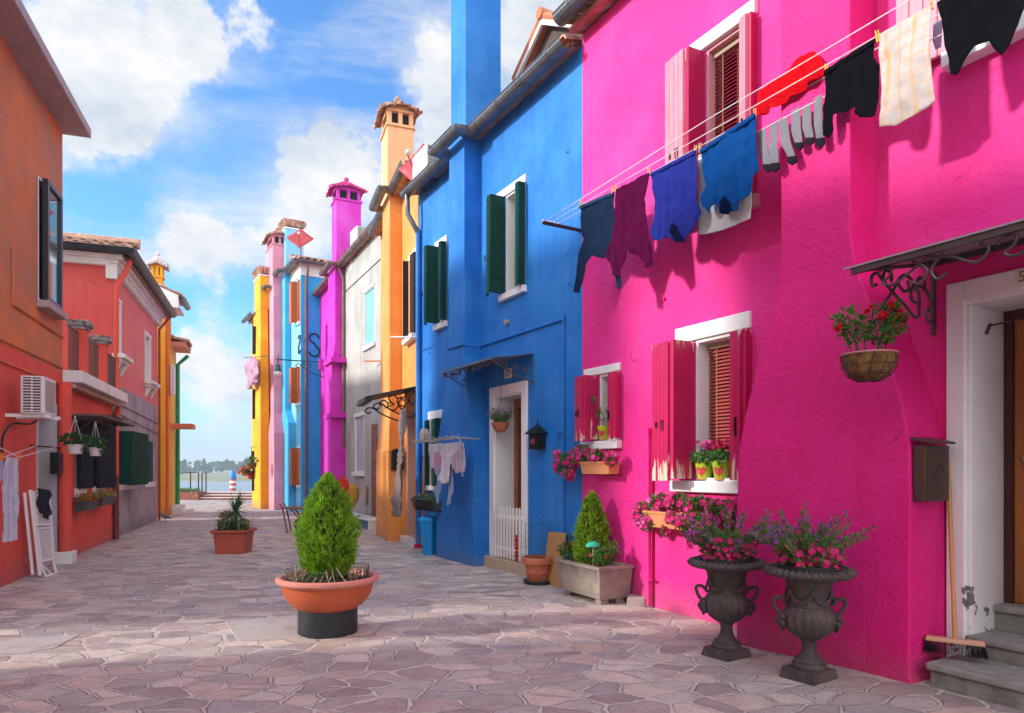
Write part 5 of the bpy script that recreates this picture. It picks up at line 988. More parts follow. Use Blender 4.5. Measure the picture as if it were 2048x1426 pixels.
# ---- urns
URN = mat('cast_stone_urn', (.065, .05, .045), .62, var=.25, vs=9, bump=.4, bs=45, col2=(.115, .09, .08), c2=(.45, .7), c2s=8)
def urn(c, label, k, seed):
    RG.seed(seed); c = c.copy(); c.z = gz(c.x, c.y); u_ = thing('stone_urn', label, 'urn', c, 'stone urns by the pink wall'); lf = Loc(c); lf.t = FP.t; lf.n = FP.n
    mb = MB(); mb.loft([[lf.w(-a, -a, z), lf.w(a, -a, z), lf.w(a, a, z), lf.w(-a, a, z)] for a, z in ((.128, -.01), (.124, .01), (.112, .062), (.09, .064))]); mb.build('plinth', URN, u_, bev=.004)
    def fl(a, z): return 1 + (.085 * abs(math.cos(9 * a)) - .05) * max(0, 1 - abs(z - .355) / .095) ** .5 if .26 < z < .45 else 1
    mb = MB(); mb.lathe(c, [(.085, .06), (.10, .062), (.104, .075), (.10, .092), (.09, .098), (.092, .108), (.085, .118), (.062, .135), (.047, .165), (.041, .20), (.044, .225), (.06, .245), (.09, .262), (.122, .29), (.145, .325), (.156, .365), (.155, .40), (.143, .43), (.128, .447), (.124, .455), (.13, .46), (.124, .468), (.125, .50), (.130, .55), (.140, .60), (.152, .628), (.19, .638), (.245, .643), (.262, .652), (.268, .668), (.258, .683), (.23, .69), (.19, .688), (.185, .66), (.05, .65)], 88, fl=fl); mb.build('bowl', URN, u_, smooth=50)
    mb = MB()  # egg moulding on the rim
    for i in range(40):
        a = 2 * math.pi * i / 40; mb.tube([c + Vector((math.cos(a) * r, math.sin(a) * r, z)) for r, z in ((.225, .694), (.25, .69), (.268, .676), (.262, .657))], [.006, .010, .011, .006], 6)
    mb.build('rim_moulding', URN, u_, smooth=60)
    for sg in (0, 1):
        a = R(-12) + math.pi * sg; e = Vector((math.cos(a), math.sin(a), 0)); side = Vector((-e.y, e.x, 0))
        P_ = [c + e * .13 + Vector((0, 0, .455)), c + e * .165 + Vector((0, 0, .495)), c + e * .200 + Vector((0, 0, .50)), c + e * .212 + Vector((0, 0, .475)), c + e * .19 + Vector((0, 0, .42)), c + e * .158 + Vector((0, 0, .39))]
        MB().tube(catmull(P_, 5), .0125, 8).build('handle', URN, u_, smooth=1)
        mb = MB(); m0 = c + e * .15 + Vector((0, 0, .36)); mb.ball(m0, .045, 8, (1, 1, 1.3)); mb.ball(m0 + e * .04 + Vector((0, 0, .0)), .014, 6, (1, 1, 1.5))
        for t_ in (-1, 1): mb.ball(m0 + e * .03 + side * .018 * t_ + Vector((0, 0, .02)), .012, 6); mb.ball(m0 + e * .03 + side * .014 * t_ - Vector((0, 0, .02)), .013, 6); mb.ball(m0 + e * .012 + side * .04 * t_ + Vector((0, 0, .025)), .016, 6)
        for j in range(9): t_ = -1 + j / 4; mb.ball(m0 + e * .01 + side * .045 * t_ - Vector((0, 0, .05 - .03 * abs(t_))), .014, 5, (1, 1, 1.6))
        mb.build('mask_relief', URN, u_, smooth=1)
    mb = MB()
    for i in range(6):
        a0 = 2 * math.pi * i / 6 + .25
        for off, rr in ((0, .009), (.012, .006)): mb.tube([c + Vector((math.cos(a0 + t) * .140, math.sin(a0 + t) * .140, .548 - off - .055 * math.sin(math.pi * t / 1.0472))) for t in [1.0472 * j / 10 for j in range(11)]], rr, 6)
        mb.ball(c + Vector((math.cos(a0) * .137, math.sin(a0) * .137, .552)), .014, 6, (1, 1, 1.5))
    mb.build('swag_relief', URN, u_, smooth=1)
    MB().lathe(c, [(.15, .64), (.185, .645), (.195, .715), (.185, .715), (.18, .69), (.05, .69)], 36).build('liner_pot', mat('black_liner', (.03, .035, .04), .5), u_, smooth=1)
    top = c + Vector((0, 0, .73)); ml = MB(); mf = MB(); mp = MB()
    bush(ml, top + Vector((0, 0, .05)), (.20, .20, .12), 1300, .032, .013, .6, .4); 
    for _ in range(210): a = RG.random() * 6.283; p = top + Vector((math.cos(a), math.sin(a), 0)) * RG.uniform(.08, .2) + Vector((0, 0, RG.uniform(-.02, .12))); flower(mf, p, Vector((math.cos(a) * .5 - .2, math.sin(a) * .5 - .6, .5)), RG.uniform(.013, .021), 6)
    ms = MB()
    for i in range(k):
        a = RG.random() * 6.283; L_ = RG.uniform(.20, .44); d = Vector((math.cos(a) * .8, math.sin(a) * .6, RG.uniform(.5, 1.3))).normalized(); p0 = top + Vector((math.cos(a), math.sin(a), 0)) * RG.uniform(0, .12); pts = [p0 + d * L_ * t / 6 + Vector((0, 0, -.05 * (t / 6) ** 2)) for t in range(7)]; ms.tube(pts, .002, 4)
        for t in range(2, 14):
            pp = p0 + d * L_ * t / 13 + Vector((0, 0, -.05 * (t / 13) ** 2))
            for _ in range(4): leaf(ml, pp, d * .6 + rv(), .028, .012)
            if t > 8 and RG.random() < .55: flower(mp, pp + rv() * .015, rv(), RG.uniform(.009, .016), 4)
    ml.build('leaves', LF3, u_); mf.build('magenta_flowers', PET, u_); mp.build('purple_flowers', PUR, u_); ms.build('stalks', BARK, u_)
    return u_
cu1 = gnd(1453, 1309, .02); urn(cu1, 'dark stone urn farther from the camera, under the trailing petunia box', 46, 5)
cu2 = gnd(1618, 1358, .03); urn(cu2, 'dark stone urn nearer the steps, with a cane stuck in its flowers', 52, 9)
MB().tube([cu2 + Vector((-.19, -.1, .86)), cu2 + Vector((-.06, -.12, .70))], .005, 6).build('plant_cane', BROOM, label='thin pale cane stuck slantwise in the nearer urn', cat='cane')
# ---- flower boxes on the pink wall
def box_planter(name, label, fr, s0, s1, n0, n1, z0, z1, m, group=None):
    t_ = thing(name, label, 'flower box', fr.w((s0 + s1) / 2, (n0 + n1) / 2, z0), group); mb = MB(); e = .015
    mb.loft([[fr.w(s0 + a, n0 + a, z), fr.w(s1 - a, n0 + a, z), fr.w(s1 - a, n1 - a, z), fr.w(s0 + a, n1 - a, z)] for a, z in ((.02, z0), (.004, z1 - .02), (-.006, z1 - .02), (-.006, z1), (.008, z1), (.015, z1 - .03))]); fixn(mb.build('box', m, t_)); return t_
ORB = mat('orange_terracotta', (.62, .25, .10), .65, var=.1)
RG.seed(21)
def mass(t_, spots, lsz=(.04, .018), fr_=.026, dens=1.0, mats=(LF1, PET, PET2), up=.2):
    ml, m1_, m2_ = MB(), MB(), MB()
    for (p, rad, nl, nf) in spots:
        bush(ml, p, rad, int(nl * dens), lsz[0], lsz[1], up, .45)
        for _ in range(nf): pass
        blooms(m1_, p, rad, int(nf * 1.7), fr_); blooms(m2_, p, rad, max(1, int(nf * .4)), fr_)
    ml.build('leaves', mats[0], t_); m1_.build('flowers', mats[1], t_); m2_.build('pale_flowers', mats[2], t_)
s0, s1 = FP.s_(1462, .16), FP.s_(1300, .16); zb_x = FP.z_(1350, 1058, .2)
fb = box_planter('flower_box', 'long terracotta flower box of magenta petunias below the large lower window', FP, s0, s1, .06, .24, zb_x, zb_x + .15, ORB)
def P_(u, v, n_): return FP.w(FP.s_(u, n_), n_, FP.z_(u, v, n_))
mass(fb, [(P_(1285, 1030, .18), (.09, .09, .13), 420, 26), (P_(1318, 1005, .18), (.10, .10, .08), 380, 22), (P_(1358, 1003, .18), (.12, .11, .07), 420, 24), (P_(1400, 1010, .18), (.13, .11, .07), 520, 28), (P_(1440, 1028, .2), (.12, .10, .12), 560, 26), (P_(1398, 1050, .25), (.09, .06, .10), 320, 16), (P_(1425, 1075, .26), (.08, .06, .10), 260, 16), (P_(1470, 1045, .22), (.08, .08, .10), 320, 12), (P_(1365, 1045, .26), (.07, .05, .07), 160, 10), (P_(1330, 1065, .24), (.03, .03, .05), 40, 5), (P_(1468, 1020, .26), (.10, .08, .08), 300, 22), (P_(1342, 1035, .27), (.05, .035, .05), 70, 10), (P_(1385, 1040, .27), (.07, .04, .06), 150, 16), (P_(1420, 1050, .28), (.08, .05, .09), 220, 20), (P_(1490, 1050, .3), (.07, .06, .08), 180, 14), (P_(1295, 1048, .24), (.05, .05, .07), 120, 12), (P_(1445, 1085, .28), (.07, .05, .08), 180, 12)])
mb = MB()
for s_ in (s0 + .05, (s0 + s1) / 2, s1 - .05): mb.tube([FP.w(s_, .0, zb_x + .13), FP.w(s_, .255, zb_x + .13), FP.w(s_, .255, zb_x - .012), FP.w(s_, .0, zb_x - .012)], .005, 5)
mb.build('box_bracket', IRONB, fb)
s0, s1 = FP.s_(1226, .15), FP.s_(1168, .15); zb_x = FP.z_(1190, 948, .2)
fb = box_planter('flower_box', 'short terracotta flower box of petunias hanging below the small window at the blue wall', FP, s0, s1, .05, .21, zb_x, zb_x + .13, ORB)
mass(fb, [(P_(1132, 930, .17), (.13, .09, .13), 420, 26), (P_(1162, 908, .17), (.11, .09, .10), 360, 22), (P_(1195, 912, .17), (.09, .08, .06), 300, 16), (P_(1222, 918, .17), (.07, .07, .07), 200, 16), (P_(1116, 920, .16), (.06, .06, .13), 120, 14), (P_(1140, 950, .18), (.05, .05, .06), 120, 10)])
mb = MB(); mb.tube([FP.w(s1 - .05, 0, zb_x - .01), FP.w(s1 - .05, .22, zb_x - .01)], .005, 5).tube([FP.w(s0 + .05, 0, zb_x - .01), FP.w(s0 + .05, .22, zb_x - .01)], .005, 5); mb.build('box_bracket', IRONB, fb)
LIME = mat('lime_glaze', (.42, .55, .02), .25, var=.03, spec=.6); HEART = mat('red_heart', (.60, .05, .07), .4)
def limepot(c, r, h, label, kind, group='lime pots with a red heart on the window sills'):
    t_ = thing('heart_pot', label, 'pot', c, group); MB().lathe(c, [(r * .66, 0), (r * .7, .005), (r * .95, h * .75), (r, h * .85), (r, h), (r * .9, h), (r * .86, h * .8), (.01, h * .8)], 28).build('pot_body', LIME, t_, smooth=1)
    MB().lathe(c, [(r * .675, .001), (r * .72, .001), (r * .735, .012), (r * .69, .012)], 28, cap=False).build('band', ORB, t_)
    # heart facing the street
    e = Vector((-.62, -.78, 0)).normalized(); mb = MB(); pts = []
    for i in range(24):
        a = 2 * math.pi * i / 24; x = 16 * math.sin(a) ** 3 / 17; y = (13 * math.cos(a) - 5 * math.cos(2 * a) - 2 * math.cos(3 * a) - math.cos(4 * a)) / 17; zz_ = h * .45 + y * h * .3; rr = r * (.70 + .3 * min(1, zz_ / (h * .85))) + .002; th = math.atan2(e.y, e.x) + x * h * .3 / rr; pts.append(c + Vector((math.cos(th) * rr, math.sin(th) * rr, zz_)))
    cc_ = sum(pts, Vector()) / 24 + e * r * .05; mb.add([cc_] + pts, [(0, i + 1, (i + 1) % 24 + 1) for i in range(24)]); mb.build('heart', HEART, t_)
    if kind == 'twig':
        mb = MB(); ml = MB()
        for P in ([(0, 0, .5), (-.01, 0, 1.6), (-.06, -.02, 2.4), (-.12, -.03, 2.9)], [(0, 0, .5), (.03, 0, 1.4), (.05, 0, 2.2)], [(0, 0, .5), (-.03, 0, 1.3), (-.07, -.01, 1.9)]):
            pts = [c + Vector((x, y, z * h)) for x, y, z in P]; mb.tube(catmull(pts, 4), .0035, 5); [leaf(ml, pts[-1] + rv() * .01, rv(), .05, .022) for _ in range(14)]; [leaf(ml, pts[-2] + rv() * .02, rv(), .035, .015) for _ in range(5)]
        mb.build('stem', BARK, t_); ml.build('leaves', LF1, t_)
    else:
        ml = MB(); mf = MB(); bush(ml, c + Vector((0, 0, h * 1.15)), (r * 1.35, r * 1.3, h * .33), 170, .05, .045, -.2, .6)
        for _ in range(26): a = RG.random() * 6.28; p = c + Vector((math.cos(a) * r * RG.uniform(.1, 1.1), math.sin(a) * r * RG.uniform(.1, 1.1), h * RG.uniform(1.5, 1.95))); [leaf(mf, p, rv() * .6 + Vector((0, 0, 1)), .035, .022) for _ in range(5)]
        ml.build('leaves', LF3, t_); mf.build('flowers', kind, t_)
limepot(FP.w(FP.s_(1209, .0), .0, 1.675), .078, .15, 'lime green heart pot with a straggly plant on the small window sill', 'twig')
limepot(FP.w(FP.s_(1413, -.05), -.02, 1.264), .085, .17, 'lime green heart pot with pink violet cyclamen on the large sill', PET2)
limepot(FP.w(FP.s_(1448, -.05), -.02, 1.264), .085, .17, 'lime green heart pot with red cyclamen, next to the chimney breast', leafmat('cherry_petal', (.65, .015, .10), isl=.3))
# ---- hanging coir basket by the pink door
u_ = FP.w(FP.s_(1868), .62, 0); cb = atY(1738, 762, FP.w(FP.s_(1868), .62, 0).y - .06); hb = thing('hanging_basket', 'brown coir hanging basket of red flowers under the wrought iron canopy', 'hanging basket', cb)
COIR = mat('coir', (.22, .12, .035), .95, var=.5, vs=18, bump=1, bs=70, bdist=.02)
rB = .15; hB = .155
MB().lathe(cb, [(.01, 0), (.06, .004), (.11, .035), (.14, .085), (rB, hB), (rB - .02, hB), (.01, hB - .02)], 30, fl=lambda a, z: 1 + .03 * math.sin(8 * a + z * 30)).build('coir_liner', COIR, hb, smooth=60)
mb = MB()
for i in range(12): a = 2 * math.pi * i / 12; mb.tube([cb + Vector((math.cos(a + z_ * 1.5) * r, math.sin(a + z_ * 1.5) * r, z_)) for r, z_ in ((.02, -.003), (.065, 0), (.116, .03), (.146, .085), (rB + .005, hB))], .0025, 4)
for r, z_ in ((.118, .035), (.149, .09)): mb.tube([cb + Vector((math.cos(2 * math.pi * i / 24) * r, math.sin(2 * math.pi * i / 24) * r, z_)) for i in range(25)], .0025, 4)
mb.build('wire_cage', IRON, hb)
mb = MB(); mb.tube([cb + Vector((math.cos(2 * math.pi * i / 24) * (rB + .003), math.sin(2 * math.pi * i / 24) * (rB + .003), hB)) for i in range(25)], .006, 6); mb.build('rim', mat('rose_rim', (.5, .2, .2), .5), hb)
hook = atY(1745, 612, cb.y); mb = MB()
for i in range(3): a = 2 * math.pi * i / 3 + .5; mb.tube([cb + Vector((math.cos(a) * rB, math.sin(a) * rB, hB)), hook - Vector((0, 0, .06))], .0022, 4)
mb.tube([hook - Vector((0, 0, .06)), hook], .0035, 5); mb.build('chain', IRON, hb)
ml, mf, ms = MB(), MB(), MB()
for (dx, dz, r_, n_l) in ((-.085, .14, .07, 110), (-.12, .24, .06, 60), (.075, .16, .08, 150), (.14, .20, .06, 80), (-.03, .20, .05, 50), (.10, .27, .06, 70), (-.17, .22, .03, 24)):
    cx = cb + Vector((dx, RG.uniform(-.03, .03), hB + dz - .02)); bush(ml, cx, (r_, r_, r_ * .9), n_l, .05, .02, .3); ms.tube([cb + Vector((dx * .5, 0, hB - .02)), cx], .005, 5)
for dx, dz in ((.10, .29), (.14, .26), (.17, .22), (.12, .22), (.05, .24), (-.03, .28), (-.21, .17)):
    for _ in range(7): flower(mf, cb + Vector((dx, -.05, hB + dz - .02)) + rv() * .018, rv() + Vector((0, -1, .2)), .017)
ml.build('leaves', LF1, hb); mf.build('red_flowers', REDP, hb); ms.build('stalks', LF2, hb)
# ---- hanging terracotta bowl with lavender before the blue door
yb = FP.w(S(1000), .32, 0).y; cb = atY(1001, 864, yb); hb = thing('hanging_pot', 'terracotta half bowl with lavender hanging in front of the blue house doorway', 'hanging pot', cb)
MB().lathe(cb, [(.02, 0), (.06, .006), (.10, .05), (.118, .105), (.122, .11), (.122, .125), (.108, .125), (.10, .10), (.01, .10)], 28).build('bowl', TERRA, hb, smooth=1)
hk = atY(1001, 733, yb); mb = MB()
for i in range(3): a = 2 * math.pi * i / 3; mb.tube([cb + Vector((math.cos(a) * .115, math.sin(a) * .115, .12)), cb + Vector((0, 0, .42))], .002, 4)
mb.tube([cb + Vector((0, 0, .42)), hk], .0025, 4); mb.build('chain', IRON, hb)
ml, mf = MB(), MB()
for _ in range(170):
    a = RG.random() * 6.28; d = Vector((math.cos(a) * RG.uniform(0, .9), math.sin(a) * RG.uniform(0, .9), RG.uniform(.6, 1.2))).normalized(); L_ = RG.uniform(.1, .24); p = cb + Vector((math.cos(a) * .05, math.sin(a) * .05, .1)); ml.tube([p, p + d * L_], .0014, 3); leaf(ml, p + d * L_ * .5, d + rv() * .4, .06, .008)
    for j in range(3): flower(mf, p + d * (L_ + .008 * j) + rv() * .004, rv(), .007, 4)
ml.build('leaves', LF3, hb); mf.build('lavender_flowers', LAV, hb)
# ---- white pots hanging by the coral house
for (u, v, lab) in ((150, 908, 'white hanging pot of leafy greenery, left of the two'), (191, 912, 'white hanging pot of leafy greenery, right of the two')):
    yy = FL.w(q(u, .45), .45, 0).y; cb = atY(u, v, yy); hb = thing('hanging_pot', lab, 'hanging pot', cb, 'white hanging pots by the coral house'); r_ = .105 if u < 170 else .09
    MB().lathe(cb, [(r_ * .72, 0), (r_ * .75, .004), (r_ * .97, .11), (r_ * 1.03, .11), (r_ * 1.03, .13), (r_ * .9, .13), (.01, .12)], 24).build('pot_body', WPLAST, hb, smooth=1)
    hk = cb + Vector((0, 0, .50)); mb = MB(); 
    for i in range(3): a = 2 * math.pi * i / 3; mb.tube([cb + Vector((math.cos(a) * r_, math.sin(a) * r_, .13)), hk], .0035, 4)
    mb.ball(hk, .014, 5); mb.build('hanger', WPLAST, hb)
    ml = MB(); bush(ml, cb + Vector((0, 0, .19)), (r_ * 1.6, r_ * 1.6, .075), 240, .05, .04, 0, .5); bush(ml, cb + Vector((r_ * 1.2, 0, .11)), (.04, .05, .07), 50, .045, .035, -.3); ml.build('leaves', LF2, hb)
RG.seed(33)
# ---- window boxes left and under the blue window
for (s0, s1, z, lab, fm) in ((q(150, .1), q(178, .1), .86, 'dark trough of orange flowers under the left dark shutter', leafmat('orange_petal', (.6, .15, .02))), (q(186, .1), q(214, .1), .88, 'dark trough of yellow green heather under the right dark shutter', YLF)):
    fb = box_planter('flower_box', lab, FL, s0, s1, .08, .24, z - .14, z, mat('dark_trough', (.05, .055, .06), .6)); mass(fb, [(FL.w((s0 + s1) / 2 + d, .16, z + .05), (.13, .13, .07), 130, 12) for d in ((s1 - s0) * -.3, 0, (s1 - s0) * .3)], (.04, .014), .018, mats=(LF1 if fm != YLF else YLF, fm, fm))
s0, s1 = FP.s_(872, .35), FP.s_(832, .35); zt_ = FP.z_(850, 998, .3); fb = thing('flower_box', 'dark slatted flower rack with small green plants under the lower blue window', 'flower box', FP.w((s0 + s1) / 2, .35, zt_ - .2))
mb = MB(); k = int((s1 - s0) / .045)
for i in range(k + 1):
    s_ = s0 + (s1 - s0) * i / k; mb.tube([FP.w(s_, .12, zt_ - .17), FP.w(s_, .38, zt_ - .17), FP.w(s_, .44, zt_)], .006, 4)
for nn__, zz__ in ((.44, zt_), (.38, zt_ - .17), (.41, zt_ - .09), (.12, zt_ - .17)): mb.tube([FP.w(s0, nn__, zz__), FP.w(s1, nn__, zz__)], .007, 4)
mb.build('rack', IRONB, fb); MB().box(FP, s0 + .02, s1 - .02, .15, .37, zt_ - .16, zt_ - .02).build('box', mat('dark_trough', (.05, .055, .06)), fb); mass(fb, [(FP.w(s0 + (s1 - s0) * f, .28, zt_ + .03), (.13, .1, .06), 110, 3) for f in (.15, .4, .65, .9)], (.045, .02), .015, mats=(LF1, PET2, YLF))
fb = box_planter('flower_box', 'flower box of red and white blooms below the lower yellow house window', FY, 0.05, .62, .27, .45, 1.02, 1.22, TERRA); mass(fb, [(FY.w(.25 + .3 * i, .40, 1.32), (.2, .2, .16), 120, 14) for i in range(-1, 4)], (.09, .04), .05, mats=(LF2, REDP, WHP))
mb = MB()
for _ in range(420):
    p = Vector((RG.uniform(-16.5, -14.2), RG.uniform(30.7, 31.5), .34)); leaf(mb, p, Vector((RG.gauss(0, .3), RG.gauss(0, .3), 1)), RG.uniform(.08, .28), .03)
mb.build('planter_grass', leafmat('long_grass', (.10, .17, .04)), pl)
# ================================================================ THINGS IN THE STREET
RG.seed(5)
# ---------------- clothes
def inpoly(x, y, P):
    r = False; n = len(P); j = n - 1
    for i in range(n):
        if (P[i][1] > y) != (P[j][1] > y) and x < (P[j][0] - P[i][0]) * (y - P[i][1]) / (P[j][1] - P[i][1]) + P[i][0]: r = not r
        j = i
    return r
def nearest(x, y, P):
    best = None
    for i in range(len(P)):
        a, b_ = P[i], P[(i + 1) % len(P)]; dx, dy = b_[0] - a[0], b_[1] - a[1]; l2 = dx * dx + dy * dy or 1e-9; t = max(0, min(1, ((x - a[0]) * dx + (y - a[1]) * dy) / l2)); p = (a[0] + dx * t, a[1] + dy * t); d = (p[0] - x) ** 2 + (p[1] - y) ** 2
        if best is None or d < best[0]: best = (d, p)
    return best
def sheet(fr, poly, n0, c, amp=.02, freq=16, ph=0, drop=1, prof=None):
    xs = [p[0] for p in poly]; ys = [p[1] for p in poly]; x0, y0 = min(xs), min(ys); ytop = max(ys); H_ = ytop - y0
    if c < .03: freq *= 3.1; amp *= .62; c *= .72
    nx = int((max(xs) - x0) / c) + 2; ny = int((max(ys) - y0) / c) + 2; idx = {}; cnt = {}; cells = []
    for i in range(nx):
        for j in range(ny):
            if inpoly(x0 + (i + .5) * c, y0 + (j + .5) * c, poly):
                cells.append((i, j)); 
                for k in ((i, j), (i + 1, j), (i + 1, j + 1), (i, j + 1)): cnt[k] = cnt.get(k, 0) + 1
    mb = MB()
    for k, m in cnt.items():
        x, y = x0 + k[0] * c, y0 + k[1] * c
        if m < 4:
            d, p = nearest(x, y, poly)
            if d < (c * 1.1) ** 2: x, y = p
        t = (ytop - y) / H_
        n_ = n0 + amp * (.25 + t) * math.sin(freq * x + ph + 2.5 * noise.noise(Vector((x * 3, y * 2.0, ph)))) + amp * 2.2 * noise.noise(Vector((x * 5, y * 3, ph + 5))) + amp * .8 * noise.noise(Vector((x * 18, y * 14, ph)))
        idx[k] = len(mb.v); mb.v.append(fr.w(x, n_, y))
    for (i, j) in cells: mb.f.append(tuple(idx[k] for k in ((i, j), (i + 1, j), (i + 1, j + 1), (i, j + 1)))); mb.mi.append(0)
    return mb
def clothmat(name, c, var=.08):
    if name in MATS: return MATS[name]
    m = mat(name, c, .9, var=var, vs=6, bump=.25, bs=220, spec=.04); nt = m.node_tree; b = nt.nodes['Principled BSDF']; tr = nt.nodes.new('ShaderNodeBsdfTranslucent'); mx = nt.nodes.new('ShaderNodeMixShader'); mx.inputs[0].default_value = .18
    nt.links.new(b.inputs['Base Color'].links[0].from_socket, tr.inputs[0]); nt.links.new(b.outputs[0], mx.inputs[1]); nt.links.new(tr.outputs[0], mx.inputs[2]); nt.links.new(mx.outputs[0], nt.nodes['Material Output'].inputs[0]); return m
def garment(name, label, cat, fr, n0, px, m, amp=.02, freq=16, ph=0, c=.018, group='washing pegged on the line along the pink wall', hem=None, hemm=None):
    poly = [fr.sz(u, v, n0) for u, v in px]
    o = sheet(fr, poly, n0, c, amp, freq, ph).build(name, m, smooth=180, label=label, cat=cat, group=group, solid=.0025)
    if hem:
        (a, b_) = poly[hem[0]], poly[hem[1]]; h = .035; par = o
        hp = [a, b_, (b_[0], b_[1] - h), (a[0], a[1] - h)]; s_ = sheet(fr, hp, n0 + .010, .02, .004, freq, ph); s_.build('hem', hemm or m, o, smooth=180, solid=.004)
    return o
NAVY = clothmat('navy_cotton', (.010, .024, .060)); PURP = clothmat('plum_cotton', (.085, .003, .04)); VIOL = clothmat('royal_blue_cotton', (.02, .03, .24)); BLUC = clothmat('blue_cotton', (.004, .06, .24)); WHC = clothmat('white_cotton', (.62, .62, .62)); BLK = clothmat('black_cotton', (.006, .006, .009)); REDC = clothmat('scarlet_cotton', (.62, .004, .01)); LILC = clothmat('lilac_cotton', (.50, .48, .62))
nR = .40
garment('shirt', 'dark navy long sleeved top, first on the line', 'shirt', FP, nR, [(1160, 412), (1228, 383), (1229, 440), (1229, 478), (1238, 500), (1246, 560), (1245, 578), (1234, 578), (1232, 555), (1222, 515), (1205, 517), (1186, 511), (1171, 535), (1158, 584), (1148, 585), (1149, 570), (1159, 500), (1166, 480), (1163, 450)], NAVY, .02, 15, 1, hem=(1, 0), hemm=clothmat('navy_hem', (.02, .06, .13)))
garment('shirt', 'plum purple cardigan with hanging sleeves', 'cardigan', FP, nR + .02, [(1230, 378), (1299, 345), (1296, 375), (1292, 400), (1297, 450), (1304, 530), (1292, 536), (1279, 513), (1268, 508), (1262, 506), (1258, 494), (1254, 508), (1243, 546), (1236, 552), (1228, 550), (1212, 512), (1219, 482), (1229, 450), (1230, 415)], PURP, .022, 17, 3)
garment('shirt', 'violet blue t-shirt hanging upside down', 't-shirt', FP, nR + .01, [(1303, 346), (1392, 300), (1394, 340), (1395, 398), (1401, 424), (1398, 440), (1388, 455), (1378, 472), (1366, 485), (1350, 484), (1335, 474), (1322, 482), (1308, 481), (1302, 465), (1307, 440), (1309, 400), (1306, 370)], VIOL, .022, 22, 5, hem=(1, 0))
garment('towel', 'white cloth with a brown edge behind the bright blue t-shirt', 'cloth', FP, nR - .09, [(1396, 312), (1500, 245), (1503, 405), (1501, 437), (1475, 449), (1430, 465), (1396, 470)], WHC, .008, 8, 2)
garment('shirt', 'bright mid blue t-shirt hanging upside down', 't-shirt', FP, nR + .02, [(1401, 300), (1511, 226), (1513, 290), (1516, 338), (1508, 352), (1505, 378), (1490, 393), (1470, 420), (1450, 428), (1436, 426), (1426, 406), (1415, 427), (1405, 412), (1402, 396), (1408, 370), (1404, 330)], BLUC, .024, 20, 8, hem=(1, 0))
garment('shirt', 'scarlet garment thrown over the line', 'shirt', FP, nR - .06, [(1515, 187), (1545, 160), (1575, 140), (1600, 113), (1630, 103), (1645, 120), (1648, 147), (1600, 185), (1555, 214), (1515, 236)], REDC, .03, 14, 2)
garment('shirt', 'black long sleeved top between the red garment and the checked towel', 'shirt', FP, nR, [(1650, 142), (1752, 77), (1745, 112), (1758, 130), (1754, 200), (1746, 232), (1722, 236), (1710, 226), (1712, 214), (1682, 224), (1666, 230), (1665, 262), (1656, 276), (1648, 270), (1646, 215), (1651, 190)], BLK, .02, 15, 6, hem=(1, 0))
CHK = clothmat('checked_towel', (.60, .55, .52)); nt = CHK.node_tree; N_ = nt.nodes; L_ = nt.links; b0 = N_['Principled BSDF']; src = b0.inputs['Base Color'].links[0].from_socket; tc = N_.new('ShaderNodeTexCoord'); sp_ = N_.new('ShaderNodeSeparateXYZ'); L_.new(tc.outputs['Object'], sp_.inputs[0])
def mth(op, a, b_=None, cl=False):
    m_ = N_.new('ShaderNodeMath'); m_.operation = op; m_.use_clamp = cl
    for i, x in enumerate((a, b_)):
        if x is None: continue
        if isinstance(x, (int, float)): m_.inputs[i].default_value = x
        else: L_.new(x, m_.inputs[i])
    return m_.outputs[0]
def strip(sock, f, w_): return mth('MULTIPLY', mth('SUBTRACT', mth('SINE', mth('MULTIPLY', sock, f)), w_), 6, True)
k_ = mth('MAXIMUM', mth('MULTIPLY', strip(sp_.outputs['Z'], 75, .72), .6), mth('MAXIMUM', strip(sp_.outputs['Y'], 80, .75), mth('MULTIPLY', strip(sp_.outputs['Y'], 160, .8), .5)))
nz_ = N_.new('ShaderNodeTexNoise'); nz_.inputs['Scale'].default_value = 9; L_.new(tc.outputs['Object'], nz_.inputs[0]); k_ = mth('MULTIPLY', k_, mth('MULTIPLY', nz_.outputs['Fac'], .95)); mx = N_.new('ShaderNodeMixRGB'); L_.new(k_, mx.inputs[0]); L_.new(src, mx.inputs[1]); mx.inputs[2].default_value = (.75, .38, .06, 1); L_.new(mx.outputs[0], b0.inputs['Base Color'])
garment('towel', 'cream and orange checked tea towel on the line', 'towel', FP, nR + .02, [(1760, 70), (1800, 48), (1862, 6), (1860, 60), (1861, 130), (1865, 198), (1830, 230), (1790, 250), (1760, 255), (1764, 180), (1758, 110)], CHK, .018, 12, 4)
garment('sock', 'small pale lilac sock right of the checked towel', 'sock', FP, nR - .1, [(1866, 48), (1885, 38), (1884, 95), (1872, 100), (1866, 84)], LILC, .006, 10, 2)
garment('shirt', 'black vest with round cut edges at the top right', 'vest', FP, nR, [(1874, 5), (2046, -95), (2047, 10), (2036, 40), (2020, 95), (2006, 112), (1990, 100), (1975, 80), (1950, 92), (1927, 128), (1913, 150), (1900, 148), (1897, 118), (1889, 92), (1884, 40)], BLK, .018, 12, 9)
SOCK = clothmat('grey_sock_wool', (.24, .235, .26)); SOCKD = clothmat('dark_toe_wool', (.02, .02, .025))
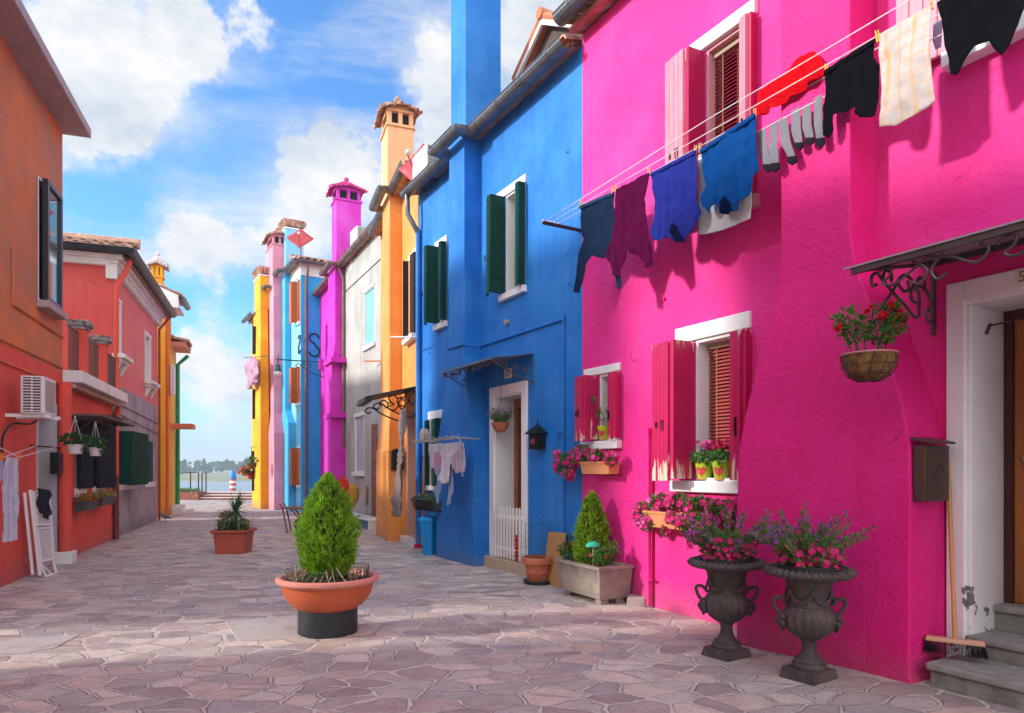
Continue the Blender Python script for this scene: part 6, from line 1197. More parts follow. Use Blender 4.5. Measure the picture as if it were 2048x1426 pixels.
for i, (u, v, h, sk, lab) in enumerate(((1515, 264, 78, 12, 'farthest'), (1538, 250, 92, 4, 'second farthest'), (1557, 240, 88, 18, 'third farthest'), (1583, 222, 76, 6, 'third nearest'), (1604, 214, 74, 6, 'second nearest'), (1628, 197, 96, 4, 'nearest'))):
    n0 = .37; w_ = 17; px = [(u, v), (u + w_, v - 9), (u + w_ - 1 + sk * .4, v + h * .45), (u + w_ + sk * .8, v + h * .72), (u + w_ + sk - 1, v + h * .86), (u + 2 + sk, v + h * .88), (u - 2 + sk * .4, v + h * .55)]
    o = garment('sock', 'grey sock with a dark toe, ' + lab + ' of the six in a row', 'sock', FP, n0, px, SOCK, .006, 20, i, c=.012, group='grey socks in a row')
    poly = [FP.sz(a, b_, n0) for a, b_ in [(u + 1 + sk, v + h * .84), (u + w_ + sk, v + h * .82), (u + w_ + sk + 1, v + h * .95), (u + 9 + sk, v + h + 3), (u + 2 + sk, v + h * .97)]]; sheet(FP, poly, n0, .012, .006, 20, i).build('toe', SOCKD, o, smooth=180, solid=.016)
for o_, px_, col_ in ((bpy.data.objects['shirt.001'] if 0 else None, None, None),): pass
def neck(label_key, px_, n_, m_):  # dark sheet on the shirt stands for the shade inside its neck
    o_ = [x for x in bpy.data.objects if label_key in x.get('label', '')][0]; sheet(FP, [FP.sz(u, v, n_) for u, v in px_], n_, .02, .004, 10, 1).build('neck_shade_patch', m_, o_, smooth=180, solid=.003)
neck('violet blue t-shirt', [(1338, 462), (1344, 446), (1352, 452), (1360, 466), (1367, 483), (1352, 485)], nR + .03, clothmat('violet_neck_shade', (.004, .005, .03)))
neck('bright mid blue', [(1440, 425), (1440, 402), (1447, 392), (1459, 404), (1466, 421), (1452, 428)], nR + .04, clothmat('blue_neck_shade', (.002, .008, .03)))
ROPE = mat('white_cord', (.72, .68, .66), .7); z1_ = FP.z_(1160, 409, nR); zt2 = FP.z_(1140, 400, .47); zt3 = FP.z_(1560, 240, .37)
cl = thing('clothesline', 'iron bar bracket with white cords running along the pink wall', 'clothesline', FP.w(FP.s_(1160), 0, z1_))
sB = FP.s_(1160); MB().box(FP, sB - .015, sB + .015, 0, .5, z1_ - .045, z1_ - .015).build('bracket_bar', IRONB, cl); 
mb = MB()
for n_, z_ in ((nR, z1_), (.47, zt2), (nR - .09, z1_ - .02)): 
    mb.tube([FP.w(sB, n_, z1_ - .01), FP.w(sB - 2.4, n_, z_ - .012), FP.w(-4.5, n_, z_ - .015), FP.w(-8, n_, z_)], .0038, 5)
sa = FP.s_(1505, .37); mb.tube([FP.w(sB - .9, .36, z1_ - .02), FP.w(sa, .37, zt3 - .0), FP.w(-4.0, .37, zt3), FP.w(-8, .37, zt3 + .1)], .0035, 5)
for k in range(5): mb.ball(FP.w(sB, .30 + .05 * k, z1_ - .01), .016, 5)
mb.build('cord', ROPE, cl)
PEG = mat('wooden_peg', (.55, .33, .15), .6, isl=.1); PEGY = mat('yellow_peg', (.75, .50, .03), .4)
pc = Loc((0, 0, 0)); mb = MB(); mb.hexa([Vector(p) for p in ((-.008, -.009, -.04), (.008, -.009, -.04), (.008, -.002, -.04), (-.008, -.002, -.04), (-.006, -.010, .035), (.006, -.010, .035), (.006, -.004, .035), (-.006, -.004, .035))]); mb.hexa([Vector(p) for p in ((-.008, .002, -.04), (.008, .002, -.04), (.008, .009, -.04), (-.008, .009, -.04), (-.006, .004, .035), (.006, .004, .035), (.006, .012, .035), (-.006, .012, .035))]); mb.tube([(-.009, 0, -.002), (.009, 0, -.002)], .006, 6)
pegs = [(1161, 406, 'at the left hand edge of the navy top'), (1226, 380, 'at the right hand edge of the navy top'), (1233, 377, 'at the left hand edge of the plum cardigan'), (1298, 343, 'between the plum cardigan and the violet shirt'), (1391, 299, 'at the right hand end of the violet shirt'), (1400, 295, 'at the left hand end of the blue shirt'), (1510, 226, 'at the right hand end of the blue shirt'), (1653, 138, 'yellow, at the left of the black top'), (1755, 72, 'yellow, between black top and towel'), (1863, 6, 'at the right hand corner of the towel')]
peg0 = None
for i, (u, v, lab) in enumerate(pegs):
    p = FP.w(FP.s_(u, nR), nR, FP.z_(u, v, nR) - .0); lab = 'wooden clothes peg ' + lab if 'yellow' not in lab else lab.replace('yellow, ', 'yellow clothes peg ')
    if peg0 is None: o = peg0 = mb.build('clothes_peg', PEG, loc=(0, 0, 0), cat='clothes peg', group='clothes pegs on the line')
    else: o = peg0.copy(); SC.collection.objects.link(o)
    if 'yellow' in lab: o.data = peg0.data.copy(); o.data.materials[0] = PEGY
    o.location = p; o.rotation_euler = (RG.uniform(-.1, .1), RG.uniform(-.15, .15), R(60)); o['label'] = lab; BASE[o.name] = p
# ---------------- wrought iron canopy of the pink house
GLZ = mat('canopy_acrylic', (.30, .30, .32), .35, var=.1, spec=.5); BRZ = mat('bronze_frame', (.10, .085, .075), .4, .5, var=.2)
sc0 = FP.s_(1868); sc1 = -6.5; npj = .80; zf, zbk = 2.52, 2.68
cp = thing('door_canopy', 'wrought iron and glazed canopy with scrolls over the brown door', 'canopy', FP.w(sc0, 0, 2.5)); far = sc0 + .03
mb = MB(); mb.hexa([FP.w(sc1, npj + .02, zf + .02), FP.w(far + .05, npj + .02, zf + .02), FP.w(far + .05, 0, zbk + .02), FP.w(sc1, 0, zbk + .02), FP.w(sc1, npj + .02, zf + .03), FP.w(far + .05, npj + .02, zf + .03), FP.w(far + .05, 0, zbk + .03), FP.w(sc1, 0, zbk + .03)]); mb.build('glazed_sheet', GLZ, cp)
mb = MB(); mb.box(FP, sc1, far + .01, npj - .02, npj + .01, zf - .015, zf + .018).box(FP, sc1, far, .002, .025, zbk - .02, zbk + .018)
for s_ in (sc0, sc0 - 1.55): mb.tube([FP.w(s_, 0, zbk), FP.w(s_, npj, zf)], .013, 6)
mb.build('canopy_frame', BRZ, cp)
mb = MB(); ax, az = FP.n, Vector((0, 0, 1)); r = .010
def sc(pts): mb.tube(catmull([FP.w(sc0, a, z) for a, z in pts], 5), r, 6)
for s_base in (sc0, sc0 - 1.55):
    mb = MB()
    def sc(pts): mb.tube(catmull([FP.w(s_base, a, z) for a, z in pts], 5), r, 6)
    mb.box(FP, s_base - .012, s_base + .012, .0, .02, 2.22, 2.62)
    sc([(.02, 2.32), (.06, 2.30), (.09, 2.34), (.07, 2.38), (.05, 2.36)]); sc([(.02, 2.32), (.03, 2.42), (.10, 2.50), (.22, 2.51), (.26, 2.46), (.24, 2.41), (.18, 2.41), (.17, 2.45)])
    sc([(.17, 2.36), (.17, 2.33), (.22, 2.31), (.32, 2.37), (.46, 2.44), (.56, 2.50), (.62, 2.53), (.67, 2.50), (.66, 2.45), (.62, 2.46)]); sc([(.17, 2.36), (.17, 2.46), (.20, 2.52), (.16, 2.57), (.11, 2.54), (.12, 2.49)])
    sc([(.20, 2.47), (.27, 2.55), (.36, 2.55), (.46, 2.44), (.54, 2.36), (.56, 2.30), (.52, 2.27), (.48, 2.30)]); sc([(.40, 2.50), (.34, 2.46), (.28, 2.48), (.30, 2.53)]); sc([(.56, 2.50), (.53, 2.56), (.47, 2.55), (.47, 2.50)])
    mb.build('scroll_bracket', BRZ, cp, smooth=1)
mb = MB(); s_ = sc0 - .1; k = 0
while s_ > sc1 + .6:
    def sc(pts): mb.tube(catmull([FP.w(s_ - a, npj - .03, z) for a, z in pts], 5), .008, 6)
    sc([(.02, zf - .06), (.0, zf - .12), (.06, zf - .15), (.11, zf - .1), (.06, zf - .0), (.0, zf + .0)] if 0 else [(.0, zf - .05), (.03, zf - .02), (.08, zf - .03), (.07, zf - .07), (.03, zf - .10), (.10, zf - .12), (.28, zf - .02)])
    sc([(.20, zf - .02), (.28, zf - .09), (.24, zf - .15), (.19, zf - .13)]); sc([(.36, zf - .02), (.30, zf - .09), (.33, zf - .15), (.38, zf - .13)]); sc([(.28, zf - .02), (.40, zf - .05), (.52, zf - .11), (.58, zf - .06), (.54, zf - .02)])
    s_ -= .62
mb.build('scroll_frieze', BRZ, cp, smooth=1)
# house number edge of the pink door
tb = MB(); 
def text3(name, s, fr, a, n_, z, h, m, parent=None, label=None, cat=None, flip=True):
    cu = bpy.data.curves.new(name, 'FONT'); cu.body = s; cu.size = h; cu.extrude = .002; cu.align_x = 'CENTER'; cu.align_y = 'CENTER'; tmp = bpy.data.objects.new('tmp', cu); SC.collection.objects.link(tmp); bpy.context.view_layer.update()
    me = bpy.data.meshes.new_from_object(tmp.evaluated_get(bpy.context.evaluated_depsgraph_get())); bpy.data.objects.remove(tmp); xd = -fr.t if fr.side == 'R' else fr.t; b_ = MB()
    for v in me.vertices: b_.v.append(fr.w(a, n_, z) + xd * v.co.x + Vector((0, 0, v.co.y)) + fr.n * v.co.z)
    for p in me.polygons: b_.f.append(tuple(p.vertices)); b_.mi.append(0)
    return b_.build(name, m, parent, label=label, cat=cat)
pq = MB().box(FP, FP.s_(2062), FP.s_(2041), .03, .04, FP.z_(2045, 575), FP.z_(2045, 540)).build('number_plate', WHITE, label='white house number plate with brown rim above the brown door', cat='plate'); text3('numeral', '5', FP, (FP.s_(2062) + FP.s_(2041)) / 2, .043, FP.z_(2045, 557), .09, mat('ochre_numeral', (.42, .2, .03)), pq)
a, b_, z0, z1 = S(1024), S(1011), Z(1017, 757), Z(1017, 738); pq = MB().box(FP, a, b_, 0, .02, z0, z1).build('number_tile', mat('glazed_tile', (.66, .63, .58), .3), label='white house number tile above the doorway of the blue house', cat='tile', bev=.004); text3('numeral', ': C', FP, (a + b_) / 2, .022, (z0 + z1) / 2, .11, mat('oxblood', (.20, .02, .02)), pq)
# ---------------- mailboxes
MBX = mat('brown_mailbox', (.095, .062, .05), .42, .4, var=.12, vs=6)
fs2 = Fac.__new__(Fac); fs2.t = FP.n; fs2.n = -FP.t; fs2.side = 'X'
sface = FP.s_(1822, .385); fs2.o = FP.w(sface, 0, 0)  # breast side face: s' runs out to the street, n' towards the viewer
mbx = thing('mailbox', 'brown metal mailbox with a round rose emblem beside the white door frame', 'mailbox', fs2.w(.22, .06, 1.1)); x0, x1 = .10, .372; zb0, zb1 = 1.16, 1.50
mb = MB(); mb.box(fs2, x0, x1, .005, .075, zb0, zb1); mb.build('box', MBX, mbx, bev=.006)
mb = MB(); mb.hexa([fs2.w(x0 - .015, -.0, zb1 + .035), fs2.w(x1 + .015, -.0, zb1 + .035), fs2.w(x1 + .015, .10, zb1 + .01), fs2.w(x0 - .015, .10, zb1 + .01), fs2.w(x0 - .015, -.0, zb1 + .05), fs2.w(x1 + .015, -.0, zb1 + .05), fs2.w(x1 + .015, .104, zb1 + .022), fs2.w(x0 - .015, .104, zb1 + .022)]); mb.build('lid', MBX, mbx)
MB().box(fs2, x0 + .02, x1 - .02, .075, .079, zb0 + .02, zb1 - .07).box(fs2, x0 + .02, x1 - .02, .075, .082, zb1 - .06, zb1 - .05).build('front_door', MBX, mbx, bev=.002)
mb = MB(); ce = fs2.w((x0 + x1) / 2 - .0, .081, zb0 + .17)
mb.tube([ce + fs2.t * math.cos(2 * math.pi * i / 24) * .05 + Vector((0, 0, math.sin(2 * math.pi * i / 24) * .058)) for i in range(25)], .004, 6)
for i in range(6): a_ = i * 1.047; mb.tube(catmull([ce, ce + fs2.t * math.cos(a_) * .02 + Vector((0, 0, math.sin(a_) * .024)), ce + fs2.t * math.cos(a_ + .6) * .034 + Vector((0, 0, math.sin(a_ + .6) * .036))], 3), .004, 5)
for k in range(4): mb.ball(fs2.w(x0 + .05 + .05 * k, .08, zb0 + .04), .005, 5)
mb.build('emblem', MBX, mbx, smooth=1)
a, b_ = FP.s_(1078, .1), FP.s_(1062, .1); zz0, zz1 = FP.z_(1068, 899, .1), FP.z_(1068, 868, .1)
mbx = thing('mailbox', 'small black lantern shaped mailbox on the blue wall', 'mailbox', FP.w((a + b_) / 2, .08, zz0)); MB().box(FP, a, b_, .01, .13, zz0, zz1).build('box', IRONB, mbx, bev=.004)
mb = MB(); e = .05; apex = FP.w((a + b_) / 2, .06, zz1 + .13); base_ = [FP.w(a - e, -.0, zz1), FP.w(b_ + e, -.0, zz1), FP.w(b_ + e, .18, zz1), FP.w(a - e, .18, zz1)]; mb.add(base_ + [apex], [(0, 1, 4), (1, 2, 4), (2, 3, 4), (3, 0, 4), (3, 2, 1, 0)]); mb.tube([apex, apex + Vector((0, 0, .05))], .008, 6); mb.build('lid', IRONB, mbx); MB().box(FP, a + .05, b_ - .05, .13, .136, zz1 - .12, zz1 - .06).build('slot_badge', mat('dull_red', (.25, .05, .04), .5), mbx)
fs3 = Fac.__new__(Fac); fs3.t = FO.n; fs3.n = -FO.t; fs3.side = 'X'; fs3.o = FO.w(FO.s_(777, .33), 0, 0)
z0, z1 = 1.35, 1.74; mbx = thing('mailbox', 'black domed mailbox on the side of the apricot chimney breast', 'mailbox', fs3.w(.18, .05, z0)); MB().box(fs3, .06, .29, .005, .11, z0, z1 - .06).build('box', IRONB, mbx, bev=.006)
MB().loft([[fs3.w(.175 + math.cos(math.pi * i / 10) * .12, n_, z1 - .062 + math.sin(math.pi * i / 10) * .075) for i in range(11)] for n_ in (.005, .12)]).build('lid', IRONB, mbx)
# ---------------- picket gate in the blue doorway
sgn, sgf = FP.s_(1046, .03), FP.s_(991, .03); gt = thing('picket_gate', 'white wooden picket gate across the doorway of the blue house', 'gate', FP.w((sgn + sgf) / 2, .04, .16))
for k in range(9):
    s_ = sgn + .03 + (sgf - sgn - .09) * k / 8; mb = MB(); h = .85 + .05 * math.sin(k * 1.7) * 0; mb.hexa([FP.w(s_, .045, .17), FP.w(s_ + .032, .045, .17), FP.w(s_ + .032, .062, .17), FP.w(s_, .062, .17)] + [FP.w(s_, .045, .84), FP.w(s_ + .032, .045, .84), FP.w(s_ + .032, .062, .84), FP.w(s_, .062, .84)]); mb.add([FP.w(s_, .045, .84), FP.w(s_ + .032, .045, .84), FP.w(s_ + .032, .062, .84), FP.w(s_, .062, .84), FP.w(s_ + .016, .053, .865)], [(0, 1, 4), (1, 2, 4), (2, 3, 4), (3, 0, 4)]); mb.build('picket', WHITE, gt, bev=.002)
for z in (.27, .70): MB().box(FP, sgn + .01, sgf - .01, .022, .044, z, z + .05).build('rail', WHITE, gt, bev=.003)
# ---------------- black awning by the apricot door, blue house canopy
cp = thing('door_canopy', 'black ribbed awning on a scroll bracket beside the apricot chimney', 'canopy', FO.w(.1, 0, 2.5))
s0, s1 = .12, 1.15; mb = MB(); n_ = 12
for i in range(n_):
    a = s0 + (s1 - s0) * i / n_; b_ = s0 + (s1 - s0) * (i + 1) / n_; zc_ = .012 if i % 2 else 0
    mb.hexa([FO.w(a, .0, 2.80 + zc_), FO.w(b_, .0, 2.80 + zc_), FO.w(b_, .9, 2.58 + zc_), FO.w(a, .9, 2.58 + zc_), FO.w(a, .0, 2.83 + zc_), FO.w(b_, .0, 2.83 + zc_), FO.w(b_, .9, 2.61 + zc_), FO.w(a, .9, 2.61 + zc_)])
mb.box(FO, s0 - .02, s1 + .02, .80, .92, 2.53, 2.585); mb.build('awning_sheet', IRONB, cp)
for s_ in (s0 + .05, s1 - .05):
    mb = MB()
    def sc(pts): mb.tube(catmull([FO.w(s_, a, z) for a, z in pts], 5), .014, 6)
    sc([(.02, 2.35), (.10, 2.28), (.3, 2.33), (.5, 2.42), (.62, 2.50), (.72, 2.50), (.76, 2.44), (.70, 2.40), (.66, 2.44)]); sc([(.02, 2.75), (.10, 2.70), (.14, 2.58), (.08, 2.50), (.03, 2.56)]); sc([(.14, 2.58), (.22, 2.48), (.33, 2.5), (.34, 2.6), (.26, 2.62), (.24, 2.56)]); sc([(.34, 2.6), (.42, 2.66), (.50, 2.60), (.46, 2.54)]); sc([(.0, 2.2), (.02, 2.35), (.02, 2.8)])
    mb.build('scroll_bracket', IRONB, cp, smooth=1)
cp = thing('door_canopy', 'thin wrought iron canopy with leafy scrolls over the blue doorway', 'canopy', FP.w(S(1018), 0, 2.7))
c0, c1 = FP.s_(1054, .10), S(962); RUST = mat('rusty_iron', (.10, .055, .04), .7, .3, var=.4, vs=12); zc_ = 2.72; mb = MB(); mb.box(FP, c0, c1 + .0, .60, .63, zc_ - .02, zc_).hexa([FP.w(c0, 0, zc_ + .10), FP.w(c1, 0, zc_ + .10), FP.w(c1, .62, zc_), FP.w(c0, .62, zc_), FP.w(c0, 0, zc_ + .106), FP.w(c1, 0, zc_ + .106), FP.w(c1, .62, zc_ + .006), FP.w(c0, .62, zc_ + .006)]); mb.build('canopy_sheet', mat('dull_canopy_sheet', (.12, .16, .20), .4), cp)
mb = MB()
for s_ in (c0 + .02, c1 - .02):
    mb.tube([FP.w(s_, .0, zc_ + .1), FP.w(s_, .0, zc_ - .28)], .010, 5); mb.tube(catmull([FP.w(s_, .0, zc_ - .26), FP.w(s_, .2, zc_ - .2), FP.w(s_, .4, zc_ - .12), FP.w(s_, .6, zc_ - .02)], 4), .009, 5)
    for a_, z_ in ((.25, -.1), (.42, -.06), (.12, -.12)): mb.tube(scroll(FP.w(s_, a_, zc_ + z_), .05, .01, 0, 1.3, FP.n, Vector((0, 0, 1)), 14), .006, 5)
for k in range(7):
    s_ = c0 + .1 + (c1 - c0 - .2) * k / 6; mb.tube(scroll(FP.w(s_, .6, zc_ - .06), .05, .012, k, 1.2, FP.t, Vector((0, 0, 1)), 12), .006, 5)
    for j in range(6): leaf(mb, FP.w(s_ + RG.uniform(-.06, .06), .6, zc_ - .05), rv(), .05, .03)
mb.build('iron_scrolls', RUST, cp)
# ---------------- street lamp on the magenta wall
GRN = mat('lamp_green', (.01, .14, .12), .4, .3); sl_ = (21.9 - FM.o.y) / FM.t.y; zl_ = HC + (V0 - 722) / FPX * 21.6
la = thing('street_lamp', 'green bracket street lamp with a white glass shade on the magenta wall', 'street lamp', FM.w(sl_, 0, zl_)); mb = MB(); mb.tube([FM.w(sl_, 0, zl_), FM.w(sl_, 1.45, zl_)], .022, 6)
mb.tube(catmull([FM.w(sl_, .0, zl_ - .45), FM.w(sl_, .2, zl_ - .42), FM.w(sl_, .55, zl_ - .25), FM.w(sl_, .75, zl_ - .1), FM.w(sl_, .85, zl_ - .16), FM.w(sl_, .78, zl_ - .22)], 5), .018, 6)
for a_, z_, rr in ((.18, -.2, .13), (.42, -.14, .09), (.6, -.1, .05)): mb.tube(scroll(FM.w(sl_, a_, zl_ + z_), rr, .02, 0, 1.4, FM.n, Vector((0, 0, 1)), 18), .012, 5)
mb.build('arm', GRN, la)
MB().box(FM, sl_ - .08, sl_ + .08, 0, .14, zl_ - .25, zl_ + .1).build('wall_box', MAG, la, bev=.01)
ct = FM.w(sl_, 1.38, zl_); MB().lathe(ct, [(.01, .14), (.02, .05), (.02, -.15), (.07, -.17), (.08, -.30), (.12, -.37), (.12, -.39)], 16).build('lamp_cap', GRN, la, smooth=1); MB().lathe(ct, [(.12, -.39), (.14, -.43), (.13, -.50), (.06, -.57), (.01, -.58)], 16).build('lamp_shade', mat('milk_glass', (.75, .72, .68), .25, spec=.6), la, smooth=1)
# ---------------- air conditioners and dishes
def aircon(fr, s0, s1, n0, n1, z0, z1, label, grille='side', group='outdoor air conditioning units'):
    t_ = thing('air_conditioner', label, 'air conditioner', fr.w((s0 + s1) / 2, (n0 + n1) / 2, z0), group); MB().box(fr, s0, s1, n0, n1, z0, z1).build('case', WPLAST, t_, bev=.012)
    mb = MB(); k = int((z1 - z0 - .06) / .03)
    for i in range(k): z = z0 + .04 + i * (z1 - z0 - .08) / (k - 1); mb.box(fr, s0 - .008, s0 - .001, n0 + .03, n1 - .03, z - .009, z + .004)
    for n_ in (n0 + .02, (n0 + n1) / 2 - .005, n1 - .03): mb.box(fr, s0 - .012, s0 - .001, n_, n_ + .01, z0 + .02, z1 - .02)
    mb.build('louvres', WPLAST, t_); MB().box(fr, s0 - .0005, s0 + .01, n0 + .02, n1 - .02, z0 + .02, z1 - .02).build('coil', mat('coil_dark', (.04, .04, .045), .6), t_)
    return t_
n0, n1 = .16, .40; s0, s1 = FL.s_(88, n1), FL.s_(112, n1); zt_ = FL.z_(88, 752, n1); zb_2 = FL.z_(88, 828, n1)
ac = aircon(FL, s0, s1, n0, n1, zb_2, zt_, 'white air conditioning unit bracketed on the coral wall above a doorway', group=None); MB().box(FL, s0 + .06, s1 - .05, n1, n1 + .004, zb_2 + .04, zt_ - .04).build('fan_panel', mat('beige_panel', (.36, .32, .24), .6), ac)
mb = MB(); mb.box(FL, s0 + .04, s0 + .07, 0, n1 + .06, zb_2 - .04, zb_2).box(FL, s1 - .07, s1 - .04, 0, n1 + .06, zb_2 - .04, zb_2).box(FL, s0 - .15, s1 + .1, n1 - .02, n1 + .0, zb_2 - .045, zb_2 - .02); mb.build('bracket', WPLAST, ac)
mb = MB(); mb.tube(catmull([FL.w(s1, .25, zb_2 + .1), FL.w(s1 + .1, .2, zb_2), FL.w(s1 - .1, .15, zb_2 - .1), FL.w(s0 + .1, .05, zb_2 - .12), FL.w(s0 - .1, .02, zb_2 - .3), FL.w(s0 - .08, .02, zb_2 - .6)], 5), .012, 6); mb.build('hose', mat('black_hose', (.02, .02, .02)), ac)
p = atY(859, 320, 11.1); fa = Fac.__new__(Fac); fa.t = FP.t; fa.n = FP.n; fa.o = p.copy(); fa.o.z = 0; fa.side = 'R'
ac = aircon(fa, 0, .6, -.2, .06, p.z - .2, p.z + .26, 'air conditioning unit on the roof behind the red satellite dish', group=None); MB().box(fa, .05, .55, -.15, .0, 6.1, p.z - .2).build('stand', IRON, ac)
p = atY(728, 500, 18.2); fa = Fac.__new__(Fac); fa.t = FP.t; fa.n = FP.n; fa.o = p.copy(); fa.o.z = 0; fa.side = 'R'
ac = aircon(fa, 0, .6, -.14, .2, p.z - .45, p.z + .62, 'air conditioning unit on the grey house roof beside the magenta chimney', group=None); MB().box(fa, .05, .55, -.1, .1, 7.0, p.z - .45).build('stand', IRON, ac)
DISH = mat('red_dish', (.42, .045, .05), .5, var=.06)
def dish(c, r, label, ang, group='red satellite dishes on the roofs', foot=1.0):
    t_ = thing('satellite_dish', label, 'satellite dish', c, group); e = Vector((math.sin(ang), -math.cos(ang), .35)).normalized(); a = e.cross(Vector((0, 0, 1))).normalized(); b2 = a.cross(e); mb = MB(); pts = []
    for i in range(7):
        for j in range(7):
            x = (i / 3 - 1); y = (j / 3 - 1); l = max(abs(x), abs(y)); rr = (x * x + y * y) ** .5; k = 1 if rr < 1e-6 else (1.0 + .12 * (1 - abs(abs(x) - abs(y)))); X = (x * .72 + y * .72) * r; Y = (y * .72 - x * .72) * r * .85
            mb.v.append(c + a * X + b2 * Y - e * (.16 * r * (1 - (x * x + y * y) / 2)))
    for i in range(6):
        for j in range(6): mb.f.append((i * 7 + j, (i + 1) * 7 + j, (i + 1) * 7 + j + 1, i * 7 + j + 1)); mb.mi.append(0)
    mb.build('reflector', DISH, t_, smooth=180, solid=.012); mb = MB(); mb.tube([c - e * .12, c - e * .18 + Vector((0, 0, -foot))], .025, 8).tube([c - b2 * r * .7, c + e * r * .75 - b2 * .05], .014, 6); mb.build('mast', DISH, t_); MB().ball(c + e * r * .78, .05, 8).build('receiver', WPLAST, t_, smooth=1)
dish(atY(836, 325, 11.7), .33, 'red satellite dish beside the peach chimney', R(-35)); dish(atY(600, 476, 22.4), .31, 'dark red satellite dish on the light blue house roof', R(8), foot=.7)
# ---------------- washing rack by the lower blue window
a0, a1, nn0 = FP.s_(930, .55), FP.s_(845, .45), .30; zr_ = FP.z_(890, 880, .45)
dr_ = thing('drying_rack', 'folding wall drying rack hung with pale washing beside the lower blue window', 'drying rack', FP.w((a0 + a1) / 2, .4, zr_)); mb = MB(); sw = a1 - a0 
for n_ in (.50, .56, .62): mb.tube([FP.w(a0, n_, zr_), FP.w(a1, n_, zr_)], .006, 5)
k = 8
for i in range(k): t0 = a0 + sw * i / k; t1 = a0 + sw * (i + 1) / k; mb.tube([FP.w(t0, .64, zr_ - .02), FP.w(t1, .64, zr_ + .03)], .007, 5).tube([FP.w(t0, .64, zr_ + .03), FP.w(t1, .64, zr_ - .02)], .007, 5)
for s_ in (a0 + .25, a1 - .1): mb.tube([FP.w(s_, .2, zr_), FP.w(s_, .64, zr_)], .009, 5)
mb.build('rack_frame', mat('pale_rack', (.42, .38, .34), .5), dr_)
CHKB = clothmat('pale_blue_check', (.30, .40, .62)); LIL = clothmat('lilac_pink_cotton', (.60, .36, .50)); WHB = clothmat('off_white_cotton', (.66, .64, .70)); PNC = clothmat('pinkish_check', (.52, .40, .46))
g2_ = 'washing on the folding rack by the blue house'
garment('cloth', 'white cotton top at the left of the drying rack', 'cloth', FP, .42, [(858, 889), (882, 886), (880, 915), (876, 936), (862, 936), (860, 915), (857, 905)], WHB, .015, 25, 1, c=.02, group=g2_)
garment('cloth', 'lilac pink cloth on the drying rack', 'cloth', FP, .50, [(868, 905), (884, 903), (886, 925), (880, 950), (870, 951), (868, 930)], LIL, .015, 22, 2, c=.02, group=g2_)
garment('cloth', 'white blouse in the middle of the drying rack', 'cloth', FP, .58, [(880, 888), (925, 883), (924, 918), (905, 922), (900, 940), (898, 965), (885, 968), (878, 960), (882, 930), (879, 905)], WHB, .02, 24, 3, c=.02, group=g2_)
garment('cloth', 'pale blue checked shirt with dangling sleeves', 'shirt', FP, .54, [(875, 935), (905, 925), (906, 985), (902, 1003), (896, 1015), (893, 1010), (897, 966), (885, 968), (880, 985), (879, 1008), (872, 1005), (869, 985), (873, 960)], CHKB, .015, 24, 4, c=.02, group=g2_)
garment('cloth', 'pinkish checked cloth at the right of the rack', 'cloth', FP, .60, [(903, 912), (927, 885), (930, 925), (928, 944), (912, 947), (905, 935)], PNC, .012, 20, 5, c=.02, group=g2_)
mb = MB(); mb.tube([FP.w(a0 + .02, .62, zr_), FP.w(a0 - .03, .6, zr_ - .52)], .012, 6); mb.build('cord_belt', CHKB, label='pale blue belt dangling from the right end of the drying rack', cat='belt')
# ---------------- broom, mop, bin, dustpan
def broom(name, label, p0, p1, r, m, head, hm, frr, cat='broom'):
    t_ = thing(name, label, cat, p0); MB().tube([p0, p1], r, 10).build('stick', m, t_, smooth=1); return t_
p0 = gnd(842, 1096); p0.z = .05; p1 = FP.w(FP.s_(846, .1), .08, 1.62); t_ = broom('broom', 'upright broom with a pale stick by the apricot doorway', p0, p1, .012, BROOM, 0, 0, FP); mb = MB(); mb.box(Loc(p0 - Vector((.0, .0, .05)), .4), -.12, .12, -.03, .03, .0, .07); mb.build('head', mat('red_plastic', (.62, .01, .03), .35), t_, bev=.01)
p0 = gnd(848, 1095); p0.z = .03; p1 = FP.w(FP.s_(843, .2), .15, FP.z_(845, 868, .15)); t_ = broom('mop', 'string mop standing head up against the blue corner pipe', p0, p1, .011, BROOM, 0, 0, FP, 'mop'); mb = MB()
for _ in range(90): a_ = RG.random() * 6.28; p = p1 + Vector((0, 0, .05)); e = Vector((math.cos(a_), math.sin(a_), 0)); mb.tube([p, p + e * .05 + Vector((0, 0, .03)), p + e * .085 - Vector((0, 0, .06)), p + e * .075 - Vector((0, 0, RG.uniform(.12, .22)))], .004, 4)
mb.build('mop_head', mat('mop_string', (.55, .52, .48), .9, isl=.15), t_)
c = gnd(858, 1111); c.z = 0; c += Vector((.02, .13, 0)); bn = thing('waste_bin', 'bright blue plastic waste bin with a flap lid against the blue wall', 'bin', c); lf = Loc(c, R(60)); BINB = mat('azure_plastic', (.005, .24, .60), .38, var=.04)
mb = MB(); mb.loft([[lf.w(-a, -b_, z), lf.w(a, -b_, z), lf.w(a, b_, z), lf.w(-a, b_, z)] for a, b_, z in ((.11, .085, 0), (.15, .12, .52), (.155, .125, .52), (.155, .125, .545))]); mb.build('bin_body', BINB, bn, bev=.01)
mb = MB(); mb.loft([[lf.w(-a, -b_, z), lf.w(a, -b_, z), lf.w(a, b_, z), lf.w(-a, b_, z)] for a, b_, z in ((.165, .135, .535), (.165, .135, .575), (.13, .10, .61))]); mb.build('lid', mat('azure_lid', (.008, .30, .68), .38), bn, bev=.01)
p0 = FP.w(FP.s_(1905, .33), .21, .23); 
ph = atY(1910, 1284, FP.w(FP.s_(1908, .2), .2, 0).y); p1 = FP.w(FP.s_(1880, .14), .05, 1.42); bt = thing('broom', 'wooden broom with black bristles standing on the stone step', 'broom', ph); MB().tube([ph + Vector((0, 0, .01)), p1], .0125, 12).build('stick', BROOM, bt, smooth=1)
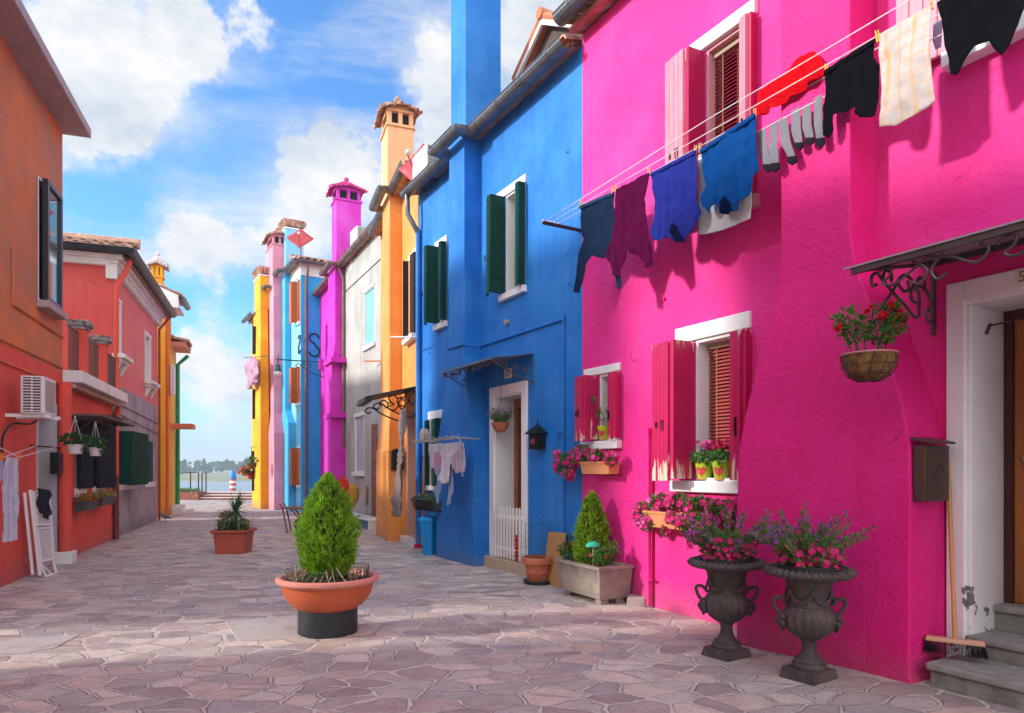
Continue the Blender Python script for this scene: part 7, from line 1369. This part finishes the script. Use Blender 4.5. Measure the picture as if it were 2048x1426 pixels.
hf = Loc(ph); hf.t = (FP.t * -.35 + FP.n * -.0 + Vector((.8, -.35, 0))).normalized(); hf.n = Vector((-hf.t.y, hf.t.x, 0)); zt_ = 0
mb = MB(); mb.loft([[hf.w(-.15 * e_, -.032 * f_, z), hf.w(.15 * e_, -.032 * f_, z), hf.w(.15 * e_, .032 * f_, z), hf.w(-.15 * e_, .032 * f_, z)] for e_, f_, z in ((1, 1, -.004), (1, 1, .012), (.97, .8, .02))]); mb.build('head', mat('peach_wood', (.60, .33, .20), .5, var=.06), bt, bev=.003)
mb = MB()
for i in range(46):
    for j in range(8): x = -.145 + .29 * i / 45; y = -.026 + .052 * j / 7; s_ = 1.12 + RG.uniform(-.03, .05); mb.tube([hf.w(x, y, -.004), hf.w(x * s_, y * 1.35, -.082 + RG.uniform(0, .008))], [.0022, .0012], 3)
mb.build('bristles', mat('black_bristle', (.008, .008, .009), .55), bt)
# ---------------- curtain by the apricot door
CUR = clothmat('striped_curtain', (.30, .25, .24)); poly = [FO.sz(u, v, .36) for u, v in ((803, 820), (820, 818), (816, 860), (812, 893), (808, 930), (808, 985), (806, 1034), (790, 1032), (793, 990), (800, 930), (806, 890), (802, 850))]
o = sheet(FO, poly, .40, .025, .03, 30, 2).build('curtain', CUR, smooth=180, label='striped door curtain tied back beside the apricot doorway', cat='curtain', solid=.008); MB().tube([FO.w(.05, .42, 2.5), FO.w(1.0, .42, 2.5)], .01, 6).build('curtain_rail', IRONB, o)
# ---------------- white rods
MB().tube([FO.w(FO.s_(833, .2), .2, FO.z_(833, 674, .2)), FO.w(FO.s_(782, .5), .5, FO.z_(782, 674, .5))], .014, 6).build('drying_rod', STONE, label='white drying rod below the dark shuttered apricot window', cat='rod')
MB().tube([FG.w(FG.s_(765), .0, FG.z_(765, 722)), FG.w(FG.s_(728, .3), .3, FG.z_(728, 722, .3))], .018, 6).build('drying_rod', SHUTO, label='orange rod sticking out from the grey plaster wall', cat='rod')
# ---------------- cement mixer and barrow
c = gnd(690, 1052); c.z = 0; cm_ = thing('cement_mixer', 'yellow cement mixer with a red motor cover in front of the grey house', 'cement mixer', c); YM = mat('mixer_yellow', (.62, .33, .04), .5, var=.12, vs=5, col2=(.45, .38, .25), c2=(.5, .7)); RM = mat('mixer_red', (.60, .012, .015), .4)
MB().lathe(c, [(.10, .38), (.20, .42), (.32, .62), (.34, .74), (.34, .92), (.26, 1.0), (.24, 1.0), (.2, .9), (.01, .6)], 28).build('drum', YM, cm_, smooth=1)
lf = Loc(c + Vector((.04, -.36, 0)), 0); mb = MB(); mb.box(lf, -.13, .13, -.1, .1, .62, .82); mb.build('motor_cover', RM, cm_, bev=.02); mb = MB(); P5 = [(-.14, .84), (.06, .84), (.13, .96), (.10, 1.12), (-.02, 1.22), (-.1, 1.02)]; mb.loft([[lf.w(x, y, z) for x, z in P5] for y in (-.08, .08)]); mb.build('motor_hood', RM, cm_, bev=.01)
mb = MB(); 
for a_, b2_ in (((-.25, -.2, 0), (0, 0, .5)), ((.25, -.2, 0), (0, 0, .5)), ((-.2, .3, 0), (0, 0, .5)), ((.2, .3, 0), (0, 0, .5)), ((-.25, -.2, .05), (.25, -.2, .05))): mb.tube([c + Vector(a_), c + Vector(b2_)], .02, 6)
mb.build('stand', IRON, cm_)
for x in (-.25, .25): MB().tube([c + Vector((x, .25, .12)), c + Vector((x + .05, .25, .12))], .12, 16).build('wheel', IRONB, cm_)
c = gnd(590, 1064); c.z = 0; wb = thing('wheelbarrow', 'rusty flat wheelbarrow parked in front of the light blue house', 'wheelbarrow', c); RB_ = mat('rusty_red_frame', (.30, .06, .045), .7, var=.3)
lf = Loc(c, R(8)); mb = MB(); mb.box(lf, -.22, .75, -.25, .25, .52, .545); mb.build('tray', mat('rusty_tray', (.26, .10, .07), .75, var=.3, bump=.4), wb); mb = MB()
for y in (-.22, .22): mb.tube([lf.w(-.28, y, .62), lf.w(-.22, y, .53), lf.w(.8, y, .50)], .017, 6).tube([lf.w(-.22, y, .52), lf.w(-.12, y, 0)], .017, 6).tube([lf.w(-.05, y, .52), lf.w(.22, y * .3, .15)], .015, 6).tube([lf.w(.4, y, .52), lf.w(.12, y * .3, .17)], .015, 6)
mb.build('frame', RB_, wb); o = MB(); o.tube([lf.w(.16, -.05, .17), lf.w(.16, .05, .17)], .17, 22); w_ = o.build('wheel', mat('tyre_rubber', (.018, .018, .018), .8), wb); MB().tube([lf.w(.16, -.055, .17), lf.w(.16, .055, .17)], .09, 16).build('hub', mat('grey_hub', (.2, .2, .2), .5), w_)
# ---------------- left: folded lounger with dark cloth, washing, lamp canopy, pigeon
LW = mat('lounger_white', (.74, .70, .70), .35, var=.03, spec=.5)
nb_, tb_ = gnd(82, 1156), None; nb_.z = 0; A0 = gnd(80, 1154); A0.z = 0; A1 = gnd(108, 1144); A1.z = 0; top0 = atY(60, 980, 8.45); top1 = atY(97, 985, 8.85)
lg = thing('folding_lounger', 'folded white plastic sun lounger leaning by the coral doorway', 'sun lounger', (A0 + A1) / 2)
def lw(x, y, off=0):  # x 0..1 across, y 0..1 up
    p = (A0 * (1 - x) + A1 * x) * (1 - y) + (top0 * (1 - x) + top1 * x) * y; nrm = (A1 - A0).cross(top0 - A0).normalized(); nrm = nrm if nrm.x > 0 else -nrm; return p + nrm * off
def bar(mb, a, b_, r=.014): mb.tube([a, b_], r, 6); return mb
for x in (0, 1): bar(MB(), lw(x, .02), lw(x, 1), .022).build('side_rail', LW, lg, smooth=1)
for x in (-.05, ): bar(MB(), lw(x, .04, -.07), lw(x - .02, .97, -.05), .02).build('rear_rail', LW, lg, smooth=1)
for (y0, y1) in ((.17, .56), (.60, .98)):
    mb = MB(); bar(mb, lw(.05, y0, .012), lw(.95, y0, .012), .014); bar(mb, lw(.05, y1, .012), lw(.95, y1, .012), .014); bar(mb, lw(.1, y0, .012), lw(.1, y1, .012)); bar(mb, lw(.92, y0, .012), lw(.92, y1, .012))
    for k in range(13): y = y0 + (y1 - y0) * (k + .5) / 13; bar(mb, lw(.1, y, .012), lw(.92, y, .012), .006)
    for k in range(9): x = .1 + .82 * k / 8; bar(mb, lw(x, y0, .014), lw(x, y1, .014), .0045)
    mb.build('lattice_panel', LW, lg)
mb = MB(); mb.tube([lw(.05, .17), lw(.1, .0, .05), lw(.85, -.01, .05), lw(.95, .17)], .016, 6); bar(mb, lw(.1, .16), lw(.5, .01, .04), .014); mb.build('leg_frame', LW, lg)
mb = MB(); n_ = 14
for i in range(n_ + 1):
    for j in range(n_ + 1):
        x = .10 + .62 * i / n_ + .08 * math.sin(j * .6); y = 1.02 - .36 * j / n_ * (1 - .5 * abs(i / n_ - .5)); mb.v.append(lw(x, y, .055 + .02 * math.sin(i * 1.4 + j * .3)))
for i in range(n_):
    for j in range(n_): mb.f.append((i * (n_ + 1) + j, (i + 1) * (n_ + 1) + j, (i + 1) * (n_ + 1) + j + 1, i * (n_ + 1) + j + 1)); mb.mi.append(0)
mb.build('dark_cloth', clothmat('charcoal_cotton', (.03, .032, .036)), smooth=180, solid=.01, label='dark grey garment thrown over the folded white lounger', cat='garment')
g3 = 'washing by the coral wall'
garment('towel', 'long white towel hanging from the cord on the left wall', 'towel', FL, .42, [(10, 914), (38, 916), (37, 980), (35, 1040), (33, 1080), (9, 1085), (5, 1060), (8, 1000), (5, 950)], clothmat('white_towelling', (.60, .60, .68)), .018, 14, 2, group=g3)
garment('towel', 'lilac cloth at the very left edge', 'cloth', FL, .42, [(-14, 918), (8, 914), (8, 950), (5, 962), (-14, 962)], LILC, .015, 14, 4, group=g3)
cl = thing('clothesline', 'short white cord line on a dark bar across the grey doorway', 'clothesline', FL.w(q(90), .1, 1.6)); zc = FL.z_(112, 893, .2); mb = MB(); MB().tube([FL.w(q(58), .02, zc), FL.w(q(112) + .0, .06, zc)], .012, 5).build('bracket_bar', IRON, cl)
mb.tube([FL.w(q(110, .1), .1, zc), FL.w(FL.s_(38, .42), .42, FL.z_(38, 915, .42)), FL.w(FL.s_(-30, .42), .42, FL.z_(-30, 880, .42))], .005, 5).tube([FL.w(q(75, .1), .1, zc), FL.w(FL.s_(10, .40), .40, FL.z_(10, 914, .4)), FL.w(FL.s_(-30, .4), .40, FL.z_(-30, 900, .4))], .005, 5); mb.build('cord', ROPE, cl)
ORP_ = mat('orange_peg', (.75, .22, .02), .4)
for u, v, lab in ((38, 913, 'orange clothes peg at the right corner of the white towel'), (4, 913, 'orange clothes peg at the left of the white towel')):
    o = peg0.copy(); o.data = peg0.data.copy(); o.data.materials[0] = ORP_; SC.collection.objects.link(o); o.location = FL.w(FL.s_(u, .42), .42, FL.z_(u, v, .42)); o.rotation_euler = (0, 0, R(100)); o['label'] = lab; BASE[o.name] = o.location
cp = thing('door_canopy', 'dark flat canopy with looped iron bracket above the coral house pots', 'canopy', FL.w(q(120), 0, 2.1)); s0, s1 = q(116), q(150); zc = FL.z_(116, 822, .1); MB().box(FL, s0, s0 + 2.6, .0, .55, zc - .03, zc).build('canopy_sheet', mat('weathered_sheet', (.10, .07, .05), .7, var=.3), cp); mb = MB(); 
for s_ in (s0 + .05, s0 + 1.4): mb.tube(catmull([FL.w(s_, .02, zc - .45), FL.w(s_, .15, zc - .38), FL.w(s_, .3, zc - .2), FL.w(s_, .5, zc - .05)], 4), .009, 5).tube([FL.w(s_, .02, zc), FL.w(s_, .02, zc - .5)], .01, 5).tube(scroll(FL.w(s_, .16, zc - .14), .11, .02, 0, 1.3, FL.n, Vector((0, 0, 1)), 16), .007, 5)
mb.build('iron_bracket', IRON, cp)
ml = MB(); [bush(ml, FL.w(s0 + 1.25 + .25 * k, .4, zc + .02), (.12, .12, .07), 70, .06, .03, -.2) for k in range(4)]; ml.build('dried_creeper', leafmat('dried_leaf', (.09, .06, .035)), cp)
s_ = q(118, .1); MB().box(FL, s_ - .08, s_ + .12, .01, .12, FL.z_(118, 948, .1), FL.z_(118, 905, .1)).build('mailbox', IRONB, label='black box fixed beside the grey doorway on the left', cat='mailbox', bev=.008)
c = gnd(331, 1043); c.z = 0; c += Vector((0, 0, 0)); PG = mat('pigeon_grey', (.13, .13, .15), .7, var=.2); bd_ = MB(); H_ = Vector((-1, .1, 0)).normalized(); side = Vector((-H_.y, H_.x, 0))
pts = [(-.17, .085, .012), (-.11, .10, .028), (-.05, .115, .048), (0, .125, .056), (.05, .14, .05), (.085, .165, .032), (.10, .19, .025), (.115, .21, .024), (.13, .212, .014), (.145, .205, .006), (.155, .20, .002)]
bd_.tube([c + H_ * x + Vector((0, 0, z)) for x, z, r in pts], [r for _, _, r in pts], 10); bdo = bd_.build('pigeon', PG, smooth=60, label='grey pigeon pecking by the foot of the coral house wall', cat='pigeon', loc=c); BASE[bdo.name] = c
for sg in (-1, 1): MB().tube([c + side * .02 * sg + Vector((0, 0, .08)), c + side * .02 * sg + H_ * .01 + Vector((0, 0, .03)), c + side * .02 * sg + Vector((0, 0, .004)), c + side * .02 * sg + H_ * .03 + Vector((0, 0, .004))], .004, 5).build('leg', mat('pigeon_leg', (.3, .08, .07)), bdo)
# ---------------- ground slabs, quay things
def slab(px, z, m, name, **kw):
    pts = [gnd(u, v) for u, v in px]; mb = MB(); mb.loft([[Vector((p.x, p.y, gz(p.x, p.y) - .02)) for p in pts], [Vector((p.x, p.y, gz(p.x, p.y) + z)) for p in pts]]); return fixn(mb.build(name, m, bev=.003, **kw))
SLB = mat('pale_slab', (.48, .43, .39), .8, var=.15, vs=5, bump=.4, bs=30, col2=(.32, .28, .25), c2=(.5, .7), c2s=5)
slab([(450, 1243), (476, 1283), (700, 1272), (660, 1226)], .006, SLB, 'paving_slab', kind='structure'); slab([(-40, 1283), (160, 1270), (110, 1296), (60, 1306), (-40, 1308)], .006, SLB, 'paving_slab', kind='structure')
slab([(160, 1213), (212, 1209), (222, 1215), (150, 1220)], .005, SLB, 'paving_slab', kind='structure'); slab([(1000, 1226), (1008, 1234), (952, 1241), (926, 1232)], .022, SLB, 'loose_slab', label='small loose pale slab lying flat beyond the bowl planter', cat='slab')
slab([(1258, 1203), (1293, 1203), (1290, 1214), (1254, 1214)], .08, SLB, 'stone_block', label='small pale stone block between trough and pink wall', cat='stone')
for (x, h) in ((-14.55, .95), (-13.95, .95), (-13.55, .95), (-13.15, .95)): pass
ra = thing('railing', 'dark post and rail barrier standing on the quay left of the striped pole', 'railing', (-13.9, 31.7, .34))
for u in (381, 397, 404, 412): p = atY(u, 945, 31.9); MB().tube([Vector((p.x, 31.9, .34)), Vector((p.x, 31.9, p.z))], .03, 8).build('post', IRON, ra)
a_, b2_ = atY(340, 948, 31.9), atY(397, 944, 31.9); MB().tube([a_, b2_], .025, 6).build('rail', IRON, ra)
c = atY(466, 985, 33.6); c.z = -.5; mp_ = thing('mooring_pole', 'red and white striped mooring pole with a blue pointed cap', 'mooring pole', c); zt_ = HC + (940 - 958) / FPX * 33.6 - .0; r_ = .155; zz = -.5; k = 0; zt_ = atY(466, 958, 33.6).z
mr, mw = MB(), MB()
while zz < zt_ - .02: (mr if k % 2 else mw).tube([Vector((c.x, c.y, zz)), Vector((c.x, c.y, min(zt_, zz + .12)))], r_, 16, cap=False); zz += .12; k += 1
mr.build('red_stripes', mat('faded_red', (.55, .10, .10), .5), mp_, smooth=1); mw.build('white_stripes', WHITE, mp_, smooth=1); MB().lathe(Vector((c.x, c.y, zt_)), [(r_ + .01, 0), (r_ + .005, .14), (r_ * .8, .28), (r_ * .4, .38), (.01, .42)], 16).build('cap', mat('pole_blue', (.01, .22, .62), .4), mp_, smooth=1)
garment('cloth', 'pink and lilac washing flapping high beside the yellow house', 'cloth', FY, .45, [(500, 712), (512, 715), (515, 745), (509, 765), (498, 780), (494, 752), (492, 735)], LIL, .06, 14, 3, c=.05, group=None)
MB().tube([FY.w(FY.s_(521, .3), 0, FY.z_(512, 712, .4)), FY.w(FY.s_(512, .3), .7, FY.z_(512, 712, .4))], .012, 5).build('drying_rod', IRON, label='short rod holding the pink washing on the yellow house', cat='rod')
p = FY.w(FY.s_(505, .6), .55, 0); pb = atY(503, 938, p.y); bk = thing('hanging_basket', 'small hanging basket on the street side of the yellow house', 'hanging basket', pb); MB().lathe(pb, [(.02, 0), (.14, .05), (.18, .2), (.16, .2), (.02, .15)], 14).build('bowl', COIR, bk, smooth=1); ml = MB(); bush(ml, pb + Vector((0, 0, .26)), (.2, .2, .14), 120, .1, .05); ml.build('leaves', LF1, bk); MB().tube([pb + Vector((0, 0, .2)), pb + Vector((0, 0, .75)), FY.w(FY.s_(505, .3), .2, pb.z + .8)], .01, 5).build('hanger', IRON, bk)
for x, t_ in ():
    pass
# ================================================================ AIR
hm = bpy.data.materials.new('haze_air'); hm.use_nodes = True; nt = hm.node_tree; nt.nodes.remove(nt.nodes['Principled BSDF']); pv = nt.nodes.new('ShaderNodeVolumePrincipled'); pv.inputs['Density'].default_value = .0013; pv.inputs['Color'].default_value = (.80, .88, .97, 1); pv.inputs['Anisotropy'].default_value = .0
nt.links.new(pv.outputs[0], nt.nodes['Material Output'].inputs['Volume'])
hz_ = MB().box(W0, -440, 80, -20, 620, -2.6, 13).build('haze', hm, kind='stuff', label='thin pale haze over the lagoon and street', cat='haze', loc=(0, 0, 0)); fixn(hz_); SC.cycles.volume_bounces = 0
